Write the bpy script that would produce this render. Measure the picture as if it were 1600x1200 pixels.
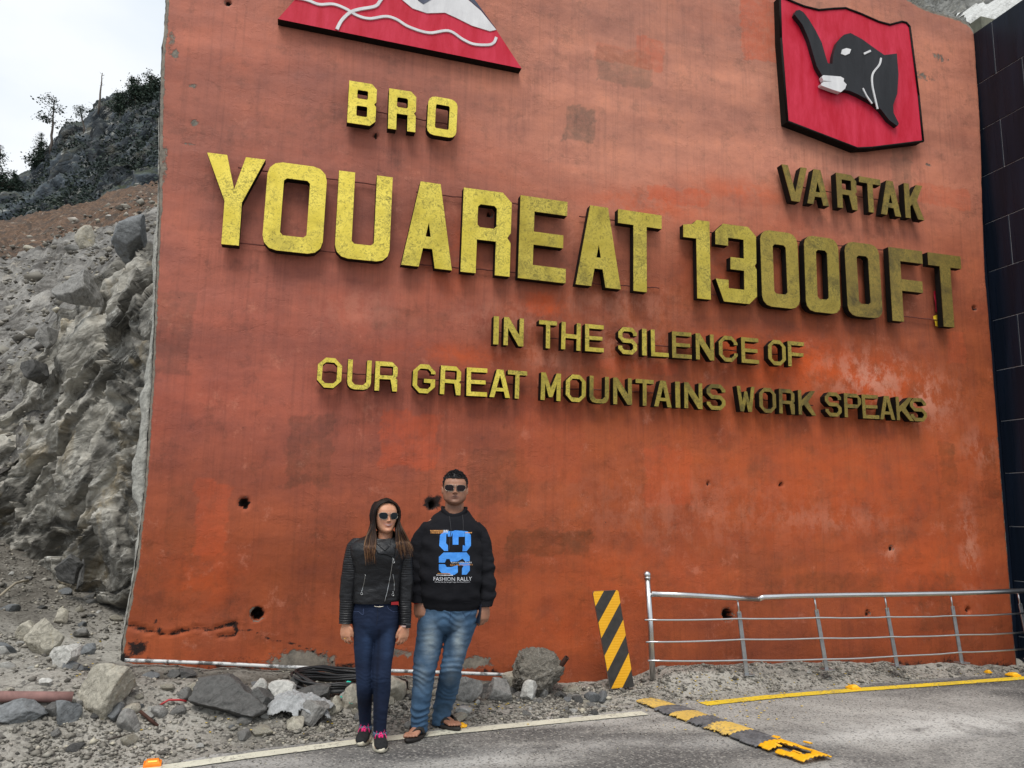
import bpy, bmesh, math, random
import numpy as np
from mathutils import Vector, Matrix, noise as mn
from mathutils.bvhtree import BVHTree
from mathutils.geometry import tessellate_polygon

for o in list(bpy.data.objects):
    bpy.data.objects.remove(o)
scene = bpy.context.scene
COL = scene.collection
R_ = math.radians

# ------------------------------------------------------------------ camera
YAW, PITCH, ROLL, FPX, EYE = R_(15.6), R_(9.45), R_(1.2), 1225.0, 1.53
_F = np.array([math.sin(YAW) * math.cos(PITCH), math.cos(YAW) * math.cos(PITCH), math.sin(PITCH)])
_R = np.array([math.cos(YAW), -math.sin(YAW), 0.0])
_U = np.cross(_R, _F)
_c, _s = math.cos(ROLL), math.sin(ROLL)
_R, _U = _c * _R + _s * _U, -_s * _R + _c * _U
cd = bpy.data.cameras.new('camera')
cam = bpy.data.objects.new('camera', cd)
COL.objects.link(cam)
cd.sensor_fit = 'HORIZONTAL'
cd.sensor_width = 36.0
cd.lens = FPX / 1600 * 36
cd.clip_start = 0.05
cd.clip_end = 1500
cam.matrix_world = Matrix(((_R[0], _U[0], -_F[0], 0), (_R[1], _U[1], -_F[1], 0), (_R[2], _U[2], -_F[2], EYE), (0, 0, 0, 1)))
scene.camera = cam
scene.render.resolution_x, scene.render.resolution_y = 1024, 768

# ------------------------------------------------------------------ light
SUN_EL, SUN_AZ = R_(58), R_(205)          # azimuth clockwise from +Y: the sun stands behind the camera, a little to the left
world = bpy.data.worlds.new('World')
scene.world = world
world.use_nodes = True
wt = world.node_tree
wt.nodes.clear()
wo = wt.nodes.new('ShaderNodeOutputWorld')
wb = wt.nodes.new('ShaderNodeBackground')
wb.inputs['Strength'].default_value = 0.105
sky = wt.nodes.new('ShaderNodeTexSky')
sky.sky_type = 'NISHITA'
sky.sun_disc = False
sky.sun_elevation = SUN_EL
sky.sun_rotation = SUN_AZ
sky.altitude = 3000
wtc = wt.nodes.new('ShaderNodeTexCoord')
wmap = wt.nodes.new('ShaderNodeMapping')
wmap.inputs['Scale'].default_value = (1, 1, 2.2)
wn = wt.nodes.new('ShaderNodeTexNoise')
wn.inputs['Scale'].default_value = 1.7
wn.inputs['Detail'].default_value = 6
wn.inputs['Roughness'].default_value = 0.5
wr = wt.nodes.new('ShaderNodeValToRGB')
wr.color_ramp.elements[0].position = 0.38
wr.color_ramp.elements[0].color = (4.5, 5.15, 5.8, 1)
wr.color_ramp.elements[1].position = 0.6
wr.color_ramp.elements[1].color = (6.15, 6.35, 6.5, 1)
wm = wt.nodes.new('ShaderNodeMixRGB')
wm.inputs[0].default_value = 0.93
wt.links.new(wtc.outputs['Generated'], wmap.inputs['Vector'])
wt.links.new(wmap.outputs['Vector'], wn.inputs['Vector'])
wt.links.new(wn.outputs['Fac'], wr.inputs[0])
wt.links.new(sky.outputs[0], wm.inputs[1])
wt.links.new(wr.outputs[0], wm.inputs[2])
wt.links.new(wm.outputs[0], wb.inputs['Color'])
wt.links.new(wb.outputs[0], wo.inputs[0])

sd = bpy.data.lights.new('sun', 'SUN')
sd.energy = 1.5
sd.angle = R_(28)
sd.color = (1.0, 0.965, 0.91)
sun = bpy.data.objects.new('sun', sd)
COL.objects.link(sun)
_sv = Vector((math.sin(SUN_AZ) * math.cos(SUN_EL), math.cos(SUN_AZ) * math.cos(SUN_EL), math.sin(SUN_EL)))
sun.rotation_euler = _sv.to_track_quat('Z', 'Y').to_euler()
sun.location = (0, -5, 20)

scene.view_settings.view_transform = 'Standard'
scene.view_settings.look = 'None'
scene.view_settings.gamma = 1
scene.view_settings.exposure = 0.68
scene.view_settings.use_curve_mapping = False

# ------------------------------------------------------------------ helpers
def ray(x, y):
    return (x - 800) * _R - (y - 600) * _U + FPX * _F
def onY(x, y, Y):
    d = ray(x, y)
    return Vector(d * (Y / d[1])) + Vector((0, 0, EYE))
def onZ(x, y, z=0.0):
    d = ray(x, y)
    return Vector(d * ((z - EYE) / d[2])) + Vector((0, 0, EYE))
def onX(x, y, X):
    d = ray(x, y)
    return Vector(d * (X / d[0])) + Vector((0, 0, EYE))
def lerp(a, b, t):
    return a + (b - a) * t
def sstep(a, b, x):
    t = min(1, max(0, (x - a) / (b - a)))
    return t * t * (3 - 2 * t)
def interp(x, pts):
    if x <= pts[0][0]: return pts[0][1]
    for (a, va), (b, vb) in zip(pts, pts[1:]):
        if x <= b: return va + (vb - va) * (x - a) / (b - a)
    return pts[-1][1]
def lin(r, g, b):
    f = lambda c: (c / 255 / 12.92) if c / 255 <= 0.04045 else ((c / 255 + 0.055) / 1.055) ** 2.4
    return (f(r), f(g), f(b), 1)

def mesh_obj(name, verts, faces, mat=None, parent=None, loc=None, smooth=False, mats=None, fmat=None):
    me = bpy.data.meshes.new(name)
    if loc is not None:
        L = Vector(loc)
        verts = [Vector(v) - L for v in verts]
    me.from_pydata([tuple(v) for v in verts], [], [tuple(f) for f in faces])
    ms = mats or ([mat] if mat else [])
    for m in ms: me.materials.append(m)
    if fmat is not None:
        me.polygons.foreach_set('material_index', fmat)
    if smooth:
        me.polygons.foreach_set('use_smooth', [True] * len(me.polygons))
    me.update()
    o = bpy.data.objects.new(name, me)
    COL.objects.link(o)
    if parent: o.parent = parent
    if loc is not None: o.location = loc
    return o
def tag(o, label=None, cat=None, group=None, kind=None):
    if label: o['label'] = label
    if cat: o['category'] = cat
    if group: o['group'] = group
    if kind: o['kind'] = kind
    return o
def empty(name, loc, rz=0, label=None, cat=None, group=None, kind=None):
    o = bpy.data.objects.new(name, None)
    COL.objects.link(o)
    o.location = loc
    o.rotation_euler = (0, 0, rz)
    return tag(o, label, cat, group, kind)

class MB:
    def __init__(s): s.v = []; s.f = []; s.m = []
    def add(s, v, f, m=0):
        n = len(s.v)
        s.v += [Vector(p) for p in v]
        s.f += [tuple(i + n for i in q) for q in f]
        s.m += [m] * len(f)
    def box(s, c, d, rot=None, m=0):
        c = Vector(c); hx, hy, hz = d[0] / 2, d[1] / 2, d[2] / 2
        P = [Vector((x, y, z)) for x in (-hx, hx) for y in (-hy, hy) for z in (-hz, hz)]
        if rot is not None: P = [rot @ p for p in P]
        s.add([c + p for p in P], [(0, 1, 3, 2), (4, 6, 7, 5), (0, 4, 5, 1), (2, 3, 7, 6), (0, 2, 6, 4), (1, 5, 7, 3)], m)
    def loft(s, rings, n=20, cap=True, m=0):
        """rings: (centre, a-vector, b-vector) ellipses"""
        V = []; F = []
        for c, a, b in rings:
            c, a, b = Vector(c), Vector(a), Vector(b)
            for k in range(n):
                t = 2 * math.pi * k / n
                V.append(c + a * math.cos(t) + b * math.sin(t))
        for i in range(len(rings) - 1):
            for k in range(n):
                k2 = (k + 1) % n
                F.append((i * n + k, i * n + k2, (i + 1) * n + k2, (i + 1) * n + k))
        if cap:
            F.append(tuple(reversed(range(n))))
            F.append(tuple(range((len(rings) - 1) * n, len(rings) * n)))
        s.add(V, F, m)
    def tube(s, pts, rad, n=10, cap=True, m=0):
        pts = [Vector(p) for p in pts]
        if not hasattr(rad, '__len__'): rad = [rad] * len(pts)
        rings = []
        ref = None
        for i, p in enumerate(pts):
            t = (pts[min(i + 1, len(pts) - 1)] - pts[max(i - 1, 0)])
            if t.length < 1e-9: t = Vector((0, 0, 1))
            t.normalize()
            if ref is None:
                ref = Vector((0, 0, 1)) if abs(t.z) < 0.9 else Vector((1, 0, 0))
            a = t.cross(ref).normalized()
            b = t.cross(a).normalized()
            ref = -b if ref.dot(-b) > 0 else b
            rings.append((p, a * rad[i], b * rad[i]))
        s.loft(rings, n, cap, m)
    def capsule(s, pts, rad, n=10, m=0):
        pts = [Vector(p) for p in pts]
        if not hasattr(rad, '__len__'): rad = [rad] * len(pts)
        rad = list(rad)
        d0 = (pts[0] - pts[1]).normalized(); d1 = (pts[-1] - pts[-2]).normalized()
        P = [pts[0] + d0 * rad[0] * 0.95, pts[0] + d0 * rad[0] * 0.6] + pts + [pts[-1] + d1 * rad[-1] * 0.6, pts[-1] + d1 * rad[-1] * 0.95]
        Rr = [rad[0] * 0.3, rad[0] * 0.8] + rad + [rad[-1] * 0.8, rad[-1] * 0.3]
        s.tube(P, Rr, n, True, m)
    def ball(s, c, r, n=12, k=8, m=0):
        c = Vector(c); rx, ry, rz = (r, r, r) if not hasattr(r, '__len__') else r
        rings = []
        for i in range(1, k):
            t = math.pi * i / k
            rings.append((c + Vector((0, 0, -rz * math.cos(t))), (rx * math.sin(t), 0, 0), (0, ry * math.sin(t), 0)))
        s.loft(rings, n, True, m)
    def build(s, name, mat=None, parent=None, loc=None, smooth=True, mats=None):
        return mesh_obj(name, s.v, s.f, mat, parent, loc, smooth, mats, s.m if mats else None)

def shade_auto(o, ang=35):
    """flat where faces meet sharply, smooth elsewhere"""
    me = o.data
    bm = bmesh.new(); bm.from_mesh(me)
    for f in bm.faces: f.smooth = True
    for e in bm.edges:
        if len(e.link_faces) == 2:
            e.smooth = e.calc_face_angle(0) < R_(ang)
    bm.to_mesh(me); bm.free()
    return o
def bevel(o, w=0.004, seg=2):
    bm = bmesh.new(); bm.from_mesh(o.data)
    es = [e for e in bm.edges if len(e.link_faces) == 2 and e.calc_face_angle(0) > R_(30)]
    bmesh.ops.bevel(bm, geom=es, offset=w, segments=seg, affect='EDGES', profile=0.6)
    bm.to_mesh(o.data); bm.free()
    return o
def evaluate(o):
    dg = bpy.context.evaluated_depsgraph_get()
    dg.update()
    me = bpy.data.meshes.new_from_object(o.evaluated_get(dg))
    old = o.data
    o.modifiers.clear()
    o.data = me
    if old.users == 0: bpy.data.meshes.remove(old)
    me.polygons.foreach_set('use_smooth', [True] * len(me.polygons))
    return o
def remesh(o, vox, smooth=4):
    mats = list(o.data.materials)
    m = o.modifiers.new('r', 'REMESH'); m.mode = 'VOXEL'; m.voxel_size = vox
    if smooth:
        k = o.modifiers.new('s', 'SMOOTH'); k.iterations = smooth; k.factor = 0.5
    evaluate(o)
    if mats and not o.data.materials:
        for q in mats: o.data.materials.append(q)
    return o
def displace(o, fn):
    """fn(co, normal) -> offset along the normal"""
    me = o.data
    ns = [v.normal.copy() for v in me.vertices]
    for v, n in zip(me.vertices, ns):
        v.co = v.co + n * fn(v.co, n)
    me.update()
    return o
def vcol(o, name, fn):
    me = o.data
    at = me.color_attributes.new(name, 'FLOAT_COLOR', 'POINT')
    buf = np.empty((len(me.vertices), 4), 'f')
    for i, v in enumerate(me.vertices): buf[i] = fn(v.co)
    at.data.foreach_set('color', buf.ravel())
    return o

# ------------------------------------------------------------------ shader helpers
class NT:
    def __init__(s, name, rough=0.8, metal=0.0, spec=0.5):
        s.m = bpy.data.materials.new(name); s.m.use_nodes = True
        s.t = s.m.node_tree; s.b = s.t.nodes['Principled BSDF']
        s.b.inputs['Roughness'].default_value = rough
        s.b.inputs['Metallic'].default_value = metal
        s.b.inputs['Specular IOR Level'].default_value = spec
        s.tc = s.t.nodes.new('ShaderNodeTexCoord')
        s.co = s.tc.outputs['Object']
    def l(s, a, b): s.t.links.new(a, b)
    def vec(s, scale, rot=(0, 0, 0), src=None):
        n = s.t.nodes.new('ShaderNodeMapping')
        n.inputs['Scale'].default_value = scale; n.inputs['Rotation'].default_value = rot
        s.l(src or s.co, n.inputs['Vector']); return n.outputs[0]
    def noise(s, sc, det=5, ro=0.55, dist=0, vec=None):
        n = s.t.nodes.new('ShaderNodeTexNoise')
        n.inputs['Scale'].default_value = sc; n.inputs['Detail'].default_value = det
        n.inputs['Roughness'].default_value = ro; n.inputs['Distortion'].default_value = dist
        s.l(vec or s.co, n.inputs['Vector']); return n.outputs['Fac']
    def voro(s, sc, feat='F1', out='Distance', vec=None, metric='EUCLIDEAN', rnd=1.0):
        n = s.t.nodes.new('ShaderNodeTexVoronoi'); n.feature = feat
        if feat != 'DISTANCE_TO_EDGE': n.distance = metric
        n.inputs['Scale'].default_value = sc; n.inputs['Randomness'].default_value = rnd
        s.l(vec or s.co, n.inputs['Vector']); return n.outputs[out]
    def ramp(s, f, stops, mode='LINEAR'):
        n = s.t.nodes.new('ShaderNodeValToRGB'); n.color_ramp.interpolation = mode
        e = n.color_ramp.elements
        while len(e) < len(stops): e.new(0.5)
        for q, (p, c) in zip(e, stops):
            q.position = p
            q.color = c if hasattr(c, '__len__') else (c, c, c, 1)
        s.l(f, n.inputs[0]); return n.outputs[0]
    def mix(s, f, a, b, mode='MIX'):
        n = s.t.nodes.new('ShaderNodeMixRGB'); n.blend_type = mode
        for i, x in ((0, f), (1, a), (2, b)):
            if hasattr(x, 'links') or isinstance(x, bpy.types.NodeSocket): s.l(x, n.inputs[i])
            elif i == 0: n.inputs[0].default_value = x
            else: n.inputs[i].default_value = x if hasattr(x, '__len__') else (x, x, x, 1)
        return n.outputs[0]
    def math(s, op, a, b=0.0, clamp=False):
        n = s.t.nodes.new('ShaderNodeMath'); n.operation = op; n.use_clamp = clamp
        for i, x in ((0, a), (1, b)):
            if isinstance(x, bpy.types.NodeSocket): s.l(x, n.inputs[i])
            else: n.inputs[i].default_value = x
        return n.outputs[0]
    def attr(s, name, out='Color'):
        n = s.t.nodes.new('ShaderNodeAttribute'); n.attribute_name = name; return n.outputs[out]
    def sep(s, c):
        n = s.t.nodes.new('ShaderNodeSeparateColor'); s.l(c, n.inputs[0]); return n.outputs
    def color(s, c):
        if isinstance(c, bpy.types.NodeSocket): s.l(c, s.b.inputs['Base Color'])
        else: s.b.inputs['Base Color'].default_value = c
        return s
    def rough(s, c): s.l(c, s.b.inputs['Roughness']); return s
    def bump(s, h, st=0.5, dist=0.01):
        n = s.t.nodes.new('ShaderNodeBump'); n.inputs['Strength'].default_value = st; n.inputs['Distance'].default_value = dist
        s.l(h, n.inputs['Height'])
        if s.b.inputs['Normal'].links: s.l(s.b.inputs['Normal'].links[0].from_socket, n.inputs['Normal'])
        s.l(n.outputs[0], s.b.inputs['Normal']); return s
def plain(name, c, rough=0.6, metal=0.0, nz=0.0, nsc=20, bump=0.0):
    t = NT(name, rough, metal)
    if nz:
        c2 = tuple(x * (1 - nz) for x in c[:3]) + (1,)
        c3 = tuple(min(1, x * (1 + nz)) for x in c[:3]) + (1,)
        t.color(t.ramp(t.noise(nsc, 6, 0.65), [(0.3, c2), (0.7, c3)]))
    else: t.color(c)
    if bump: t.bump(t.noise(nsc * 3, 6, 0.7), bump, 0.003)
    return t.m
# ================================================================== MATERIALS
def m_wall():
    t = NT('painted_plaster', 0.62, spec=0.22)
    a = t.sep(t.attr('wear')); fade_and_light = t.sep(t.attr('fade_and_light')); pa = t.sep(t.attr('patch'))
    big = t.noise(0.55, 5, 0.6, 0.2)
    mid = t.noise(2.6, 8, 0.66, 0.1)
    fine = t.noise(14, 8, 0.7)
    strk = t.noise(1.0, 6, 0.7, 0.1, t.vec((22, 1, 0.7)))
    base = t.ramp(big, [(0.34, lin(164, 88, 70)), (0.5, lin(178, 94, 68)), (0.66, lin(188, 96, 62))])
    low = t.ramp(mid, [(0.3, lin(136, 68, 42)), (0.52, lin(160, 80, 44)), (0.72, lin(176, 88, 46))])
    c = t.mix(t.math('MULTIPLY', t.math('SUBTRACT', 1.0, fade_and_light[0]), 0.8), base, low)
    c = t.mix(t.math('MULTIPLY', t.math('SUBTRACT', 1.0, pa[2]), 0.55), t.mix(t.ramp(mid, [(0.3, 0.0), (0.7, 1.0)]), lin(160, 90, 72), lin(188, 106, 82)), c) if False else c
    c = t.mix(t.math('MULTIPLY', pa[2], 0.7), c, t.ramp(mid, [(0.3, lin(152, 88, 78)), (0.7, lin(184, 104, 88))]))
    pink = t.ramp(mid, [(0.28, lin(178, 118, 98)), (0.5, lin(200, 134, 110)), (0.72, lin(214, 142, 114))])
    c = t.mix(t.math('MULTIPLY', fade_and_light[0], t.math('SUBTRACT', 1.0, t.math('MULTIPLY', pa[2], 0.62))), c, pink)  # paler, pinker upward: sky sheen painted in along with faded paint
    # large soft bands and scattered blotches
    band = t.noise(0.5, 6, 0.6, 0.2, t.vec((0.35, 1, 2.6)))
    c = t.mix(t.ramp(band, [(0.42, 0.0), (0.60, 0.85)]), c, t.mix(0.8, c, lin(150, 128, 116), 'MULTIPLY') if False else t.mix(1.0, c, lin(214, 216, 222), 'MULTIPLY'))
    c = t.mix(t.ramp(t.noise(0.7, 6, 0.65, 0.2, t.vec((0.5, 1, 2.0))), [(0.54, 0.0), (0.66, 0.4)]), c, t.mix(1.0, c, lin(255, 236, 226), 'MULTIPLY'))
    bl = t.noise(4.2, 9, 0.8, 0.1)
    c = t.mix(t.ramp(bl, [(0.53, 0.0), (0.64, 0.5)]), c, t.mix(1.0, c, lin(190, 206, 210), 'MULTIPLY'))
    c = t.mix(t.ramp(t.noise(3.1, 10, 0.8, 0.1), [(0.58, 0.0), (0.68, 0.35)]), c, lin(216, 142, 116))
    # repainted rectangles, some dulled, some fresh
    e_ = t.ramp(t.noise(9, 8, 0.75), [(0.36, 0.35), (0.55, 1.0)])
    c = t.mix(t.math('MULTIPLY', pa[0], e_), c, t.mix(1.0, c, lin(196, 218, 222), 'MULTIPLY'))
    c = t.mix(t.math('MULTIPLY', t.math('MULTIPLY', pa[1], e_), 0.7), c, lin(200, 86, 50))
    # roller streaks and drips under the letters
    c = t.mix(t.ramp(strk, [(0.5, 0.0), (0.7, 0.5)]), c, t.mix(1.0, c, lin(204, 214, 220), 'MULTIPLY'))
    c = t.mix(t.math('MULTIPLY', fade_and_light[2], t.ramp(t.noise(1, 5, 0.7, 0.1, t.vec((34, 1, 0.8))), [(0.46, 0.0), (0.66, 0.28)])), c, lin(96, 60, 50))
    # fresh orange
    fr = t.math('MULTIPLY', a[2], t.ramp(t.noise(3.3, 8, 0.75, 0.2), [(0.36, 0.0), (0.55, 1.0)]))
    c = t.mix(t.math('MULTIPLY', fr, 0.85), c, lin(202, 84, 34))
    # pale peeled coats
    pl = t.math('MULTIPLY', fade_and_light[1], t.ramp(t.noise(5, 10, 0.78, 0.15, t.vec((1, 1, .7))), [(0.46, 0.0), (0.56, 0.8)]))
    c = t.mix(pl, c, lin(204, 140, 116))
    # small chips and dark specks
    chips = t.ramp(t.noise(26, 4, 0.7, 0.3), [(0.69, 0.0), (0.72, 1.0)])
    zone = t.ramp(t.noise(1.5, 3, 0.5), [(0.46, 0.0), (0.58, 1.0)])
    chips = t.math('MULTIPLY', chips, zone)
    c = t.mix(t.math('MULTIPLY', chips, 0.8), c, lin(80, 66, 58))
    c = t.mix(t.ramp(t.noise(60, 3, 0.8), [(0.66, 0.0), (0.72, 0.35)]), c, lin(96, 62, 50))
    # bare concrete
    nb = t.noise(11, 8, 0.75, 0.5)
    bare = t.ramp(t.math('ADD', a[0], t.math('MULTIPLY', t.math('SUBTRACT', nb, 0.5), 1.1)), [(0.48, 0.0), (0.56, 1.0)])
    conc = t.ramp(fine, [(0.3, lin(84, 80, 74)), (0.7, lin(150, 140, 126))])
    c = t.mix(bare, c, conc)
    gr = t.ramp(t.math('ADD', a[1], t.math('MULTIPLY', t.math('SUBTRACT', t.noise(16, 8, 0.8, 0.4), 0.5), 1.5)), [(0.45, 0.0), (0.66, 0.97)])
    c = t.mix(gr, c, lin(24, 23, 23))
    t.color(c)
    t.rough(t.ramp(mid, [(0.3, 0.55), (0.7, 0.8)]))
    h1 = t.noise(1.4, 6, 0.55, 0.2)
    t.bump(h1, 0.4, 0.05)
    h2 = t.noise(11, 10, 0.74, 0.1)
    t.bump(h2, 0.5, 0.014)
    t.bump(t.math('SUBTRACT', 1.0, t.math('MAXIMUM', chips, bare)), 0.6, 0.012)
    t.bump(t.ramp(t.noise(0.8, 9, 0.66, 0.2, t.vec((1, 1, 1.8))), [(0.53, 0.0), (0.538, 1.0)]), 0.3, 0.007)
    t.bump(t.ramp(t.noise(2.3, 8, 0.7, 0.1), [(0.62, 0.0), (0.63, 1.0)]), 0.35, 0.006)
    return t.m
def m_rock(name, dark, mid_, light, ochre=None, sc=1.0, bump=0.8, white=0.0, moss=0.0, strat=(1, 1, 3), bd=0.08, tone=False):
    t = NT(name, 0.85, spec=0.3)
    v = t.vec(strat, src=t.vec((1, 1, 1), (0, R_(38), 0)))
    n1 = t.noise(1.3 * sc, 9, 0.66, 1.2, v)
    n2 = t.noise(6.5 * sc, 8, 0.7, 0.5)
    c = t.ramp(n1, [(0.28, dark), (0.47, mid_), (0.6, mid_), (0.76, light)])
    c = t.mix(0.75, c, t.ramp(n2, [(0.3, 0.28), (0.68, 0.78)]), 'OVERLAY')
    if tone:
        a = t.sep(t.attr('tone'))
        c = t.mix(0.8, c, t.ramp(a[0], [(0.0, 0.14), (0.45, 0.42), (1.0, 0.78)]), 'OVERLAY')
        c = t.mix(t.math('MULTIPLY', a[1], t.ramp(n2, [(0.35, 0.2), (0.6, 0.9)])), c, lin(50, 48, 44))
    if ochre:
        c = t.mix(t.ramp(t.noise(0.9 * sc, 6, 0.65, 1.5), [(0.55, 0.0), (0.68, 0.65)]), c, ochre)
    if white:
        c = t.mix(t.math('MULTIPLY', t.ramp(t.noise(1.7 * sc, 9, 0.75, 2.0, v), [(0.56, 0.0), (0.66, 1.0)]), white), c, lin(196, 194, 186))
    if moss:
        g = t.t.nodes.new('ShaderNodeNewGeometry')
        up = t.t.nodes.new('ShaderNodeSeparateXYZ'); t.l(g.outputs['Normal'], up.inputs[0])
        f = t.math('MULTIPLY', t.ramp(up.outputs[2], [(0.35, 0.0), (0.75, 1.0)]), t.ramp(t.noise(0.35 * sc, 6, 0.7), [(0.4, 0.2), (0.6, 1.0)]))
        c = t.mix(t.math('MULTIPLY', f, moss), c, lin(66, 74, 44))
    crack = t.voro(2.2 * sc, 'DISTANCE_TO_EDGE', 'Distance', t.vec((strat[0], strat[1], strat[2] * 0.8), src=t.vec((1, 1, 1), (0, R_(38), 0))))
    ck = t.ramp(crack, [(0.0, 0.0), (0.05, 1.0)])
    t.color(c)
    t.bump(n1, bump, bd * 1.6)
    t.bump(n2, bump * 0.8, bd * 0.5)
    t.bump(ck, 0.4, bd * 0.3)
    return t.m
def m_ground():
    t = NT('gravelly_dirt', 0.92, spec=0.2)
    n = t.noise(0.9, 7, 0.65, 0.6)
    f = t.noise(55, 5, 0.8)
    v = t.sep(t.voro(45, 'F1', 'Color'))
    c = t.ramp(n, [(0.3, lin(120, 116, 108)), (0.5, lin(156, 151, 142)), (0.7, lin(184, 179, 169))])
    c = t.mix(0.7, c, t.ramp(f, [(0.3, 0.22), (0.7, 0.78)]), 'OVERLAY')
    c = t.mix(t.ramp(v[0], [(0.78, 0.0), (0.86, 0.55)]), c, lin(178, 174, 164))
    c = t.mix(t.ramp(v[1], [(0.80, 0.0), (0.86, 0.6)]), c, lin(66, 64, 62))
    wet = t.sep(t.attr('wet'))
    c = t.mix(t.math('MULTIPLY', wet[0], t.ramp(t.noise(4, 6, 0.6), [(0.3, 0.45), (0.6, 0.95)])), c, lin(78, 72, 64))
    t.color(c)
    t.bump(f, 0.7, 0.02); t.bump(t.noise(14, 6, 0.7), 0.6, 0.03)
    return t.m
def m_asphalt():
    t = NT('worn_asphalt', 0.88, spec=0.25)
    n = t.noise(0.55, 7, 0.62, 1.0, t.vec((0.55, 1, 1), (0, 0, R_(-8))))
    f = t.noise(85, 3, 0.8)
    v = t.sep(t.voro(75, 'F1', 'Color'))
    c = t.ramp(n, [(0.36, lin(80, 78, 77)), (0.48, lin(106, 104, 101)), (0.56, lin(140, 137, 132)), (0.66, lin(172, 169, 163))])
    ds = t.sep(t.attr('dust'))
    c = t.mix(t.math('MULTIPLY', ds[0], t.ramp(t.noise(1.9, 8, 0.68, 0.9), [(0.36, 0.2), (0.5, 1.0)])), c, lin(188, 186, 181))
    c = t.mix(t.math('MULTIPLY', ds[1], t.ramp(t.noise(3.0, 7, 0.7, 0.9), [(0.3, 0.4), (0.55, 1.0)])), c, lin(74, 72, 72))
    c = t.mix(0.55, c, t.ramp(f, [(0.3, 0.2), (0.7, 0.8)]), 'OVERLAY')
    c = t.mix(t.ramp(v[0], [(0.8, 0.0), (0.88, 0.5)]), c, lin(176, 172, 164))
    c = t.mix(t.ramp(v[1], [(0.8, 0.0), (0.86, 0.5)]), c, lin(48, 47, 47))
    t.color(c)
    t.bump(f, 0.55, 0.008); t.bump(t.noise(9, 6, 0.7), 0.25, 0.02)
    return t.m
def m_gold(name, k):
    """k: tarnish of the brass-coloured sheet, plus darkening painted in for reflection"""
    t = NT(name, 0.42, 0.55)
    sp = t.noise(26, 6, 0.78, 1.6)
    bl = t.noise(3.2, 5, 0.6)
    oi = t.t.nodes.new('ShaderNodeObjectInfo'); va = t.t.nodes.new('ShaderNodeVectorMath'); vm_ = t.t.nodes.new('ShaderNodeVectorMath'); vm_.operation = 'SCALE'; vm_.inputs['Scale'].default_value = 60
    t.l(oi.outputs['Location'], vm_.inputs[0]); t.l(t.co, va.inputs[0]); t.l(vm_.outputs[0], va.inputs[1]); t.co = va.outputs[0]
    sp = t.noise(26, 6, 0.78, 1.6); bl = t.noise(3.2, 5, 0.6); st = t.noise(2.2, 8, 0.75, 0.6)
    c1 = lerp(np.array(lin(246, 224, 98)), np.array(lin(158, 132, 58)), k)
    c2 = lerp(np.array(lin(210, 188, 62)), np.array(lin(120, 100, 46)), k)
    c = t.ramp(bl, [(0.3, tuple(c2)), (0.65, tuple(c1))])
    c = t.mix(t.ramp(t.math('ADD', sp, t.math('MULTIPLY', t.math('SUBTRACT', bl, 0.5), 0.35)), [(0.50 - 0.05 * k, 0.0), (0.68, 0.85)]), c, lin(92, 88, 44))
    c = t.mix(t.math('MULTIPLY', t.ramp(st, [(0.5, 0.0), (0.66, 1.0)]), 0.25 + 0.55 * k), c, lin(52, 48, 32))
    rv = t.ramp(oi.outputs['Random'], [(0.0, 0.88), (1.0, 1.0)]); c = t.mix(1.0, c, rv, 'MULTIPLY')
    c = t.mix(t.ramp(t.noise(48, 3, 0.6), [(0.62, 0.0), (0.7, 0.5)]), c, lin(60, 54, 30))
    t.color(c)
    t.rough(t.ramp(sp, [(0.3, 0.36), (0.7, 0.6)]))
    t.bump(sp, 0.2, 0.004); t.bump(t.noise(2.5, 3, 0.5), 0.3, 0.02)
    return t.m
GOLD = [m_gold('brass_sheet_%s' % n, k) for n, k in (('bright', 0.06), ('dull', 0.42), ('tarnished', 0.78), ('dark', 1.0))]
EDGE = plain('letter_return_black', (0.008, 0.007, 0.006, 1), 0.75, 0, 0.3, 20); EDGE.node_tree.nodes['Principled BSDF'].inputs['Specular IOR Level'].default_value = 0.15
STEEL = plain('stainless_steel', (0.62, 0.62, 0.62, 1), 0.28, 1.0, 0.1, 8)
STEEL_D = plain('weathered_steel', (0.36, 0.37, 0.38, 1), 0.42, 0.9, 0.2, 14)
RUST = plain('rusty_metal', (0.07, 0.03, 0.02, 1), 0.8, 0.3, 0.4, 20, 0.4)
BLACKM = plain('black_rubber', (0.014, 0.014, 0.015, 1), 0.5, 0, 0.3, 10, 0.2)
MWALL = m_wall()
CONC = m_rock('rough_concrete', lin(84, 82, 78), lin(128, 126, 119), lin(176, 174, 166), None, 4, 0.7, bd=0.02)
MGROUND = m_ground(); MASPH = m_asphalt()

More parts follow.
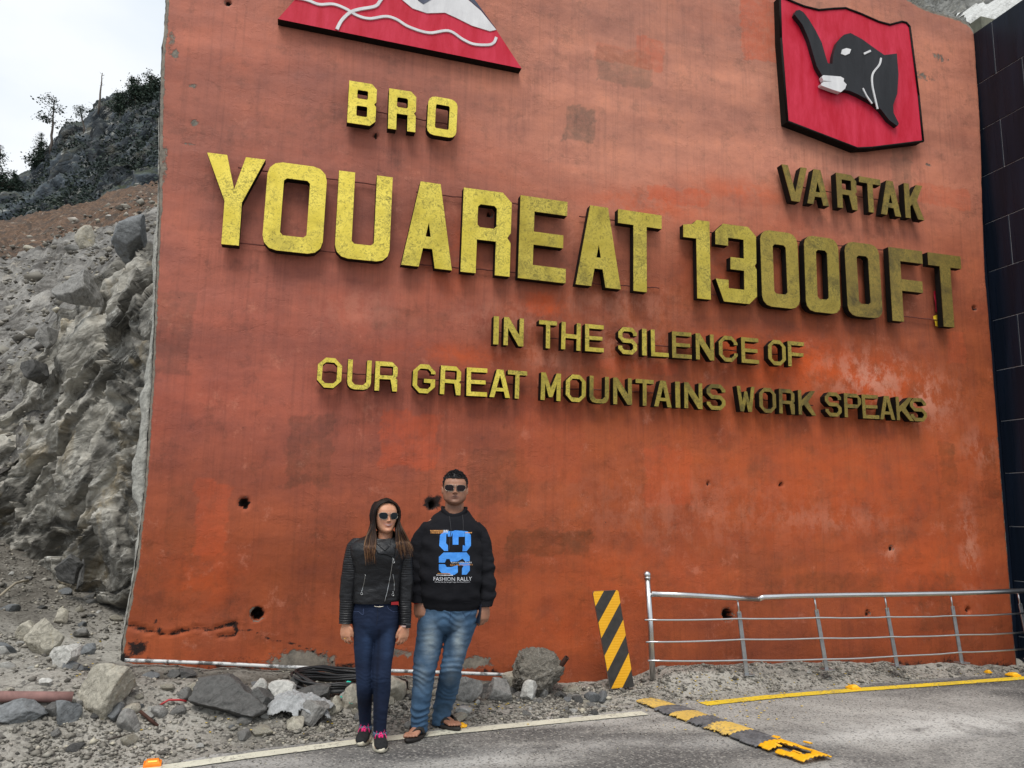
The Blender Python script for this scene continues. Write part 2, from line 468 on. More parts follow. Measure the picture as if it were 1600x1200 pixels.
# ================================================================== GROUND
def road_edge(x):
    return interp(x, [(-40, -4.0), (-8, 3.7), (-0.63, 5.35), (0.3, 5.62), (1.675, 5.80), (2.85, 6.03), (3.43, 6.2), (5.18, 6.5), (7.3, 6.72), (8.5, 6.8), (40, 9)])
def gh(x, y):
    """height of the dirt and gravel"""
    base = interp(x, [(-12, 1.6), (-6, 0.9), (-3, 0.5), (-1.2, 0.33), (0, 0.24), (1.3, 0.14), (2.4, 0.03), (3.1, 0.05), (3.45, 0.15), (8, 0.15), (12, 0.2)])
    e = road_edge(x)
    w = interp(x, [(2.4, 1.0), (3.4, 0.45)])
    k = sstep(e + 0.12, e + 0.12 + w, y)
    z = base * k
    if x < 0: z += max(0, y - 7.6) * 0.10 * sstep(0.2, -1.2, x)
    if x < -2.0: z += (-2.0 - x) * 0.12 * k
    # trodden ditch along the wall on the left
    z -= 0.06 * math.exp(-((y - 6.72) / 0.22) ** 2) * sstep(2.6, 1.6, x) * sstep(-1.6, -0.9, x)
    near = sstep(e + 0.05, e + 0.25, y)
    p = Vector((x, y, 0))
    z += near * (0.030 * mn.fractal(p * 2.3, 1, 2, 4) + 0.012 * mn.fractal(p * 9, 1, 2, 3))
    s = sstep(e - 0.02, e + 0.16 + 0.07 * mn.noise(p * 1.7) + 0.05 * mn.noise(p * 6), y)
    return lerp(-0.035, z + 0.008, s)
def grid(name, xs, ys, fn, mat):
    V = [(x, y, fn(x, y)) for y in ys for x in xs]
    nx = len(xs)
    F = [(j * nx + i, j * nx + i + 1, (j + 1) * nx + i + 1, (j + 1) * nx + i) for j in range(len(ys) - 1) for i in range(nx - 1)]
    return mesh_obj(name, V, F, mat, smooth=True)
def spaced(a, b, fine0, fine1, st, coarse):
    L = []; x = a
    while x < b:
        L.append(x); x += st if fine0 <= x < fine1 else coarse
    L.append(b); return L
gxs = [-400, -150, -60, -30] + spaced(-14, 14, -3.6, 8.6, 0.035, 0.5) + [30, 60, 150, 400]
gys = [-300, -80, -20, 0, 3] + spaced(4.0, 16, 4.9, 8.2, 0.03, 0.14) + [30, 80, 200, 500]
g = grid('gravel_ground', gxs, gys, lambda x, y: gh(x, y) if -15 < x < 15 and y < 17 else gh(max(-14, min(14, x)), min(16, y)) - 0.05, MGROUND)
tag(g, kind='structure')
vcol(g, 'wet', lambda c: (math.exp(-((c.y - 6.75) / 0.3) ** 2) * sstep(2.8, 1.5, c.x) * sstep(-2.2, -1, c.x) + 0.8 * sstep(-0.9, -2.5, c.x) * sstep(7.2, 8.5, c.y), 0, 0, 1))
# road sheet
DUSTB = [(1500, 1130, 0.9, 0.28, 1.2), (1380, 1150, 0.7, 0.18, 0.9), (1250, 1195, 0.4, 0.1, 0.4), (760, 1190, 0.5, 0.15, 0.7), (900, 1165, 0.7, 0.12, 0.55), (420, 1195, 0.4, 0.12, 0.5), (1120, 1160, 0.4, 0.15, 0.5), (100, 1185, 0.9, 0.25, 1.0)]
DARKB = [(880, 1140, 0.5, 0.08, 0.9), (640, 1180, 0.5, 0.12, 0.8), (1330, 1180, 0.22, 0.1, 0.8), (1050, 1125, 0.3, 0.08, 0.7), (1400, 1085, 0.6, 0.08, 0.4), (1120, 1090, 0.35, 0.06, 0.7), (1500, 1170, 0.3, 0.03, 0.9), (1430, 1140, 0.2, 0.02, 0.8), (450, 1170, 0.4, 0.05, 0.7)]
DB = [(onZ(a, b), sx, sy, k) for a, b, sx, sy, k in DUSTB]; KB = [(onZ(a, b), sx, sy, k) for a, b, sx, sy, k in DARKB]
def dustf(c):
    f = lambda L: min(1, sum(k * math.exp(-((c.x - q.x) / sx) ** 2 - ((c.y - q.y) / sy) ** 2) for q, sx, sy, k in L))
    e = math.exp(-((c.y - road_edge(c.x) - 0.12) / 0.08) ** 2) * 0.4
    return (min(1, f(DB) + e), f(KB), 0, 1)
rxs = [-60, -30, -14, -8] + spaced(-4, 10, -3.0, 9.5, 0.05, 0.3) + [14, 25, 60]
def road_strip():
    V = []; F = []
    ts = [-25, -8, -3, -1.6] + [-1.4 + 0.05 * i for i in range(36)]
    for x in rxs:
        e = road_edge(x)
        for t_ in ts:
            y = e + t_
            V.append((x, y, 0.0 + (0.002 * mn.noise(Vector((x, y, 0)) * 1.3) if t_ > -1.5 else 0)))
    n = len(ts)
    for i in range(len(rxs) - 1):
        for j in range(n - 1):
            F.append((i * n + j, (i + 1) * n + j, (i + 1) * n + j + 1, i * n + j + 1))
    return mesh_obj('road', V, F, MASPH, smooth=True)
rd = road_strip(); tag(rd, kind='structure'); vcol(rd, 'dust', dustf)

def m_paint(name, c, thr=0.5):
    t = NT(name, 0.7)
    n = t.noise(30, 6, 0.75)
    t.color(t.mix(t.ramp(t.math('ADD', n, t.math('MULTIPLY', t.noise(3, 4, 0.6), 0.4)), [(0.66 + thr * 0.2, 0.0), (0.76 + thr * 0.2, 0.7)]), t.ramp(t.noise(5, 5, 0.6), [(0.3, tuple(x * 0.8 for x in c[:3]) + (1,)), (0.7, c)]), lin(110, 106, 98)))
    t.bump(n, 0.3, 0.004)
    return t.m
WHITEP = m_paint('road_paint_white', lin(214, 211, 192), 0.4); YELP = m_paint('road_paint_yellow', lin(236, 200, 44), 0.35)
def road_line(name, pts, w, mat):
    """painted band along ground points, with slightly chipped borders"""
    V = []; F = []; P = []
    for (a, b) in zip(pts, pts[1:]):
        a, b = Vector(a), Vector(b); n = max(2, int((b - a).length / 0.03))
        P += [a.lerp(b, i / n) for i in range(n)]
    P.append(Vector(pts[-1]))
    for i, p in enumerate(P):
        d = (P[min(i + 1, len(P) - 1)] - P[max(0, i - 1)]).normalized(); q = Vector((-d.y, d.x, 0))
        for s_ in (-1, 0, 1):
            j = 0.006 * mn.noise(p * 9 + Vector((0, 0, s_))) + 0.004 * mn.noise(p * 30 + Vector((0, 5, s_)))
            r = p + q * s_ * (w / 2 + j)
            V.append((r.x, r.y, 0.0065))
    for i in range(len(P) - 1):
        for k in (0, 1): F.append((i * 3 + k, (i + 1) * 3 + k, (i + 1) * 3 + k + 1, i * 3 + k + 1))
    return tag(mesh_obj(name, V, F, mat, smooth=True), kind='structure')
def gp(px, py): v = onZ(px, py); return (v.x, v.y, 0)
wl = [(-9, 3.4, 0), (-3.2, 4.72, 0), gp(262, 1200), gp(420, 1178), gp(560, 1160), gp(700, 1145), gp(850, 1130), gp(1008, 1115)]
road_line('edge_line_white', wl, 0.115, WHITEP)
road_line('edge_line_yellow', [gp(1098, 1101), gp(1200, 1090), gp(1333, 1079), gp(1480, 1069), gp(1600, 1060), (7.78, 6.62, 0)], 0.12, YELP)

# ================================================================== RED WALL
WY = 7.0
def W(px, py): v = onY(px, py, WY); return v.x, v.z
LE = sorted([(W(*p)[1], W(*p)[0]) for p in [(262, -60), (258, 0), (251, 100), (248, 200), (247, 345), (242, 450), (236, 600), (226, 750), (212, 880), (190, 1000), (188, 1040)]])
LE = [(-0.6, LE[0][1])] + LE + [(9, LE[-1][1] - 0.05)]
RE = sorted([(W(*p)[1], W(*p)[0]) for p in [(1524, 54), (1533, 190), (1541, 427), (1553, 580), (1566, 740), (1585, 990), (1590, 1030)]])
RE = [(-0.6, RE[0][1])] + RE + [(9, RE[-1][1])]
TOP = [(-2, 8.5), (2, 8.4), (5, 8.15), (6.4, 7.98)] + [W(*p) for p in [(1420, 0), (1445, 14), (1472, 22), (1500, 30), (1515, 38), (1527, 56)]] + [(9, 7.4)]
HOLES = [((381, 787), .045, .10), ((401, 960), .055, .16), ((587, 212), .026, .10), ((357, 5), .03, .10), ((1355, 958), .028, .12), ((1137, 961), .06, .16), ((1523, 482), .03, .12),
         ((1317, 427), .03, .12), ((766, 335), .028, .10), ((1513, 953), .03, .12), ((675, 789), .035, .14), ((1107, 755), .02, .08), ((1221, 757), .02, .08), ((1392, 858), .03, .05)]
HW = [(W(*p), r, d) for p, r, d in HOLES]
def blobs(L):
    return [(W(a, b), (W(a + rx, b)[0] - W(a - rx, b)[0]) / 2, (W(a, b - ry)[1] - W(a, b + ry)[1]) / 2, k) for a, b, rx, ry, k in L]
FRESH = blobs([(1250, 570, 110, 45, 1.0), (1360, 600, 90, 45, .9), (1150, 545, 60, 30, .8), (862, 478, 40, 22, .9), (1010, 320, 90, 22, .7), (1160, 300, 80, 20, .6), (720, 555, 90, 18, .6), (1120, 420, 60, 60, .5),
               (1300, 300, 60, 30, .4), (1330, 760, 260, 120, .45), (1450, 880, 120, 80, .5), (700, 400, 40, 60, .6), (320, 900, 70, 60, .5), (900, 980, 120, 60, .35), (1240, 400, 60, 80, .35), (1000, 900, 180, 60, .4)])
PALE = blobs([(1360, 590, 70, 40, 1), (1440, 620, 50, 40, .9), (990, 540, 60, 30, .6), (790, 500, 80, 30, .35), (960, 470, 100, 40, .35), (1515, 860, 14, 70, .7), (1530, 700, 25, 30, .6), (560, 480, 80, 40, .3), (1390, 860, 12, 14, .9), (1080, 800, 180, 60, .25), (1290, 810, 120, 25, .35), (850, 560, 60, 20, .4)])
GREY = blobs([(470, 1035, 70, 26, .62), (255, 255, 10, 60, .5), (268, 60, 10, 40, .45), (274, 85, 8, 12, .6), (300, 135, 9, 5, .6), (306, 133, 5, 5, .5), (305, 193, 10, 8, .5), (295, 225, 22, 5, .5), (740, 1035, 40, 14, .6), (560, 480, 6, 4, .4), (1450, 258, 8, 5, .5), (1468, 90, 22, 14, .42), (1440, 120, 30, 12, .42), (1600, 1020, 30, 30, .4), (620, 1020, 60, 14, .45)])
GRIME = blobs([(215, 1012, 22, 14, .8), (192, 1030, 12, 10, 1), (675, 787, 15, 13, 1.0), (668, 783, 8, 8, .9), (684, 780, 8, 7, .9), (401, 950, 9, 6, .6), (245, 985, 12, 8, .7), (243, 972, 4, 6, .8), (270, 968, 10, 6, .5), (350, 996, 12, 6, .5), (560, 1040, 60, 7, .7), (760, 1050, 30, 8, .7), (870, 1072, 40, 6, .5), (1130, 1040, 40, 8, .4), (1300, 1035, 120, 5, .5), (1210, 990, 40, 20, .25), (1480, 950, 14, 60, .4), (1560, 960, 12, 60, .4), (1450, 930, 16, 60, .3), (980, 880, 60, 8, .3), (1060, 910, 40, 30, .28), (1160, 1000, 16, 20, .3), (390, 960, 5, 4, .5)])
CRK = [[W(*p) for p in L] for L in ([(188, 972), (205, 978), (228, 985), (262, 993), (285, 986), (305, 982), (330, 984), (350, 978), (368, 974), (369, 992), (352, 996), (340, 992)], [(372, 986), (392, 984), (420, 998), (460, 1006), (500, 1022), (530, 1040)])]
SHIELD_PX = [(1218, -6), (1220, 60), (1230, 190), (1339, 232), (1362, 231), (1442, 221), (1435, 150), (1421, 42), (1416, 36), (1409, 34), (1390, 39), (1372, 34), (1345, 22), (1321, 13), (1300, 14), (1279, 16), (1255, 10), (1238, 3)]
def segd(x, z, L):
    b = 9
    for (ax, az), (bx, bz) in zip(L, L[1:]):
        dx, dz = bx - ax, bz - az
        t_ = max(0, min(1, ((x - ax) * dx + (z - az) * dz) / (dx * dx + dz * dz + 1e-9)))
        b = min(b, math.hypot(x - ax - dx * t_, z - az - dz * t_))
    return b
rp = random.Random(31)
RECTS = []
for a, b, c_, d_, k, ch in [(1472, 690, 1497, 762, .8, 0), (800, 828, 925, 870, .9, 0), (938, 70, 1015, 140, .7, 0), (890, 165, 930, 224, .9, 0), (1160, 860, 1225, 960, .35, 0), (1440, 895, 1500, 985, .6, 0), (830, 455, 868, 492, .8, 1), (1275, 262, 1350, 330, .4, 0), (1015, 700, 1080, 790, .5, 1), (250, 455, 295, 590, .6, 0), (1250, 895, 1380, 925, .5, 0), (940, 560, 1060, 585, .6, 1), (1020, 290, 1110, 325, .7, 1), (590, 480, 700, 520, .35, 0), (1540, 700, 1562, 780, .5, 0)]:
    (x0, z1), (x1, z0) = W(a, b), W(c_, d_); RECTS.append((x0, x1, z0, z1, k, ch))
for _ in range(16):
    x = rp.uniform(-1, 7.6); z = rp.uniform(.3, 7.8); w = rp.uniform(.12, .7); h = rp.uniform(.12, .8)
    RECTS.append((x, x + w, z, z + h, rp.uniform(.25, .7), 0 if rp.random() < .62 else 1))
def build_wall():
    patch_ = []
    nu, nv = 440, 400
    zb = -0.5
    V = []; wear = []; fade_and_light = []
    for j in range(nv + 1):
        for i in range(nu + 1):
            u, v = i / nu, j / nv
            z0 = lerp(zb, 8.2, v)
            xl, xr = interp(z0, LE), interp(z0, RE)
            x = lerp(xl, xr, u)
            z = lerp(zb, interp(x, TOP), v)
            xl, xr = interp(z, LE), interp(z, RE)
            ej = 0.022 * mn.fractal(Vector((z * 5, 3, 0)), 1, 2, 4)
            x = lerp(xl + ej, xr + 0.6 * ej, u)
            if v > 0.97: z += 0.02 * mn.fractal(Vector((x * 4, 7, 0)), 1, 2, 4) * (v - 0.97) / 0.03
            p = Vector((x, 0, z))
            y = WY + 0.010 * mn.fractal(p * 0.8, 1, 2, 3) + 0.0035 * mn.fractal(Vector((x * 3, 1, z * 6)), 1, 2, 4)
            edge_l, edge_r, edge_t = x - xl, xr - x, interp(x, TOP) - z
            bare = max(0, 1 - edge_l / 0.045) * 0.9 + 0.34 * max(0, 1 - edge_l / 0.25) * (1 if z > 4 else 0.35)
            bare = max(bare, max(0, 1 - edge_t / 0.06), 0.8 * max(0, 1 - edge_r / 0.03) + (0.3 if edge_r < 0.1 and z < 2.5 else 0))
            gr = 0.75 * max(0, 1 - edge_l / 0.02)
            y += 0.02 * max(0, 1 - edge_l / 0.02) + 0.02 * max(0, 1 - edge_r / 0.02)
            for (cx, cz), rx, rz, k in GREY: 
                q = ((x - cx) / rx) ** 2 + ((z - cz) / rz) ** 2
                if q < 6: bare = max(bare, k * math.exp(-q * 0.7) + 0.12 * math.exp(-q))
            for (cx, cz), rx, rz, k in GRIME:
                q = ((x - cx) / rx) ** 2 + ((z - cz) / rz) ** 2
                if q < 6: gr = max(gr, k * math.exp(-q * 0.8))
            fr = 0; pl = 0
            for (cx, cz), rx, rz, k in FRESH:
                q = ((x - cx) / rx) ** 2 + ((z - cz) / rz) ** 2
                if q < 5: fr = max(fr, k * math.exp(-q))
            for (cx, cz), rx, rz, k in PALE:
                q = ((x - cx) / rx) ** 2 + ((z - cz) / rz) ** 2
                if q < 5: pl = max(pl, k * math.exp(-q))
            if z < 1.0 and x < 1.6:
                d = segd(x, z, CRK[0])
                wv = 0.016 + 0.014 * mn.noise(p * 7)
                gr = max(gr, 0.82 * max(0, 1 - d / (wv * 2.2)))
                if d < wv: y += 0.03 * (1 - d / wv)
                d2 = segd(x, z, CRK[1]); gr = max(gr, 0.7 * max(0, 1 - d2 / 0.03))
            gz = z - lerp(0.36, 0.02, sstep(-1.2, 2.4, x)) if x < 2.9 else z - 0.14
            gr = max(gr, 0.62 * max(0, 1 - gz / 0.16) * (0.6 + 0.5 * mn.noise(Vector((x * 2, 0, 9)))))
            for (cx, cz), r, dp in HW:
                r = r * .86; dd = math.hypot(x - cx, z - cz)
                if dd < r * 2.2:
                    rr = r * (1 + 0.25 * mn.noise(Vector((x * 20, z * 20, r * 50))))
                    y += dp * sstep(rr * 1.15, rr * 0.6, dd)
                    if dd < rr * 1.05: gr = max(gr, 1.2)
                    elif dd < rr * 1.5: bare = max(bare, 0.55)
            fade_sheen = sstep(2.9, 5.8, z + 0.35 * mn.fractal(Vector((x * 0.5, 0, z * 0.8)), 1, 2, 3) - 0.16 * (x - 2) * (0.6 if x > 2 else 1.3))  # rises with height: paint fade plus painted-in sky sheen
            if x > 6.0: fade_sheen *= 0.75
            dr = 0
            for zb_, xa, xb_, ln in ((3.77, -.9, 7.25, .5), (2.60, .2, 6.7, .4), (3.38, 1.7, 5.2, .3), (5.0, .3, 1.5, .4), (4.95, 5.0, 6.6, .4), (5.6, 4.9, 6.9, .5), (6.0, 0, 2.3, .6)):
                if xa < x < xb_ and z < zb_: dr = max(dr, math.exp(-(zb_ - z) / ln))
            pr_ = [0, 0]; jx = x + .05 * mn.fractal(p * 6, 1, 2, 3); jz = z + .05 * mn.fractal(p * 5 + Vector((4, 0, 0)), 1, 2, 3)
            for x0, x1, z0, z1, k, ch in RECTS:
                if x0 - .05 < jx < x1 and z0 < jz < z1: pr_[ch] = max(pr_[ch], k)
            lf = sstep(3.2, .2, x) * sstep(.9, 2.6, z) * (1 - .0)
            patch_.append((pr_[0], pr_[1], lf, 1))
            V.append((x, y, z)); wear.append((min(1, bare), min(1, gr), fr, 1)); fade_and_light.append((fade_sheen, pl, dr, 1))
    n = nu + 1
    F = [(j * n + i, j * n + i + 1, (j + 1) * n + i + 1, (j + 1) * n + i) for j in range(nv) for i in range(nu)]
    o = mesh_obj('paint_face', V, F, MWALL, smooth=True)
    for nm, dat in (('wear', wear), ('fade_and_light', fade_and_light), ('patch', patch_)):
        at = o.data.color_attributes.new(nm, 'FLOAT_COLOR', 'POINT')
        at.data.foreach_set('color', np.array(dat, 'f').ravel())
    # concrete body behind the painted face
    border = [V[j * n] for j in range(nv + 1)][::6] + [V[nv * n + i] for i in range(1, nu)][::6] + [V[j * n + nu] for j in range(nv, -1, -1)][::6]
    B = MB(); m = len(border)
    vv = [(a, b + 0.012, c) for a, b, c in border]
    bk = [(a, b + 0.55, c) for a, b, c in border]
    B.add(vv + bk, [(i, i + 1, m + i + 1, m + i) for i in range(m - 1)] + [(m - 1, 0, m, 2 * m - 1), tuple(range(m, 2 * m))])
    b = B.build('concrete_body', CONC, smooth=False)
    return o, b
wall = empty('retaining_wall', (3.2, WY, 0), label='tall orange-red painted concrete retaining wall with weathered plaster, carrying the gold letters', cat='wall')
for o in build_wall():
    o.parent = wall; o.matrix_parent_inverse = Matrix.Translation((-3.2, -WY, 0))
def adopt(o, parent):
    o.parent = parent; o.matrix_parent_inverse = parent.matrix_basis.inverted(); return o
# rough cement strip down the wall's left end
def cement_strip():
    V = []; F = []; n = 150; k = 9
    for j in range(n + 1):
        z = lerp(0.3, 5.2, j / n)
        x0 = interp(z, LE)
        w_ = interp(z, [(0.3, 0.03), (1.45, 0.035), (1.6, 0.12), (2.6, 0.09), (2.8, 0.05), (3.3, 0.035), (3.5, 0.06), (4.2, 0.03), (5.2, 0.02)]) * (1 + 0.6 * mn.fractal(Vector((z * 3, 0, 0)), 1, 2, 3))
        for i in range(k + 1):
            a = i / k
            bul = 0.055 * math.sin(a * math.pi) ** 0.6 + 0.02 * mn.fractal(Vector((a * 2, z * 9, 4)), 1, 2, 3)
            V.append((x0 + 0.004 - w_ * a, WY + 0.06 + 0.10 * a - bul, z))
    for j in range(n):
        for i in range(k): F.append((j * (k + 1) + i, (j + 1) * (k + 1) + i, (j + 1) * (k + 1) + i + 1, j * (k + 1) + i + 1))
    return mesh_obj('cement_strip', V, F, m_rock('pale_cement', lin(120, 118, 112), lin(168, 166, 158), lin(206, 204, 196), None, 5, 0.9, bd=0.02), smooth=True)
adopt(cement_strip(), wall)

# ================================================================== BLACK TILED PILLAR
PX = 7.80
pil = empty('tiled_pillar', (PX + 0.7, 6.6, 0), label='black polished stone tiled wall end standing at right angles to the red wall', cat='pillar')
def m_tile():
    t = NT('black_polished_stone', 0.25, spec=0.22)
    t.color(t.ramp(t.noise(0.7, 5, 0.6, 0.5, t.vec((1, 6, 0.4))), [(0.35, (0.004, 0.007, 0.013, 1)), (0.7, (0.011, 0.017, 0.032, 1))]))
    t.rough(t.ramp(t.noise(1.2, 6, 0.65, 0.3, t.vec((1, 14, 0.5))), [(0.35, 0.22), (0.7, 0.5)]))
    return t.m
MT = m_tile(); GROUT = plain('grey_grout', (0.42, 0.42, 0.43, 1), 0.9)
back = MB(); back.box((PX + 0.30, 7.36, 3.2), (0.9, 0.52, 7.1)); adopt(back.build('backing_slab', MT, smooth=False), pil); core = MB(); core.box((PX + 0.706, 6.62, 3.58), (1.39, 0.93, 7.86)); adopt(core.build('core', GROUT, smooth=False), pil)
tile_me = {}
zj = [-0.25] + [2.106 + 0.5925 * k for k in range(-3, 10)]
zj[-1] = 7.53
for k in range(len(zj) - 1):
    j0 = 6.41 if k % 2 else 6.755
    cuts = [6.14] + [c for c in (j0 - 0.8, j0, j0 + 0.8) if 6.2 < c < 7.05] + [7.098]
    for a, b in zip(cuts, cuts[1:]):
        key = (round(b - a, 3), round(zj[k + 1] - zj[k], 3))
        if key not in tile_me:
            B = MB(); B.box((0, 0, 0), (0.03, key[0] - 0.010, key[1] - 0.009)); o = B.build('tile', MT, smooth=False); bevel(o, 0.0025, 1); tile_me[key] = o.data
        else:
            o = bpy.data.objects.new('tile', tile_me[key]); COL.objects.link(o)
        o.location = (PX + 0.017, (a + b) / 2, (zj[k] + zj[k + 1]) / 2)
        o.rotation_euler = (0, random.Random(k * 7 + int(a * 10)).uniform(-0.002, 0.002), random.Random(k).uniform(-0.003, 0.003))
        adopt(o, pil)
for k in range(len(zj) - 1):   # short face towards the road
    B = MB(); B.box((0, 0, 0), (1.36, 0.03, zj[k + 1] - zj[k] - 0.007)); o = B.build('tile', MT, smooth=False)
    o.location = (PX + 0.75, 6.14, (zj[k] + zj[k + 1]) / 2); adopt(o, pil)
# ================================================================== HILLSIDES
def patch(name, cols, mat, nu, nv, disp, attr=None, upto=None):
    """sheet of terrain through control profiles; cols = [(azimuth px, [(py, Y) ...])] from the foot upward"""
    V = []
    cols = sorted(cols)
    for i in range(nu + 1):
        px = lerp(cols[0][0], cols[-1][0], i / nu)
        k = 0
        while k < len(cols) - 2 and px > cols[k + 1][0]: k += 1
        a, A = cols[k]; b, B = cols[k + 1]
        t_ = (px - a) / (b - a); t_ = t_ * t_ * (3 - 2 * t_) * 0.5 + t_ * 0.5
        n = len(A) - 1
        for j in range(nv + 1):
            s_ = j / nv * n; q = min(int(s_), n - 1); f = s_ - q
            pa = lerp(np.array(A[q]), np.array(A[q + 1]), f); pb = lerp(np.array(B[q]), np.array(B[q + 1]), f)
            py, Y = lerp(pa, pb, t_)
            V.append(onY(px, py, Y))
    F = [(i * (nv + 1) + j, (i + 1) * (nv + 1) + j, (i + 1) * (nv + 1) + j + 1, i * (nv + 1) + j + 1) for i in range(nu) for j in range(nv)]
    o = mesh_obj(name, V, F, mat, smooth=True)
    me = o.data
    ns = [v.normal.copy() for v in me.vertices]
    for v, n_ in zip(me.vertices, ns): v.co = v.co + disp(v.co, n_)
    me.update()
    return o
def facets(p, s, seed=0.0):
    """chunky broken-rock relief"""
    d, pts = mn.voronoi(p * s + Vector((seed, seed * 2, 0)))
    return (d[1] - d[0]), mn.cell(pts[0] * 3.1)
ROT = Matrix.Rotation(R_(38), 3, 'Y')
def rock_disp(amp, s, st=2.2, off=0.75):
    def fn(p, n):
        w = Vector((mn.noise(p * s * 1.3), mn.noise(p * s * 1.3 + Vector((7, 0, 0))), mn.noise(p * s * 1.3 + Vector((0, 9, 0))))) * (0.35 / s)
        q = ROT @ (p + w); q = Vector((q.x, q.y, q.z * st))
        e, c = facets(q, s * .8); e2, c2 = facets(q, s * 2.2, 3.1); e3, c3 = facets(p + w * .5, s * 6, 1.1)
        r = mn.ridged_multi_fractal(q * s * .9, 0.8, 2.2, 6, 1.0, 2.0)
        tl = (q.z * s * 1.6) % 1.0
        h = amp * (0.50 * c * sstep(0, .10, e) + 0.18 * min(e, 0.6) + 0.20 * c2 * sstep(0, .05, e2) + 0.08 * c3 + 0.30 * r * .6 + 0.34 * tl + .16 * mn.fractal(p * s * 3, .8, 2.1, 5))
        return (n * 0.55 + Vector((0, -0.6, 0.15))) * (h - amp * off)
    return fn
M_CLIFF = m_rock('cliff_rock', lin(60, 58, 55), lin(150, 146, 137), lin(224, 220, 210), lin(156, 138, 104), 1.0, 0.9, white=0.95, bd=0.07, tone=True)
cl = [(-500, [(1030, 9.0), (950, 10.0), (880, 10.6), (800, 11.2), (740, 11.8), (690, 13)]),
      (-120, [(1020, 10.2), (930, 10.8), (850, 11.2), (770, 11.5), (700, 11.9), (640, 13)]),
      (0, [(1000, 10.4), (910, 10.8), (820, 11.1), (730, 11.3), (650, 11.7), (590, 12.8)]),
      (50, [(1000, 9.9), (900, 10.4), (800, 10.6), (700, 10.8), (600, 11.2), (535, 12.4)]),
      (100, [(1000, 9.4), (880, 9.8), (780, 9.8), (660, 10.1), (540, 10.6), (472, 12.0)]),
      (150, [(1000, 9.0), (880, 9.3), (760, 9.3), (640, 9.6), (500, 10.2), (425, 11.8)]),
      (190, [(1000, 8.5), (880, 8.7), (760, 8.9), (640, 9.1), (480, 9.6), (392, 11.4)]),
      (240, [(1010, 8.0), (880, 8.1), (760, 8.3), (640, 8.5), (470, 8.9), (352, 10.8)]),
      (420, [(1010, 8.0), (880, 8.1), (760, 8.3), (640, 8.5), (470, 8.9), (330, 11)])]
cliff = patch('rock_face', cl, M_CLIFF, 380, 300, rock_disp(0.50, 0.62, 2.4, 0.80))
tag(cliff, kind='structure')
def rock_tone(s, st):
    def fn(p):
        w = Vector((mn.noise(p * s * 1.3), mn.noise(p * s * 1.3 + Vector((7, 0, 0))), mn.noise(p * s * 1.3 + Vector((0, 9, 0))))) * (0.35 / s)
        q = ROT @ (p + w); q.z *= st
        e, c = facets(q, s * 1.5); e2, c2 = facets(q, s * 4.2, 3.1)
        return (min(1, max(0, .5 + .55 * c + .4 * c2)) , sstep(.10, .0, e) * .7 + .5 * sstep(.07, 0, e2), 0, 1)
    return fn
vcol(cliff, 'tone', rock_tone(0.62, 2.2))
def m_scree():
    t = NT('scree_and_red_earth', 0.95, spec=0.2)
    n = t.noise(0.35, 8, 0.68, 0.8); f = t.noise(5, 8, 0.8)
    c = t.ramp(n, [(0.32, lin(98, 96, 93)), (0.5, lin(134, 131, 126)), (0.68, lin(164, 160, 153))])
    z = t.sep(t.attr('zone'))
    red = t.ramp(f, [(0.3, lin(68, 54, 45)), (0.7, lin(118, 94, 76))])
    k = t.ramp(t.math('ADD', z[0], t.math('MULTIPLY', t.math('SUBTRACT', t.noise(0.25, 8, 0.75, 1.0), 0.5), 1.2)), [(0.42, 0.0), (0.58, 1.0)])
    c = t.mix(k, c, red)
    c = t.mix(0.8, c, t.ramp(f, [(0.3, 0.2), (0.7, 0.8)]), 'OVERLAY')
    c = t.mix(t.ramp(t.noise(0.8, 9, 0.78, 1.0, t.vec((1, .35, 2))), [(0.47, 0.0), (0.58, 0.75)]), c, lin(62, 58, 54))
    c = t.mix(t.ramp(t.noise(1.1, 9, 0.8, 0.6), [(0.58, 0.0), (0.66, 0.7)]), c, lin(176, 168, 154))
    gq = t.noise(38, 5, 0.8)
    c = t.mix(t.math('MULTIPLY', t.math('SUBTRACT', 1.0, k), 0.6), c, t.ramp(gq, [(0.3, 0.25), (0.7, 0.75)]), 'OVERLAY')
    t.color(c); t.bump(f, 0.8, 0.05); t.bump(n, 0.6, 0.15)
    return t.m
def scree_disp(p, n):
    return min(1, max(.12, (p.y - 8) / 16)) * Vector((0, -0.3, 1)) * (0.55 * mn.fractal(p * 0.35, 1, 2, 5) + 0.2 * mn.fractal(p * 1.8, .7, 2, 5) + .10 * facets(p, 1.1)[1])
sc_ = [(-500, [(860, 11.6), (690, 13.2), (520, 18), (440, 28), (380, 46), (340, 70)]),
       (0, [(740, 11.6), (585, 12.9), (490, 16.5), (430, 24), (390, 40), (345, 66)]),
       (60, [(690, 11.0), (528, 12.6), (450, 16.5), (412, 24), (378, 40), (335, 64)]),
       (110, [(640, 10.6), (468, 12.6), (415, 17), (390, 26), (360, 40), (325, 64)]),
       (190, [(560, 9.8), (396, 12.4), (372, 17), (352, 26), (330, 40), (300, 64)]),
       (250, [(560, 9.3), (368, 12.2), (345, 17), (330, 26), (312, 40), (285, 64)]),
       (420, [(560, 9.3), (348, 12.6), (330, 17), (315, 26), (300, 40), (270, 64)])]
scree = patch('scree_slope', sc_, m_scree(), 200, 140, scree_disp)
tag(scree, kind='structure')
def zonef(c): return (sstep(24, 36, c.y + 3 * mn.noise(c * 0.2) + 0.8 * (c.x + 10)), 0, 0, 1)
vcol(scree, 'zone', zonef)
M_CRAG = m_rock('crag_rock', lin(30, 36, 42), lin(66, 73, 79), lin(150, 152, 150), lin(104, 98, 82), 0.16, 0.9, white=0.85, moss=0.55, bd=0.4, tone=True)
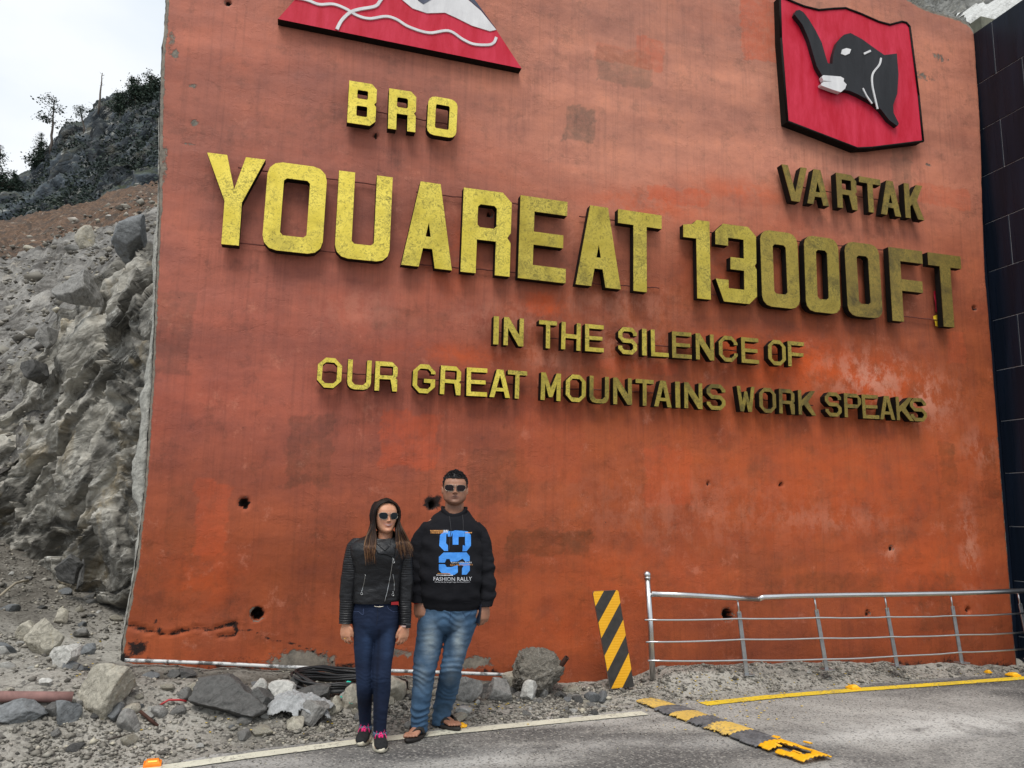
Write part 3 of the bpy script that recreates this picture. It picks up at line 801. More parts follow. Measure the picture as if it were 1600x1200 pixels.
cr = [(-500, [(400, 60), (350, 75), (300, 84), (280, 92), (262, 98), (262, 120)]),
      (-60, [(400, 56), (360, 66), (330, 76), (310, 84), (292, 95), (292, 118)]),
      (0, [(395, 56), (355, 64), (322, 74), (300, 84), (284, 95), (286, 118)]),
      (45, [(390, 56), (345, 63), (310, 71), (285, 82), (262, 94), (264, 118)]),
      (80, [(375, 56), (330, 62), (292, 70), (255, 80), (222, 92), (224, 118)]),
      (105, [(365, 56), (322, 62), (282, 69), (238, 78), (194, 91), (196, 118)]),
      (132, [(355, 56), (315, 61), (275, 68), (235, 76), (193, 90), (196, 118)]),
      (155, [(350, 56), (305, 60), (260, 67), (210, 75), (160, 88), (162, 118)]),
      (180, [(345, 56), (300, 60), (252, 66), (200, 74), (148, 86), (150, 118)]),
      (205, [(340, 56), (292, 60), (240, 66), (185, 73), (134, 84), (136, 118)]),
      (250, [(330, 56), (282, 60), (232, 65), (180, 72), (128, 82), (130, 118)]),
      (420, [(320, 56), (272, 60), (222, 65), (172, 72), (112, 82), (116, 118)])]
crag = patch('rocky_crag', cr, M_CRAG, 380, 240, rock_disp(1.9, 0.16, 1.4, 1.15))
tag(crag, kind='structure'); vcol(crag, 'tone', rock_tone(0.16, 1.4))
# slope above and behind the wall on the right
hb = []
HM = m_rock('shattered_slope_rock', lin(66, 66, 64), lin(128, 128, 124), lin(182, 181, 176), lin(150, 142, 120), 1.4, 1.0, white=0.9, strat=(1, 1, 4), bd=0.08)
def back_slope():
    xs = [1 + 0.09 * i for i in range(150)] + [14.5 + .25 * i for i in range(80)]; n = 100
    V = []; F = []
    for x in xs:
        for j in range(n):
            t_ = j / (n - 1)
            y = lerp(7.75, 14.5, t_); z = lerp(5.6, 16.5, t_ ** 1.1)
            if j < 30: t_ = j / 29; y = lerp(7.70, 8.1, t_) + max(0, x - 9) * .25 * (1 - t_); z = lerp(-.5, 5.9, t_)
            else: t_ = (j - 29) / (n - 30); y = lerp(8.1, 14.8, t_); z = lerp(5.9, 16.5, t_ ** 1.1)
            p = Vector((x, y, z)); q = ROT @ p; q.z *= 3
            e, c = facets(q, 0.8); e2, c2 = facets(q, 2.4, 2)
            h = 0.4 * c + 0.16 * c2 + 0.14 * mn.fractal(p * 1.3, .9, 2, 5)
            V.append(p + Vector((0, -0.6, 0.75)) * (h - 0.15))
    for i in range(len(xs) - 1):
        for j in range(n - 1): F.append((i * n + j, (i + 1) * n + j, (i + 1) * n + j + 1, i * n + j + 1))
    return mesh_obj('hillside', V, F, HM, smooth=True)
tag(back_slope(), kind='structure')
def shotcrete():
    a = [onY(*p, 8.3) for p in [(1500, 34), (1560, 0), (1640, -40)]]; b = [onY(*p, 8.1) for p in [(1512, 44), (1545, 52), (1600, 20)]]
    V = []; n = 40; m = 10; F = []
    for i in range(n + 1):
        t_ = i / n
        A = onY(lerp(1488, 1680, t_), lerp(27, -52, t_), 8.6); B = onY(lerp(1505, 1700, t_), lerp(40, 5, t_) + 12 * math.sin(t_ * 3), 7.7)
        for j in range(m + 1):
            p = A.lerp(B, j / m); p += Vector((0, -0.12, 0.05)) * (math.sin(math.pi * j / m) + 1.2 * mn.fractal(p * 3, 1, 2, 4)); V.append(p)
    for i in range(n):
        for j in range(m): F.append((i * (m + 1) + j, (i + 1) * (m + 1) + j, (i + 1) * (m + 1) + j + 1, i * (m + 1) + j + 1))
    return mesh_obj('sprayed_concrete', V, F, m_rock('sprayed_concrete', lin(150, 150, 146), lin(196, 196, 192), lin(226, 226, 222), None, 5, 0.8, bd=0.03), smooth=True)
tag(shotcrete(), kind='structure')
# low green-grey concrete block between the wall top and the pillar
B = MB(); p = onY(1525, 42, 7.9); B.box((p.x + 0.1, 8.0, p.z - 1.12), (0.9, 1.0, 1.9))
tag(B.build('concrete_block', plain('mossy_concrete', lin(104, 104, 90), 0.9, 0, 0.3, 8, 0.4), smooth=False, loc=(p.x, 8, p.z - 1.8)), 'mossy grey-green concrete block between the wall top and the black tiles', 'block')

# undergrowth on the crag: thousands of small leaf clumps
rng = random.Random(5)
BV = BVHTree.FromObject(crag, bpy.context.evaluated_depsgraph_get())
LEAF = NT('crag_foliage', 0.8, spec=0.2)
LEAF.color(LEAF.ramp(LEAF.noise(0.5, 5, 0.7), [(0.3, lin(38, 46, 46)), (0.55, lin(54, 64, 58)), (0.75, lin(84, 88, 70))]))
NEED = NT('conifer_needles', 0.8, spec=0.2)
NEED.color(NEED.ramp(NEED.noise(1.2, 4, 0.7), [(0.3, lin(34, 46, 42)), (0.7, lin(62, 76, 62))]))
BARK = plain('tree_bark', lin(86, 78, 72), 0.9, 0, 0.3, 6, 0.4)
def leafclump(B, p, r, n, rg):
    for _ in range(n):
        c = p + Vector((rg.gauss(0, r * .5), rg.gauss(0, r * .5), rg.gauss(0, r * .38)))
        a = Vector((rg.uniform(-1, 1), rg.uniform(-1, 1), rg.uniform(-.6, .6))).normalized(); b = a.cross(Vector((rg.uniform(-1, 1), rg.uniform(-1, 1), rg.uniform(-1, 1)))).normalized()
        s = r * rg.uniform(.14, .30)
        B.add([c - a * s, c + b * s * .6, c + a * s, c - b * s * .6], [(0, 1, 2, 3)])
B = MB(); cnt = 0
vs = crag.data.vertices
for _ in range(16000):
    v = vs[rng.randrange(len(vs))]
    p = v.co
    d = (p - Vector((0, 0, EYE))); px = None
    if p.x > 4 or p.x < -75: continue
    m_ = mn.fractal(p * 0.09, 1, 2, 4) + 0.25 * sstep(-22, -14, p.x)
    if m_ < 0.22 - .12 * sstep(78, 88, p.y) or p.y > 93: continue
    if v.normal.z < -0.2: continue
    leafclump(B, p + v.normal * 0.1 + Vector((0, 0, .1)), rng.uniform(.3, .8), 8, rng); cnt += 1
tag(B.build('undergrowth', LEAF.m, smooth=False), 'dark green scrub covering the distant crag', 'scrub', kind='stuff')

def conifer(name, px, pyb, pyt, Y, kind, label, seed, lean=0):
    rg = random.Random(seed)
    b = onY(px, pyb, Y); t_ = onY(px + lean, pyt, Y); H = (t_ - b).length
    root = empty(name, b, 0, label, 'tree', 'trees on the crag skyline')
    top = t_ - b
    T = MB(); n = 9
    pts = [top * (i / n) + Vector((mn.noise(Vector((i * .7, seed, 0))) * .02 * H, 0, 0)) for i in range(n + 1)]
    T.tube([pts[0] - Vector((0, 0, 1.0))] + pts, [0.024 * H] + [0.022 * H * (1 - i / n) + 0.04 for i in range(n + 1)], 7)
    C = MB()
    def at(f): k = f * n; i = min(int(k), n - 1); return pts[i].lerp(pts[i + 1], k - i)
    nb = {'bare': 9, 'sparse': 22, 'fir': 60, 'bush': 46}[kind]
    for i in range(nb):
        f = {'bare': rg.uniform(.35, .98), 'sparse': rg.uniform(.42, 1.0), 'fir': rg.uniform(.08, .99), 'bush': rg.uniform(.05, 1)}[kind]
        L = {'bare': rg.uniform(.03, .10), 'sparse': rg.uniform(.16, .36) * (1.0 if f < .9 else .6), 'fir': (1.05 - f) * rg.uniform(.32, .52), 'bush': rg.uniform(.3, .6) * (1.2 - f * .7)}[kind] * H
        az = rg.uniform(0, 6.28); up = {'bare': .5, 'sparse': rg.uniform(-.1, .35), 'fir': rg.uniform(-.25, .15), 'bush': rg.uniform(0, .7)}[kind]
        d = Vector((math.cos(az), math.sin(az), up)).normalized(); p0 = at(f)
        mid = p0 + d * L * .55 - Vector((0, 0, .04 * L)); e = p0 + d * L + Vector((0, 0, .05 * L))
        T.tube([p0, mid, e], [0.006 * H, 0.004 * H, 0.0015 * H], 4)
        if kind == 'bare': continue
        k = {'sparse': 5, 'fir': 6, 'bush': 7}[kind]
        for j in range(k):
            q = p0.lerp(mid, j / k * 2) if j < k / 2 else mid.lerp(e, (j / k - .5) * 2)
            if kind == 'sparse' and j < 2: continue
            leafclump(C, q + Vector((rg.gauss(0, .03 * H), rg.gauss(0, .03 * H), 0)), L * .26 + .12, 9, rg)
    T.build('trunk', BARK, root)
    if C.v: C.build('crown', NEED.m, root, smooth=False)
conifer('conifer_tree', 80, 228, 156, 91, 'sparse', 'thin half-bare conifer with a flat-topped crown standing alone on the crag skyline', 1, 5)
conifer('dead_tree', 155, 165, 114, 88, 'bare', 'bare dead trunk poking up from the crag skyline', 2, 5)
conifer('conifer_tree', 62, 262, 208, 92, 'fir', 'dark fir below the thin half-bare conifer on the crag edge', 3, 3)
conifer('conifer_tree', -4, 330, 226, 88, 'fir', 'dark fir cut by the left border of the photo', 4, 4)
conifer('conifer_tree', 28, 300, 268, 90, 'fir', 'smallest dark fir low on the crag edge', 8, -6)
conifer('conifer_tree', 132, 202, 166, 88, 'sparse', 'small leaning conifer between the thin half-bare conifer and the dead trunk', 5, -8)
conifer('conifer_tree', 212, 160, 124, 83, 'bush', 'bushy conifer on the crag top left of the wall edge', 6, -3)
conifer('conifer_tree', 236, 165, 116, 82, 'bush', 'bushy conifer on the crag top touching the wall edge', 7, 2)
conifer('conifer_tree', 188, 178, 146, 84, 'bush', 'low bushy conifer on the shoulder of the crag below its top', 9, 0)

# ================================================================== LETTERS
def arc(cx, cz, r, a0, a1, n): return [(cx + r * math.cos(a0 + (a1 - a0) * i / n), cz + r * math.sin(a0 + (a1 - a0) * i / n)) for i in range(n + 1)]
def rr(x0, z0, x1, z1, c, n=3):
    P = math.pi
    return arc(x1 - c, z0 + c, c, -P / 2, 0, n) + arc(x1 - c, z1 - c, c, 0, P / 2, n) + arc(x0 + c, z1 - c, c, P / 2, P, n) + arc(x0 + c, z0 + c, c, P, 1.5 * P, n)
def glyph(ch, w, h, t, big):
    c = min(w, h) * (0.24 if big else 0.31); ci = max(0.006, c - t * 0.9) if not big else 0.03 * h
    a = w * (0.30 if big else 0.34); tt = t * 1.12
    g = {}
    if ch == 'I': return [[(0, 0), (w, 0), (w, h), (0, h)]]
    if ch == 'L': return [[(0, 0), (w, 0), (w, t), (t, t), (t, h), (0, h)]]
    if ch == 'T': return [[(w / 2 - t / 2, 0), (w / 2 + t / 2, 0), (w / 2 + t / 2, h - t), (w, h - t), (w, h), (0, h), (0, h - t), (w / 2 - t / 2, h - t)]]
    if ch == 'E': return [[(0, 0), (w, 0), (w, t), (t, t), (t, .5 * h - .45 * t), (w * .93, .5 * h - .45 * t), (w * .93, .5 * h + .45 * t), (t, .5 * h + .45 * t), (t, h - t), (w, h - t), (w, h), (0, h)]]
    if ch == 'F': return [[(0, 0), (t, 0), (t, .42 * h), (w * .95, .42 * h), (w * .95, .42 * h + t * .9), (t, .42 * h + t * .9), (t, h - t), (w, h - t), (w, h), (0, h)]]
    if ch == 'H': return [[(0, 0), (t, 0), (t, .5 * h - t / 2), (w - t, .5 * h - t / 2), (w - t, 0), (w, 0), (w, h), (w - t, h), (w - t, .5 * h + t / 2), (t, .5 * h + t / 2), (t, h), (0, h)]]
    if ch in 'O0':
        return [rr(0, 0, w, h, c, 3 if big else 1), rr(t, t, w - t, h - t, max(ci, .004), 1)]
    if ch == 'A':
        xl = lambda z: tt + a * z / h; xr = lambda z: w - tt - a * z / h
        zb, zt = .22 * h, .22 * h + .8 * t; za = (w - 2 * tt) * h / (2 * a)
        return [[(0, 0), (tt, 0), (xl(zb), zb), (xr(zb), zb), (w - tt, 0), (w, 0), (w - a, h), (a, h)], [(xl(zt), zt), (xr(zt), zt), (w / 2, min(za, h - t))]]
    if ch == 'V':
        zi = h * (1 - (w / 2 - tt) / a)
        return [[(a, 0), (w - a, 0), (w, h), (w - tt, h), (w / 2, max(zi, t)), (tt, h), (0, h)]]
    if ch == 'Y': return [[(w / 2 - t / 2, 0), (w / 2 + t / 2, 0), (w / 2 + t / 2, .48 * h), (w, h), (w - 1.15 * t, h), (w / 2, .62 * h), (1.15 * t, h), (0, h), (w / 2 - t / 2, .48 * h)]]
    if ch == 'W': return [[(.18 * w, 0), (.38 * w, 0), (.5 * w, .42 * h), (.62 * w, 0), (.82 * w, 0), (w, h), (w - t, h), (.70 * w, .36 * h), (.57 * w, .8 * h), (.43 * w, .8 * h), (.30 * w, .36 * h), (t, h), (0, h)]]
    if ch == 'M': return [[(0, 0), (t, 0), (t, .62 * h), (.41 * w, .12 * h), (.59 * w, .12 * h), (w - t, .62 * h), (w - t, 0), (w, 0), (w, h), (w - 1.1 * t, h), (w / 2, .45 * h), (1.1 * t, h), (0, h)]]
    if ch == 'N': return [[(0, 0), (t, 0), (t, .62 * h), (w - 1.15 * t, 0), (w, 0), (w, h), (w - t, h), (w - t, .38 * h), (1.15 * t, h), (0, h)]]
    if ch == 'K': return [[(0, 0), (t, 0), (t, .34 * h), (t + .12 * w, .42 * h), (w - 1.25 * t, 0), (w, 0), (t + .38 * w, .54 * h), (w, h), (w - 1.25 * t, h), (t, .58 * h), (t, h), (0, h)]]
    if ch == 'U': return [arc(c, c, c, math.pi, 1.5 * math.pi, 3) + arc(w - c, c, c, -math.pi / 2, 0, 3) + [(w, h), (w - t, h), (w - t, t + ci), (w - t - ci, t), (t + ci, t), (t, t + ci), (t, h), (0, h)]]
    if ch == 'C': return [[(c, 0), (w - c, 0), (w, c), (w, .34 * h), (w - t, .34 * h), (w - t, t + ci), (w - t - ci, t), (t + ci, t), (t, t + ci), (t, h - t - ci), (t + ci, h - t), (w - t - ci, h - t), (w - t, h - t - ci), (w - t, .66 * h), (w, .66 * h), (w, h - c), (w - c, h), (c, h), (0, h - c), (0, c)]]
    if ch == 'G': return [[(c, 0), (w - c, 0), (w, c), (w, .5 * h), (.5 * w, .5 * h), (.5 * w, .5 * h - .9 * t), (w - t, .5 * h - .9 * t), (w - t, t + ci), (w - t - ci, t), (t + ci, t), (t, t + ci), (t, h - t - ci), (t + ci, h - t), (w - t - ci, h - t), (w - t, h - t - ci), (w - t, .68 * h), (w, .68 * h), (w, h - c), (w - c, h), (c, h), (0, h - c), (0, c)]]
    if ch == 'S':
        m = h / 2; c = c * .8; ci = max(.006, ci * .8)
        return [[(c, 0), (w - c, 0), (w, c), (w, m + t / 2 - c), (w - c, m + t / 2), (t + ci, m + t / 2), (t, m + t / 2 + ci), (t, h - t - ci), (t + ci, h - t), (w - t - ci, h - t), (w - t, h - t - ci), (w - t, .70 * h), (w, .70 * h), (w, h - c), (w - c, h), (c, h), (0, h - c), (0, m - t / 2 + c), (c, m - t / 2), (w - t - ci, m - t / 2), (w - t, m - t / 2 - ci), (w - t, t + ci), (w - t - ci, t), (t + ci, t), (t, t + ci), (t, .30 * h), (0, .30 * h), (0, c)]]
    if ch == 'P': return [[(0, 0), (t, 0), (t, .40 * h), (w - c * .8, .40 * h), (w, .40 * h + c * .8), (w, h - c * .8), (w - c * .8, h), (0, h)], rr(t, .40 * h + t, w - t, h - t, .006, 1)]
    if ch == 'R':
        return [[(0, 0), (t, 0), (t, .40 * h), (w - t * (1 if big else 1.5), .40 * h), (w - t, 0), (w, 0), (w, .40 * h), (w - .3 * c, .46 * h), (w, .52 * h), (w, h - c * .8), (w - c * .8, h), (0, h)], rr(t, .40 * h + .85 * t, w - t, h - t, .006 if not big else .03 * h, 1)]
    if ch == 'B': return [[(0, 0), (w - c * .8, 0), (w, c * .8), (w, .46 * h), (w - .3 * c, .52 * h), (w, .58 * h), (w, h - c * .8), (w - c * .8, h), (0, h)], rr(t, t, w - t, .52 * h - t * .45, .02 * h, 1), rr(t, .52 * h + t * .45, w - t, h - t, .02 * h, 1)]
    if ch == '1': return [[(w - t * 1.05, 0), (w, 0), (w, h), (.52 * w, h), (.34 * w, .94 * h), (0, .92 * h), (0, .76 * h), (w - t * 1.05, .76 * h)]]
    if ch == '3':
        k = c * .8
        return [[(k, 0), (w - k, 0), (w, k), (w, .46 * h), (w - .25 * k, .5 * h), (w, .54 * h), (w, h - k), (w - k, h), (k, h), (0, h - k), (0, .72 * h), (t, .72 * h), (t, h - t), (w - t, h - t), (w - t, .5 * h + t * .45), (.36 * w, .5 * h + t * .45), (.36 * w, .5 * h - t * .45), (w - t, .5 * h - t * .45), (w - t, t), (t, t), (t, .28 * h), (0, .28 * h)]]
def prism(loops, y0, y1):
    """solid between two planes of constant y from an outline and its holes (x, z)"""
    L = []
    for i, lp in enumerate(loops):
        ar = sum(a[0] * b[1] - b[0] * a[1] for a, b in zip(lp, lp[1:] + lp[:1]))
        if (ar > 0) != (i == 0): lp = lp[::-1]
        L.append(lp)
    tri = tessellate_polygon([[Vector((x, z, 0)) for x, z in lp] for lp in L])
    pts = [p for lp in L for p in lp]; n = len(pts)
    V = [(x, y0, z) for x, z in pts] + [(x, y1, z) for x, z in pts]
    front = []
    for a, b, c_ in tri:
        pa, pb, pc = pts[a], pts[b], pts[c_]
        s = (pb[0] - pa[0]) * (pc[1] - pa[1]) - (pc[0] - pa[0]) * (pb[1] - pa[1])
        front.append((a, b, c_) if s > 0 else (a, c_, b))
    back = [(a + n, c_ + n, b + n) for a, b, c_ in front]
    sides = []; o = 0
    for lp in L:
        m = len(lp)
        for i in range(m):
            j = (i + 1) % m
            sides.append((o + i, o + n + i, o + n + j, o + j))
        o += m
    return V, front, back, sides
LY = WY - 0.135
ROWS = [
 ('BRO', .19, (545, 126), (545, 192), (714, 158), (714, 217), [544, 588, 607, 650, 668, 714], ['BRO'], 'medium gold letter %s of the word BRO under the red triangle emblem', 'letters of the word BRO', 1),
 ('VARTAK', .17, (1222, 257), (1230, 313), (1442, 291), (1442, 344), [1222, 1261, 1260, 1294, 1307, 1338, 1343, 1376, 1375, 1406, 1413, 1442], ['VARTAK'], 'medium tarnished gold letter %s of the word VARTAK under the shield emblem', 'letters of the word VARTAK', 0),
 ('YOUAREAT13000FT', .175, (318, 237), (350, 382), (1503, 402), (1478, 511), [318, 411, 414, 508, 526, 611, 630, 709, 722, 798, 811, 885, 900, 970, 965, 1034, 1068, 1109, 1118, 1181, 1189, 1247, 1257, 1311, 1322, 1375, 1391, 1443, 1452, 1504], ['YOU', 'ARE', 'AT', '13000FT'], 'large gold letter %s of %s in the biggest line', 'letters of the biggest line', 1),
 ('INTHESILENCEOF', .152, (771, 494), (771, 538), (1256, 535), (1245, 573), [771, 779, 787, 818, 842, 870, 877, 907, 914, 943, 966, 995, 1003, 1010, 1017, 1044, 1050, 1080, 1087, 1115, 1123, 1152, 1158, 1185, 1200, 1227, 1231, 1256], ['IN', 'THE', 'SILENCE', 'OF'], 'small gold letter %s of the word %s in the upper small line', 'letters of the upper small line', 0),
 ('OURGREATMOUNTAINSWORKSPEAKS', .152, (497, 558), (497, 605), (1446, 623), (1446, 659), [496, 534, 543, 580, 586, 621, 645, 680, 688, 720, 729, 761, 765, 797, 793, 823, 845, 876, 884, 915, 921, 951, 958, 987, 993, 1021, 1022, 1049, 1055, 1062, 1069, 1097, 1104, 1133, 1151, 1179, 1186, 1212, 1217, 1241, 1247, 1274, 1289, 1314, 1319, 1345, 1347, 1372, 1374, 1397, 1400, 1426, 1422, 1447], ['OUR', 'GREAT', 'MOUNTAINS', 'WORK', 'SPEAKS'], 'small gold letter %s of the word %s in the lowest line', 'letters of the lowest line', 0)]
ORD = ['first', 'second', 'third', 'fourth', 'fifth', 'sixth', 'seventh', 'eighth', 'ninth']
rl = random.Random(3)
NAILS = []
for row, tf, tl_, bl_, tr_, br_, px, words, lab, grp, big in ROWS:
    p0, p1, q0, q1 = onY(*tl_, LY), onY(*tr_, LY), onY(*bl_, LY), onY(*br_, LY)
    wi = 0; ci = 0
    for k, ch in enumerate(row):
        while ci >= len(words[wi]): wi += 1; ci = 0
        word = words[wi]
        xm0, xm1 = px[2 * k], px[2 * k + 1]
        f = (xm0 - px[0]) / (px[-1] - px[0])
        ym = lerp((tl_[1] + bl_[1]) / 2, (tr_[1] + br_[1]) / 2, f)
        x0, x1 = onY(xm0, ym, LY).x, onY(xm1, ym, LY).x
        g_ = (x0 - p0.x) / (p1.x - p0.x)
        zt, zb = lerp(p0.z, p1.z, g_), lerp(q0.z, q1.z, g_)
        w, h = x1 - x0, zt - zb
        loops = glyph(ch, w if ch != 'I' else w, h, tf * h, big)
        loops = [[(x - w / 2, z - h / 2) for x, z in lp] for lp in loops]
        dep = 0.08 + rl.uniform(-.006, .006)
        V, fr_, bk_, sd_ = prism(loops, 0, dep)
        n_ = ORD[ci]
        same = word.count(ch) > 1
        nm = '%s%s' % (ch, ', %s character,' % n_ if same else '')
        lb = (lab % nm) if lab.count('%s') == 1 else lab % (nm, word)
        if word == '13000FT': lb = lb.replace('large gold letter', 'large gold character')
        if ch in '013': lb = {0: 'large gold digit one of 13000FT in the biggest line', 1: 'large gold digit three of 13000FT in the biggest line', 2: 'leftmost of the large gold zeros in the biggest line', 3: 'middle one of the large gold zeros in the biggest line', 4: 'rightmost of the large gold zeros in the biggest line'}[ci]
        if word == 'AT': lb = lb.replace('of AT', 'of the word AT')
        body = mesh_obj('wall_letter', V, bk_ + sd_, EDGE)
        cx, cz = (x0 + x1) / 2, (zt + zb) / 2
        body.location = (cx, LY, cz)
        body.rotation_euler = (rl.uniform(-.012, .012), rl.uniform(-.014, .014), rl.uniform(-.015, .015))
        tag(body, lb, 'letter', grp)
        rim = 0.006
        V2, f2, b2, s2 = prism(loops, -rim, -0.0005)
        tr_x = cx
        gi = 0 if tr_x < 1.9 else 1 if tr_x < 4.3 else 2 if tr_x < 5.6 else 3  # duller sheets rightward: tarnish plus glancing reflection painted into the colour
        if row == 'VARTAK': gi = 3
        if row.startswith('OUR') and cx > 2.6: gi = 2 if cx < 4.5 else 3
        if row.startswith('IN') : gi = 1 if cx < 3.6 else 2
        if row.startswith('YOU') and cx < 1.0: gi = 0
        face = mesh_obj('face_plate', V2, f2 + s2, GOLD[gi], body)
        NAILS.append((cx, cz, h))
        ci += 1
# thin steel rods the letters are wired to
ROD = plain('painted_rod', lin(96, 44, 34), 0.8, 0, 0.3, 10)
rods = []
def rod(a, b, lab):
    A, Bp = onY(*a, WY - 0.035), onY(*b, WY - 0.035); M_ = MB(); n = 24
    M_.tube([A.lerp(Bp, i / n) + Vector((0, 0.004 * mn.noise(Vector((i, a[1], 0))), 0.010 * mn.noise(Vector((i * .6, a[1], 3))))) - A for i in range(n + 1)], 0.0065, 5)
    o = M_.build('mounting_rod', ROD); o.location = A; tag(o, lab, 'rod', 'thin rods behind the letters')
rod((372, 262), (600, 290), 'thin upper rod running behind the letters of YOU'); rod((355, 378), (600, 402), 'thin lower rod running behind the letters of YOU')
rod((650, 300), (870, 326), 'thin upper rod running behind the letters of ARE'); rod((640, 412), (880, 432), 'thin lower rod running behind the letters of ARE')
rod((905, 338), (1030, 352), 'thin upper rod running behind the letters of AT'); rod((905, 442), (1030, 450), 'thin lower rod running behind the letters of AT')
rod((1100, 362), (1400, 393), 'thin upper rod running behind the digits of 13000'); rod((1090, 458), (1370, 484), 'thin lower rod running behind the digits of 13000'); rod((1392, 492), (1480, 502), 'thin rod low between the letters F and T')
rod((560, 170), (712, 196), 'thin rod behind the word BRO'); rod((1236, 290), (1432, 322), 'thin rod behind the word VARTAK')
rod((772, 519), (815, 521), 'thin rod behind the word IN'); rod((850, 528), (940, 533), 'thin rod behind the word THE'); rod((964, 536), (1160, 549), 'thin rod behind the word SILENCE'); rod((1200, 553), (1254, 557), 'thin rod behind the word OF')
rod((505, 581), (620, 588), 'thin rod behind the word OUR'); rod((650, 592), (806, 601), 'thin rod behind the word GREAT'); rod((840, 605), (1128, 619), 'thin rod behind the word MOUNTAINS'); rod((1152, 620), (1270, 634), 'thin rod behind the word WORK'); rod((1290, 630), (1442, 642), 'thin rod behind the word SPEAKS')

# ================================================================== EMBLEMS
def m_enamel(name, c, c2, rough=0.55):
    t = NT(name, rough, spec=0.25)
    t.color(t.mix(t.ramp(t.noise(1.2, 7, 0.7, 0.4, t.vec((5, 1, 1.2))), [(0.4, 0.0), (0.68, 0.7)]), c, c2)); t.bump(t.noise(6, 6, 0.7), 0.3, 0.01); return t.m
REDM = m_enamel('crimson_paint', lin(184, 14, 42), lin(214, 58, 84)); WHM = m_enamel('white_paint', lin(222, 220, 220), lin(190, 188, 190)); GRM = m_enamel('charcoal_paint', lin(30, 30, 33), lin(46, 46, 50), 0.5)
SLATE = m_enamel('slate_paint', lin(62, 66, 84), lin(92, 96, 112))
def wpoly(pts, Y): return [(v.x, v.z) for v in (onY(x, y, Y) for x, y in pts)]
def plate(name, pts, Yf, Yb, mat, parent, mats=None, pillow=0):
    V, f, b, s = prism([wpoly(pts, Yf)], Yf, Yb)
    L = parent.location
    o = mesh_obj(name, [Vector(v) - L for v in V], f + b + s, None, parent, mats=mats or [mat], fmat=[0] * len(f) + [(1 if mats else 0)] * (len(b) + len(s)))
    return o
def ribbon(name, pts, w, Yf, mat, parent, closed=False):
    """raised painted stroke along a curve on a face"""
    C = []
    P = [Vector((p[0], p[1])) for p in wpoly(pts, Yf)]
    Q = []
    for i in range(len(P) - 1):
        a, b, c, d = P[max(i - 1, 0)], P[i], P[i + 1], P[min(i + 2, len(P) - 1)]
        for k in range(6):
            t_ = k / 6
            Q.append(0.5 * ((2 * b) + (c - a) * t_ + (2 * a - 5 * b + 4 * c - d) * t_ ** 2 + (3 * b - a - 3 * c + d) * t_ ** 3))
    Q.append(P[-1])
    V = []; F = []; L = parent.location
    for i, p in enumerate(Q):
        d = (Q[min(i + 1, len(Q) - 1)] - Q[max(i - 1, 0)]).normalized(); n = Vector((-d.y, d.x))
        for s_, yy in ((-.5, Yf + .003), (-.42, Yf - .007), (.42, Yf - .007), (.5, Yf + .003)):
            q = p + n * w * s_; V.append(Vector((q.x, yy, q.y)) - L)
    m = len(Q)
    for i in range(m - 1):
        for k in range(3): F.append((i * 4 + k, (i + 1) * 4 + k, (i + 1) * 4 + k + 1, i * 4 + k + 1))
    F += [(0, 1, 2, 3), (m * 4 - 1, m * 4 - 2, m * 4 - 3, m * 4 - 4)]
    return mesh_obj(name, V, F, mat, parent)
SY = WY - 0.11
em = empty('shield_emblem', onY(1335, 120, SY), label='crimson shield emblem with a raised dark elephant head above the word VARTAK', cat='emblem')
plate('shield_plate', SHIELD_PX, SY, WY + 0.0, REDM, em, mats=[REDM, EDGE])
def border(pts, w):
    ribbon('black_rim', pts + [pts[0]], w, SY - 0.001, EDGE, em)
V_ = wpoly(SHIELD_PX, SY)
B = MB(); L = em.location
P_ = [Vector((x, SY - 0.004, z)) - L for x, z in V_]
for a, b in zip(P_, P_[1:] + P_[:1]): B.tube([a, b], 0.013, 6)
B.build('black_rim', EDGE, em)
k_ = lambda x, y: (1150 + x / 3.333, y / 3.333)
HEADP = [k_(*p) for p in [(290, 90), (298, 70), (315, 66), (335, 78), (362, 112), (400, 175), (430, 235), (450, 305), (462, 342), (485, 347), (490, 300), (510, 235), (545, 195), (580, 186), (640, 218), (700, 262), (755, 300), (820, 292), (828, 400), (822, 500), (800, 560), (803, 600), (830, 655), (822, 668), (780, 637), (740, 585), (700, 548), (620, 505), (575, 485), (530, 480), (470, 440), (430, 402), (405, 360), (385, 292), (365, 222), (330, 142)]]
def relief(name, pts, Yf, h, mat, parent, inset=0.03, seed=0):
    """softly rounded relief: outline, then inset loops rising"""
    lp = wpoly(pts, Yf); L = parent.location
    Yt = Yf - h
    V, f, b, s = prism([lp], Yt, Yf)
    bm = bmesh.new(); vs_ = [bm.verts.new(Vector(v) - L) for v in V]
    for q in f + s: bm.faces.new([vs_[i] for i in q])
    o = bpy.data.meshes.new(name); es = [e for e in bm.edges if abs(e.verts[0].co.y - (Yt - L.y)) < 1e-6 and abs(e.verts[1].co.y - (Yt - L.y)) < 1e-6 and len([q for q in e.link_faces if abs(q.normal.y) < 0.5]) == 1]
    bm.normal_update(); bmesh.ops.bevel(bm, geom=es, offset=h * .8, segments=3, affect='EDGES', profile=0.5, clamp_overlap=True)
    bm.to_mesh(o); bm.free(); o.materials.append(mat)
    ob = bpy.data.objects.new(name, o); COL.objects.link(ob); ob.parent = parent
    return shade_auto(ob, 50)
relief('elephant_head', HEADP, SY, 0.055, GRM, em)
relief('tusk', [k_(*p) for p in [(432, 412), (440, 403), (530, 410), (548, 420), (546, 434), (520, 440), (440, 430)]], SY - 0.02, 0.048, WHM, em)
relief('tusk', [k_(*p) for p in [(427, 448), (440, 438), (545, 436), (560, 452), (552, 474), (530, 492), (490, 480), (430, 458)]], SY - 0.02, 0.052, WHM, em)
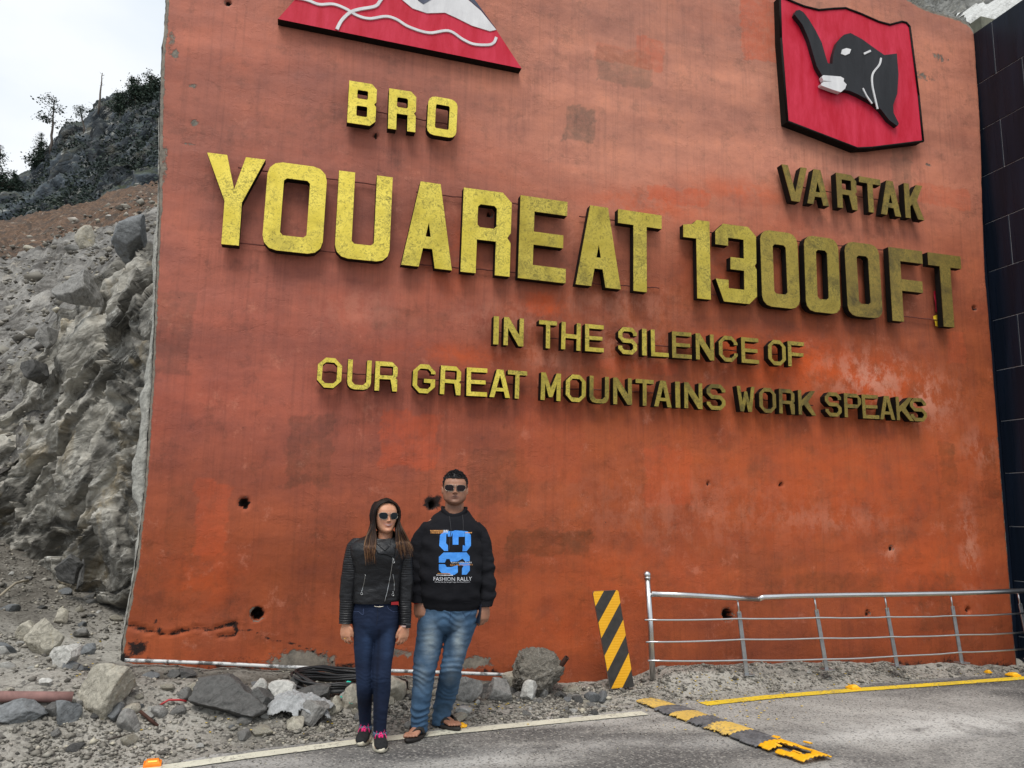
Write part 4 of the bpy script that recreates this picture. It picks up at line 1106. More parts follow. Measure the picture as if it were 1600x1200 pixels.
plate('eye', [k_(*p) for p in [(548, 280), (553, 258), (575, 250), (600, 256), (592, 278), (570, 288)]], SY - 0.062, SY - 0.05, WHM, em)
for pts, w in (([(665, 281), (700, 265)], .026), ([(755, 303), (746, 338), (712, 385), (709, 440), (722, 505), (737, 568)], .022), ([(660, 460), (680, 500), (708, 540)], .02)):
    ribbon('ear_line', [k_(*p) for p in pts], w, SY - 0.058, WHM, em)
k2 = lambda x, y: (400 + x / 3.556, y / 3.556)
TY = WY - 0.10
tri = empty('triangle_emblem', onY(620, 20, TY), label='crimson triangular emblem with white winding roads and a snowy peak above the word BRO', cat='emblem')
plate('triangle_plate', [(434, 29.5), (815, 107), (775, 46), (742, 0), (618, -178)], TY, WY, REDM, tri, mats=[REDM, EDGE])
plate('snow_peak', [k2(*p) for p in [(1335, 165), (1300, 173), (1200, 142), (1120, 102), (1050, 70), (950, 73), (870, 46), (815, 0), (760, -60), (735, -110), (800, -180), (880, -240), (960, -180), (1080, -90), (1180, 0), (1250, 60)]], TY - 0.008, TY, WHM, tri)
plate('dark_sky', [k2(*p) for p in [(1337, 163), (1255, 60), (1185, 0), (1085, -92), (965, -184), (885, -246), (805, -186), (740, -112), (690, -170), (600, -240), (560, -330), (700, -560), (775, -632), (1000, -325), (1215, -2)]], TY - 0.006, TY, SLATE, tri)
plate('rock_patch', [k2(*p) for p in [(900, 0), (930, 22), (985, -10), (1010, -60), (960, -110), (910, -60)]], TY - 0.012, TY - 0.008, SLATE, tri)
ribbon('winding_road', [k2(*p) for p in [(180, -20), (280, 0), (350, 25), (430, 24), (500, 50), (560, 86), (630, 104), (720, 92), (780, 108), (850, 150), (960, 183), (1070, 172), (1150, 220), (1210, 246), (1290, 250), (1322, 236), (1335, 208)]], .03, TY - 0.004, WHM, tri)
ribbon('winding_road', [k2(*p) for p in [(720, -40), (690, 5), (660, 36), (570, 53), (520, 72), (475, 115), (449, 164)]], .034, TY - 0.005, WHM, tri)

a = onY(1461, 452, WY - .05)
fl = empty('torn_flag', a, label='torn scrap of red and yellow flag caught behind the last big letter T', cat='flag')
for nm, q, m_ in (('red_cloth', [(1459, 455), (1468, 452), (1468, 492), (1462, 486)], REDM), ('yellow_cloth', [(1458, 494), (1469, 490), (1474, 513), (1462, 509)], plain('yellow_cloth', lin(220, 180, 30), .8))):
    B = MB(); n = 8; A, Bq, Cq, D = [onY(x, y, WY - .03) - a for x, y in q]; V = []
    for i in range(n + 1):
        for j in range(4): p_ = A.lerp(D, i / n).lerp(Bq.lerp(Cq, i / n), j / 3); V.append(p_ + Vector((0, .004 * math.sin(i * .9 + j), 0)))
    B.add(V, [(i * 4 + j, (i + 1) * 4 + j, (i + 1) * 4 + j + 1, i * 4 + j + 1) for i in range(n) for j in range(3)]); B.build(nm, m_, fl)
# ================================================================== RAILING
RYY = 6.75
def railing():
    P = [(1011, 893, 1020, 1055), (1152, 935, 1167, 1050), (1272, 933, 1292, 1042), (1382, 931, 1402, 1036), (1485, 929, 1503, 1031), (1590, 925, 1612, 1026), ]
    base0 = onY(1020, 1055, RYY)
    root = empty('steel_railing', base0, label='bent stainless steel railing with leaning posts in front of the red wall', cat='railing')
    L = base0
    loc = lambda px, py, Y=RYY: onY(px, py, Y) - L
    B = MB(); a, b = loc(1011.5, 905), loc(1020, 1062); B.tube([b, b.lerp(a, .5) + Vector((.006, 0, 0)), a], .027, 14); B.build('end_post', STEEL, root)
    B = MB(); B.ball(loc(1011, 898), .036, 16, 10); B.tube([a, a + Vector((0, 0, .025))], .032, 12); B.build('knob', STEEL, root)
    for k, (tx, ty, bx, by) in enumerate(P[1:]):
        B = MB(); t_, b = loc(tx, ty), loc(bx, by + 6); m = t_.lerp(b, .17)
        d = (t_ - b).normalized(); ang = math.atan2(d.x, d.z)
        B.box(m.lerp(b, .5), (.042, .014, (m - b).length), Matrix.Rotation(ang, 3, 'Y')); o = B.build('post', STEEL_D, root, smooth=False); bevel(o, .004, 2)
        B = MB(); B.tube([m - d * .03, t_], .009, 8); B.build('rail_bracket', STEEL, root)
        B = MB(); B.box(loc(bx, by + 4), (.11, .10, .012)); o = B.build('base_plate', STEEL_D, root, smooth=False); bevel(o, .002, 1)
    top = [(1018, 928), (1080, 930), (1130, 933), (1185, 936), (1192, 933), (1240, 931), (1320, 929.5), (1400, 928.5), (1500, 926.5), (1600, 923), (1700, 919)]
    pts = [loc(x, y, RYY - 0.01) for x, y in top]; pts = [p for p in pts if p.x + L.x < PX - 0.03] + [Vector((PX - 0.005 - L.x, pts[-1].y, pts[-2].z))]
    for seg in (pts[:4], pts[3:]):
        B = MB(); B.tube(seg, .026, 14); B.build('top_rail', STEEL, root)
    for j, ys in enumerate(([(1012, 968.5), (1155, 966.5), (1278, 965), (1388, 964), (1490, 962), (1600, 958)], [(1014, 1003), (1161, 999), (1283, 997), (1394, 995), (1496, 992), (1600, 988)], [(1017, 1032), (1164, 1031.5), (1288, 1030), (1400, 1025), (1503, 1019), (1600, 1014)])):
        pp = [loc(x, y, RYY - 0.022) for x, y in ys]
        pp = [pp[0] - Vector((.03, 0, 0))] + pp[1:]
        q = []
        for a, b in zip(pp, pp[1:]):
            q += [a.lerp(b, i / 6) + Vector((0, 0, -.006 * math.sin(math.pi * i / 6) + .003 * mn.noise(Vector((i, j, a.x))))) for i in range(6)]
        q.append(pp[-1])
        q = [p for p in q if p.x + L.x < PX - .01]
        B = MB(); B.tube(q, .0085, 8); B.build('rail_bar', STEEL, root)
railing()

# ================================================================== HAZARD BOARD
def hazard():
    Y = 6.62
    c = [onY(x, y, Y) for x, y in [(963, 1076), (989, 1071), (966, 922), (926, 924)]]
    ax = onY(967, 923, Y); 
    bl, br, tr, tl = onY(954, 1076, Y), onY(991, 1073, Y), onY(966, 922, Y), onY(926, 924, Y)
    root = empty('hazard_board', (bl + br) / 2, label='leaning board with yellow and black diagonal stripes at the end of the railing', cat='board')
    L = root.location
    YB = NT('reflective_yellow', 0.4); YB.color(YB.ramp(YB.noise(3, 5, 0.6), [(0.3, lin(226, 160, 22)), (0.7, lin(246, 184, 30))])); wv = YB.t.nodes.new('ShaderNodeTexWave'); wv.bands_direction = 'Z'; wv.inputs['Scale'].default_value = 14; YB.l(YB.co, wv.inputs['Vector']); YB.bump(wv.outputs['Fac'], .25, .003)
    BK = plain('dusty_black_sheet', lin(50, 48, 46), 0.55, 0, 0.5, 12, 0.2)
    def S(u, v): return bl.lerp(br, u).lerp(tl.lerp(tr, u), v) - L
    B = MB(); f = [S(0, 0), S(1, 0), S(1, .985), S(.96, 1), S(.06, 1), S(0, .975)]
    B.add([p + Vector((0, .003, 0)) for p in f] + [p + Vector((0, .02, 0)) for p in f], [tuple(range(6)), tuple(range(11, 5, -1))] + [(i, i + 6, (i + 1) % 6 + 6, (i + 1) % 6) for i in range(6)])
    B.build('board', STEEL_D, root, smooth=False)
    # stripes: clip bands  v - s*u in [a, b]
    def clip(poly, n, d, sgn):
        out = []
        for p, q in zip(poly, poly[1:] + poly[:1]):
            fp = (p[0] * n[0] + p[1] * n[1] - d) * sgn; fq = (q[0] * n[0] + q[1] * n[1] - d) * sgn
            if fp >= 0: out.append(p)
            if fp * fq < 0: t_ = fp / (fp - fq); out.append((p[0] + (q[0] - p[0]) * t_, p[1] + (q[1] - p[1]) * t_))
        return out
    sl = 0.355; full = [(0, 0), (1, 0), (1, .985), (.96, 1), (.06, 1), (0, .975)]
    edges = [-.60, -.4, -.24, .0, .155, .305, .46, .615, .77, .93, 1.2]
    cols = [0, 1, 0, 1, 0, 1, 0, 1, 0, 1]
    lo = -.4
    bounds = [-.36, -.175, -.01, .175, .335, .515, .675, .845, 1.02]
    mats = [BK, YB.m, BK, YB.m, BK, YB.m, BK, YB.m]
    for a, b, m_ in zip(bounds, bounds[1:], mats):
        pl = clip(clip(full, (-sl, 1), a, 1), (-sl, 1), b, -1)
        if len(pl) > 2:
            B = MB(); P3 = [S(u, v) for u, v in pl]; n = len(P3)
            yo = 0.0 if m_ is BK else -0.0015
            B.add([p + Vector((0, yo, 0)) for p in P3] + [p + Vector((0, .0028, 0)) for p in P3], [tuple(range(n))] + [(i, i + n, (i + 1) % n + n, (i + 1) % n) for i in range(n)])
            B.build('stripe', m_, root, smooth=False)
    B = MB(); B.tube([S(.5, -.06) + Vector((0, .05, 0)), S(.5, .9) + Vector((0, .045, 0))], .022, 8); B.build('board_post', STEEL_D, root)
hazard()
# ================================================================== ROCKS AND RUBBLE
def hit(px, py):
    z = 0.0
    for _ in range(25):
        p = onZ(px, py, z); z = lerp(z, gh(p.x, p.y), 0.4)
    return onZ(px, py, z)
RM = {
 'pale': m_rock('pale_beige_stone', lin(128, 122, 108), lin(166, 160, 146), lin(200, 196, 184), lin(178, 162, 120), 5, 0.8, bd=0.02),
 'grey': m_rock('grey_stone', lin(88, 87, 85), lin(132, 130, 126), lin(176, 174, 168), None, 5, 0.8, bd=0.02),
 'dark': m_rock('dark_stone', lin(58, 57, 56), lin(88, 87, 85), lin(128, 126, 121), None, 4, 0.8, bd=0.02),
 'blue': m_rock('blue_grey_stone', lin(84, 87, 88), lin(114, 116, 117), lin(150, 151, 150), None, 5, 0.7, bd=0.015),
 'white': m_rock('light_stone', lin(140, 138, 132), lin(176, 174, 168), lin(208, 206, 200), None, 5, 0.7, bd=0.015),
 'lump': m_rock('lumpy_concrete', lin(64, 60, 54), lin(122, 116, 106), lin(190, 186, 178), None, 7, 1.0, white=0.5, strat=(1, 1, 1), bd=0.035)}
def rock_data(seed, cuts=9, sub=4, rough=0.06, soft=0.0, lump=0.0):
    rg = random.Random(seed)
    bm = bmesh.new(); bmesh.ops.create_icosphere(bm, subdivisions=sub, radius=1.0)
    pl = []
    for _ in range(cuts):
        n = Vector((rg.gauss(0, 1), rg.gauss(0, 1), rg.gauss(0, 0.8))).normalized(); pl.append((n, rg.uniform(.42, .8)))
    o = Vector((seed * 1.7, seed * .3, 0))
    for v in bm.verts:
        p = v.co.copy()
        for n, d in pl:
            k = p.dot(n) - d
            if k > 0: p -= n * k * (1 - soft)
        q = p * 2 + o
        p += v.co.normalized() * (rough * mn.fractal(q, .9, 2.1, 4) + rough * .5 * mn.fractal(q * 4, .9, 2, 3) + lump * mn.turbulence(q * 2.2, 4, True))
        v.co = p
    me = bpy.data.meshes.new('rock')
    xs = [v.co.x for v in bm.verts]; ys = [v.co.y for v in bm.verts]; zs = [v.co.z for v in bm.verts]
    for v in bm.verts:
        v.co.x = (v.co.x - min(xs)) / (max(xs) - min(xs)) - .5; v.co.y = (v.co.y - min(ys)) / (max(ys) - min(ys)) - .5; v.co.z = (v.co.z - min(zs)) / (max(zs) - min(zs)) - .16
    for f in bm.faces: f.smooth = True
    for e in bm.edges: e.smooth = e.calc_face_angle(0) < R_(28)
    bm.to_mesh(me); bm.free(); return me
def rock(px, pb, w, h, mat, label, seed, name='rock', group=None, dep=.8, rz=None, tilt=0, **kw):
    p = hit(px, pb - 3)
    s = (p - Vector((0, 0, EYE))).length / FPX
    me = rock_data(seed, **kw); W_, H_ = w * s, h * s / .84
    for v in me.vertices: v.co = Vector((v.co.x * W_, v.co.y * W_ * dep, v.co.z * H_))
    me.materials.append(RM[mat])
    o = bpy.data.objects.new(name, me); COL.objects.link(o)
    o.location = p + Vector((0, W_ * dep * .38, 0)); o.rotation_euler = (0, R_(tilt), R_(rz or 0))
    return tag(o, label, 'rock', group)
RL = [
 (150, 1124, 80, 64, 'pale', 'large pale beige boulder with a pointed top beside the end of the faded red pipe', 11),
 (362, 1127, 106, 52, 'dark', 'large dark grey boulder, long and low, left of the white cloth', 12),
 (402, 1120, 40, 34, 'dark', 'rounded dark lump leaning on the right end of the long low boulder', 13),
 (57, 1026, 46, 44, 'pale', 'pale beige boulder on the dirt slope at the far left', 14),
 (44, 1006, 34, 26, 'pale', 'flat pale slab leaning behind the beige boulder at the far left', 15),
 (98, 1048, 38, 28, 'white', 'light blocky stone below the yellow chips at the left', 16),
 (92, 980, 18, 22, 'pale', 'small upright pale stone on the dirt slope', 17),
 (98, 1137, 34, 30, 'blue', 'dark blue-grey stone just left of the large pale boulder', 18),
 (80, 1128, 26, 20, 'dark', 'round dark stone end beside the blue-grey stone', 19),
 (200, 1148, 30, 30, 'grey', 'grey angular stone with a green tint in front of the large pale boulder', 20),
 (200, 1122, 28, 14, 'pale', 'yellowish small stone behind the grey angular stone', 21),
 (246, 1127, 22, 16, 'grey', 'small grey stone beside the rusty rod', 22),
 (437, 1110, 44, 36, 'white', 'light grey angular boulder behind the white cloth', 23),
 (492, 1106, 52, 24, 'dark', 'dark flat boulder under the hose coil left of the woman', 24),
 (404, 1085, 26, 18, 'white', 'light stone behind the long low boulder', 25),
 (490, 1140, 44, 36, 'grey', 'rough grey stone under the white cloth', 26),
 (462, 1146, 28, 18, 'pale', 'pale stone poking out below the white cloth', 27),
 (522, 1122, 24, 26, 'pale', 'pale stone left of the woman\'s shin', 28),
 (556, 1112, 34, 34, 'pale', 'pale stone between the woman and the coil', 29),
 (620, 1100, 36, 34, 'pale', 'pale stone seen between the two people', 30),
 (733, 1101, 46, 36, 'grey', 'round grey boulder just right of the man\'s shin', 31),
 (782, 1100, 42, 30, 'grey', 'grey triangular stone between the round boulder and the lumpy boulder', 32),
 (828, 1098, 26, 28, 'white', 'light upright stone leaning in front of the lumpy boulder', 33),
 (851, 1095, 16, 16, 'grey', 'small round stone tucked against the lumpy boulder', 34),
 (808, 1082, 36, 26, 'pale', 'pale long stone wedged left of the lumpy boulder', 35),
 (727, 1122, 26, 12, 'white', 'flat light stone topped with yellow flakes beside the road line', 36),
 (742, 1062, 30, 26, 'dark', 'dark stone against the wall behind the man', 37),
 (770, 1062, 28, 24, 'dark', 'dark crumbly stone on the heap at the wall foot', 38),
 (138, 1026, 20, 14, 'blue', 'small blue-grey stone near the left foot of the wall', 39),
 (70, 1076, 16, 10, 'white', 'small light stone lying on the muddy strip above the faded red pipe', 40),
 (10, 1088, 14, 8, 'pale', 'small flat stone at the left border above the red pipe', 41),
 (125, 1000, 22, 14, 'grey', 'grey flat stone among the yellow chips', 42),
 (290, 1064, 26, 12, 'dark', 'low dark stone in the ditch below the base pipe', 43),
 (270, 1062, 20, 10, 'dark', 'lower dark stone left of its twin in the ditch', 44),
 (640, 1142, 14, 10, 'grey', 'small grey stone behind the road line between the couple', 45),
 (1286, 1036, 12, 9, 'white', 'white lump of plaster on the gravel ridge under the railing', 46)]
for q in RL:
    rock(q[0], q[1], q[2], q[3], q[4], q[5], q[6], dep=.85, rz=(q[6] * 37) % 40 - 20, sub=5 if q[2] > 36 else 4, tilt=(q[6] * 53) % 24 - 12)
# the lumpy boulder with a pipe stub
bl_ = rock(849, 1096, 84, 70, 'lump', 'lumpy concrete boulder with a rusty pipe stub leaning against the red wall', 61, cuts=5, sub=6, rough=.05, soft=.2, lump=.16, dep=.7)
Bp = MB(); a = hit(849, 1093); 
p0, p1 = onY(860, 1062, a.y + .15), onY(886, 1027, a.y + .02)
n_ = 14; d_ = (p1 - p0).normalized()
Bp.tube([p0, p0.lerp(p1, .5), p1], .022, 14, cap=False); Bp.tube([p1, p0.lerp(p1, .6), p0], .017, 14, cap=False)
e1 = d_.cross(Vector((0, 0, 1))).normalized(); e2 = d_.cross(e1)
V = []; 
for r in (.022, .017): V += [p1 + (e1 * math.cos(6.283 * i / 14) + e2 * math.sin(6.283 * i / 14)) * r for i in range(14)]
Bp.add(V, [(i, (i + 1) % 14, 14 + (i + 1) % 14, 14 + i) for i in range(14)])
ps = Bp.build('pipe_stub', RUST); adopt(ps, bl_)
# big slab on top of the rock face, beside the wall end
def far_rock(px0, py0, px1, py1, Y, mat, label, seed, rot, **kw):
    a, b = onY(px0, py1, Y), onY(px1, py0, Y); me = rock_data(seed, **kw); w, h = b.x - a.x, b.z - a.z
    for v in me.vertices: v.co = Vector((v.co.x * w, v.co.y * w * .8, (v.co.z - .34) * h))
    me.materials.append(RM[mat]); o = bpy.data.objects.new('boulder', me); COL.objects.link(o)
    o.location = (a + b) / 2; o.rotation_euler = (0, R_(rot), R_(seed * 31 % 360)); tag(o, label, 'boulder'); return o
far_rock(162, 338, 240, 412, 10.4, 'blue', 'big blue-grey boulder perched on top of the rock face beside the wall end', 3, -18, sub=5)
far_rock(84, 428, 172, 482, 10.4, 'grey', 'overhanging grey slab jutting from the rock face below the perched boulder', 6, -28, sub=5)
far_rock(118, 870, 136, 925, 8.9, 'dark', 'dark slab sticking out near the foot of the rock face', 9, -35, sub=4)
far_rock(84, 866, 136, 912, 9.0, 'dark', 'jutting flaky ledge block near the foot of the rock face', 5, -20, sub=5)
far_rock(50, 505, 92, 545, 10.8, 'grey', 'squarish grey block in the middle left of the rock face', 8, -30, sub=4)
far_rock(112, 356, 152, 392, 15, 'pale', 'pale brownish block on the red earth left of the perched boulder', 10, -10, sub=4)
far_rock(30, 560, 82, 600, 10.8, 'dark', 'dark ledge block low on the left of the rock face', 14, -30, sub=4)

# smaller countable stones
rg = random.Random(77)
protos = [rock_data(100 + i, cuts=8, sub=3, rough=.05) for i in range(8)]
for i, me in enumerate(protos): me.materials.append(RM[['grey', 'pale', 'dark', 'grey', 'white', 'dark', 'blue', 'pale'][i]])
KC = ['grey', 'pale beige', 'dark', 'mid-grey', 'whitish', 'dark brownish', 'blue-grey', 'sandy']
def small(x, y, s, k, lab, grp):
    sz = 'tiny' if s < .06 else 'small' if s < .085 else 'fist-sized' if s < .12 else 'head-sized'
    lab = sz + ' ' + KC[k] + ' ' + lab
    me = protos[k]; o = bpy.data.objects.new('stone', me); COL.objects.link(o)
    o.location = (x, y, gh(x, y) - .14 * s); o.scale = (s * rg.uniform(.8, 1.3), s * rg.uniform(.8, 1.2), s * rg.uniform(.5, .85)); o.rotation_euler = (rg.uniform(-.2, .2), rg.uniform(-.2, .2), rg.uniform(0, 6.28))
    tag(o, lab, 'stone', grp)
for _ in range(120):
    x = rg.uniform(-1.3, 2.7); y = road_edge(x) + abs(rg.gauss(.55, .30)) + .12
    if y > 6.9: continue
    small(x, y, rg.choice([.05, .06, .07, .09, .12]) * rg.uniform(.8, 1.3), rg.randrange(8), 'stone lying in the rubble strip between the road and the wall', 'stones in the rubble strip')
for _ in range(110):
    x = rg.uniform(-3.8, -1.35); y = rg.uniform(6.4, 10.2)
    small(x, y, rg.choice([.05, .07, .08, .1, .14]) * rg.uniform(.8, 1.4), rg.randrange(8), 'stone lying loose on the dirt slope left of the wall', 'stones on the dirt slope')
for _ in range(16):
    x = rg.uniform(1.5, 2.2); y = rg.uniform(6.62, 6.92)
    small(x, y, rg.uniform(.10, .20), rg.choice([2, 5, 0, 2]), 'crumbly stone in the heap at the wall foot right of the man', 'dark stones of the heap')
for _ in range(14):
    x = rg.uniform(3.3, 7.4); y = rg.uniform(6.75, 6.93)
    small(x, y, rg.uniform(.03, .06), rg.choice([0, 4, 1]), 'stone on the gravel ridge under the railing', 'stones under the railing')
# rocks on the scree
sv = scree.data.vertices
for _ in range(60):
    v = sv[rg.randrange(len(sv))].co
    if not (-16 < v.x < 0 and v.y < 40): continue
    s = rg.uniform(.12, .38) * (v.y / 20)
    o = bpy.data.objects.new('stone', protos[rg.choice([0, 1, 4, 7])]); COL.objects.link(o); o.location = v; o.scale = (s, s, s * .6); o.rotation_euler = (0, 0, rg.uniform(0, 6.28))
    tag(o, ('small ' if s < .3 else 'larger ') + ('near ' if v.y < 16 else 'far ' if v.y > 26 else '') + 'rock lying on the grey scree slope above the rock face', 'stone', 'rocks on the scree')

def pebbles(name, pts, mat, lab, cat):
    """many small stones in one mesh: squashed octahedra with random corners"""
    n = len(pts); P = np.array([p[:3] for p in pts]); S = np.array([p[3] for p in pts])
    rs = np.random.RandomState(4)
    base = np.array([(1, 0, 0), (0, 1, 0), (-1, 0, 0), (0, -1, 0), (0, 0, 1), (0, 0, -1), (.7, .7, .5), (-.7, .6, .45)], float)
    tris = np.array([(0, 6, 4), (6, 1, 4), (1, 7, 4), (7, 2, 4), (2, 3, 4), (3, 0, 4), (6, 0, 5), (1, 6, 5), (7, 1, 5), (2, 7, 5), (3, 2, 5), (0, 3, 5)])
    V = base[None] * (1 + rs.uniform(-.35, .35, (n, 8, 3))); V[:, :, 2] *= rs.uniform(.4, .9, (n, 1)) * (.25 if 'flake' in name else 1)
    a = rs.uniform(0, 6.28, n); c, s = np.cos(a), np.sin(a)
    X = V[:, :, 0] * c[:, None] - V[:, :, 1] * s[:, None]; Y = V[:, :, 0] * s[:, None] + V[:, :, 1] * c[:, None]
    V = np.stack([X, Y, V[:, :, 2]], 2) * S[:, None, None] + P[:, None]
    F = (tris[None] + (np.arange(n) * 8)[:, None, None]).reshape(-1, 3)
    me = bpy.data.meshes.new(name); me.vertices.add(n * 8); me.vertices.foreach_set('co', V.reshape(-1).astype('f'))
    me.loops.add(len(F) * 3); me.loops.foreach_set('vertex_index', F.reshape(-1).astype('i'))
    me.polygons.add(len(F)); me.polygons.foreach_set('loop_start', (np.arange(len(F)) * 3).astype('i')); me.polygons.foreach_set('loop_total', np.full(len(F), 3, 'i'))
    me.update(calc_edges=True); me.validate(); me.materials.append(mat)
    at = me.color_attributes.new('tone', 'FLOAT_COLOR', 'POINT'); q = np.repeat(rs.uniform(0, 1, n), 8); at.data.foreach_set('color', np.stack([q, q, q, np.ones_like(q)], 1).astype('f').ravel())
    o = bpy.data.objects.new(name, me); COL.objects.link(o)
    return tag(o, lab, cat, kind='stuff')
GT = NT('gravel_stones', 0.9, spec=0.25); GT.color(GT.mix(GT.ramp(GT.noise(90, 4, 0.7), [(0.3, 0.35), (0.7, 0.65)]), GT.ramp(GT.attr('tone'), [(0.0, lin(88, 85, 81)), (0.35, lin(140, 136, 128)), (0.8, lin(172, 168, 158)), (1.0, lin(206, 202, 192))]), lin(120, 116, 110), 'OVERLAY'))
rs = random.Random(9); pts = []
while len(pts) < 16000:
    x = rs.uniform(-4.5, 8.0); e = road_edge(x)
    y = e + abs(rs.gauss(0, .75)) + .02 if x > -1.4 else rs.uniform(e, 11)
    if x > -1.2 and y > 6.97: continue
    dens = .3 + .7 * sstep(-.2, .35, mn.noise(Vector((x * 1.6, y * 2.2, 0))))
    if x > 2.8: dens *= .75
    if y < e + .12: dens *= .35
    if rs.random() > dens: continue
    s = min(.032, rs.lognormvariate(math.log(.0075), .5)) * (1.3 if x < -1.2 else 1)
    pts.append((x, y, gh(x, y) + s * .3, s))
pebbles('gravel', pts, GT.m, 'grey gravel and crushed stone spread beside the road', 'gravel')
pts = []
while len(pts) < 1500:
    x = rs.uniform(-3, 8.0); y = road_edge(x) - abs(rs.gauss(0, .5))
    s = rs.uniform(.002, .006); pts.append((x, y, .006, s))
pebbles('grit', pts, GT.m, 'fine grit scattered on the asphalt', 'grit')
sp_ = []
svl = [v.co for v in scree.data.vertices if v.co.x < .5 and v.co.x > -22 and 9 < v.co.y < 45]
for _ in range(9000):
    v = rs.choice(svl); s = min(.30, rs.lognormvariate(math.log(.022), .6)) * (v.y / 12) ** .8
    sp_.append((v.x + rs.uniform(-.12, .12) * v.y / 12, v.y + rs.uniform(-.1, .1), v.z + rs.uniform(-.02, .03), s))
pebbles('scree_rubble', sp_, GT.m, 'loose grey rubble strewn over the scree slope', 'rubble')
YC = plain('yellow_flakes', lin(226, 190, 70), 0.7, 0, 0.2, 20)
pts = []
for (px, py, sx, sy, n) in [(1130, 1110, 60, 18, 60), (1200, 1120, 60, 20, 40), (1100, 1070, 80, 12, 40), (110, 1010, 28, 16, 26), (125, 1035, 22, 14, 16), (725, 1108, 12, 4, 22), (810, 1105, 60, 8, 18), (430, 1130, 200, 14, 24), (1300, 1060, 150, 10, 30)]:
    for _ in range(n):
        p = hit(px + rs.gauss(0, sx), py + rs.gauss(0, sy))
        if p.y > 6.95 and p.x > -1.2: continue
        z = max(gh(p.x, p.y), 0.004); pts.append((p.x, p.y, z + .006, rs.uniform(.004, .014)))
pebbles('yellow_flakes', pts, YC, 'yellow paint and rubber flakes scattered on the ground', 'flakes')

# ================================================================== PIPES, HOSE, CLOTH, SCRAPS
def pipe(pts, r, mat, name, label, cat, n=10, wob=0.0):
    P = [Vector(p) for p in pts]; L = P[0].copy(); Q = []
    for a, b in zip(P, P[1:]):
        k = max(2, int((b - a).length / .12)); Q += [a.lerp(b, i / k) for i in range(k)]
    Q.append(P[-1])
    B = MB(); B.tube([q + Vector((0, wob * mn.noise(q * 2), wob * mn.noise(q * 2 + Vector((5, 0, 0))))) - L for q in Q], r, n)
    o = B.build(name, mat); o.location = L; return tag(o, label, cat)
PW = NT('scuffed_white_pipe', 0.5); PW.color(PW.mix(PW.ramp(PW.noise(9, 7, 0.75), [(0.5, 0.0), (0.6, 0.9)]), lin(206, 206, 204), lin(60, 60, 60)))
pipe([onY(195, 1031, 6.93), onY(330, 1036, 6.93), onY(500, 1044, 6.93), onY(640, 1049, 6.93), onY(760, 1053, 6.93), onY(872, 1056, 6.93)], .014, PW.m, 'base_pipe', 'long thin scuffed white pipe lying along the foot of the red wall', 'pipe', wob=.006)
p = hit(2, 1102); q = hit(112, 1104)
pipe([p + Vector((-.4, 0, .05)), p + Vector((0, 0, .05)), q + Vector((0, 0, .06))], .034, plain('faded_red_plastic', lin(134, 100, 94), 0.8, 0, 0.25, 14, .2), 'fallen_pipe', 'faded pinkish red pipe on the ground at the left border', 'pipe', wob=.01)
p, q = hit(218, 1124), hit(246, 1138)
pipe([p + Vector((0, 0, .05)), q + Vector((0, 0, .015))], .011, RUST, 'rusty_rod', 'short rusty rod lying beside the grey angular stone', 'rod')
p, q = hit(167, 1158), hit(196, 1151)
pipe([p + Vector((0, 0, .01)), q + Vector((0, 0, .012))], .005, BARK, 'twig', 'thin dark twig on the gravel at the lower left', 'twig')
p, q = hit(0, 940), hit(42, 922)
pipe([p + Vector((0, 0, .05)), p.lerp(q, .5) + Vector((0, 0, .10)), q + Vector((0, 0, .08))], .012, plain('dry_wood', lin(150, 140, 122), 0.9), 'stick', 'bleached stick lying on the dirt slope at the left border', 'stick', wob=.03)
p = hit(255, 1103)
pipe([p + Vector((-.02, 0, .01)), p + Vector((.03, .02, .035)), p + Vector((.10, .02, .03)), p + Vector((.14, .05, .012))], .007, plain('red_plastic_strip', lin(168, 44, 48), 0.5), 'red_strip', 'curled red plastic strip among the stones', 'scrap', wob=.01)
# hose coil
c = hit(556, 1068); c = Vector((0.56, 6.60, 0)); Q = []
rc = random.Random(2)
for k in range(9 * 28):
    a = 6.283 * k / 28; lp = k // 28
    r = .30 + .015 * (lp % 5) + .012 * math.sin(a * 3 + lp)
    x, y = c.x + r * 1.3 * math.cos(a), c.y + r * .72 * math.sin(a)
    Q.append(Vector((x, y, gh(x, y) + .018 + .019 * (lp % 4) + .012 * math.sin(a * 2 + lp * 1.3) + .012)))
L = Vector((c.x, c.y, 0)); B = MB(); B.tube([q - L for q in Q], .0105, 7)
o = B.build('hose_coil', BLACKM); o.location = L; tag(o, 'coil of black plastic hose on the ground behind the woman', 'hose')
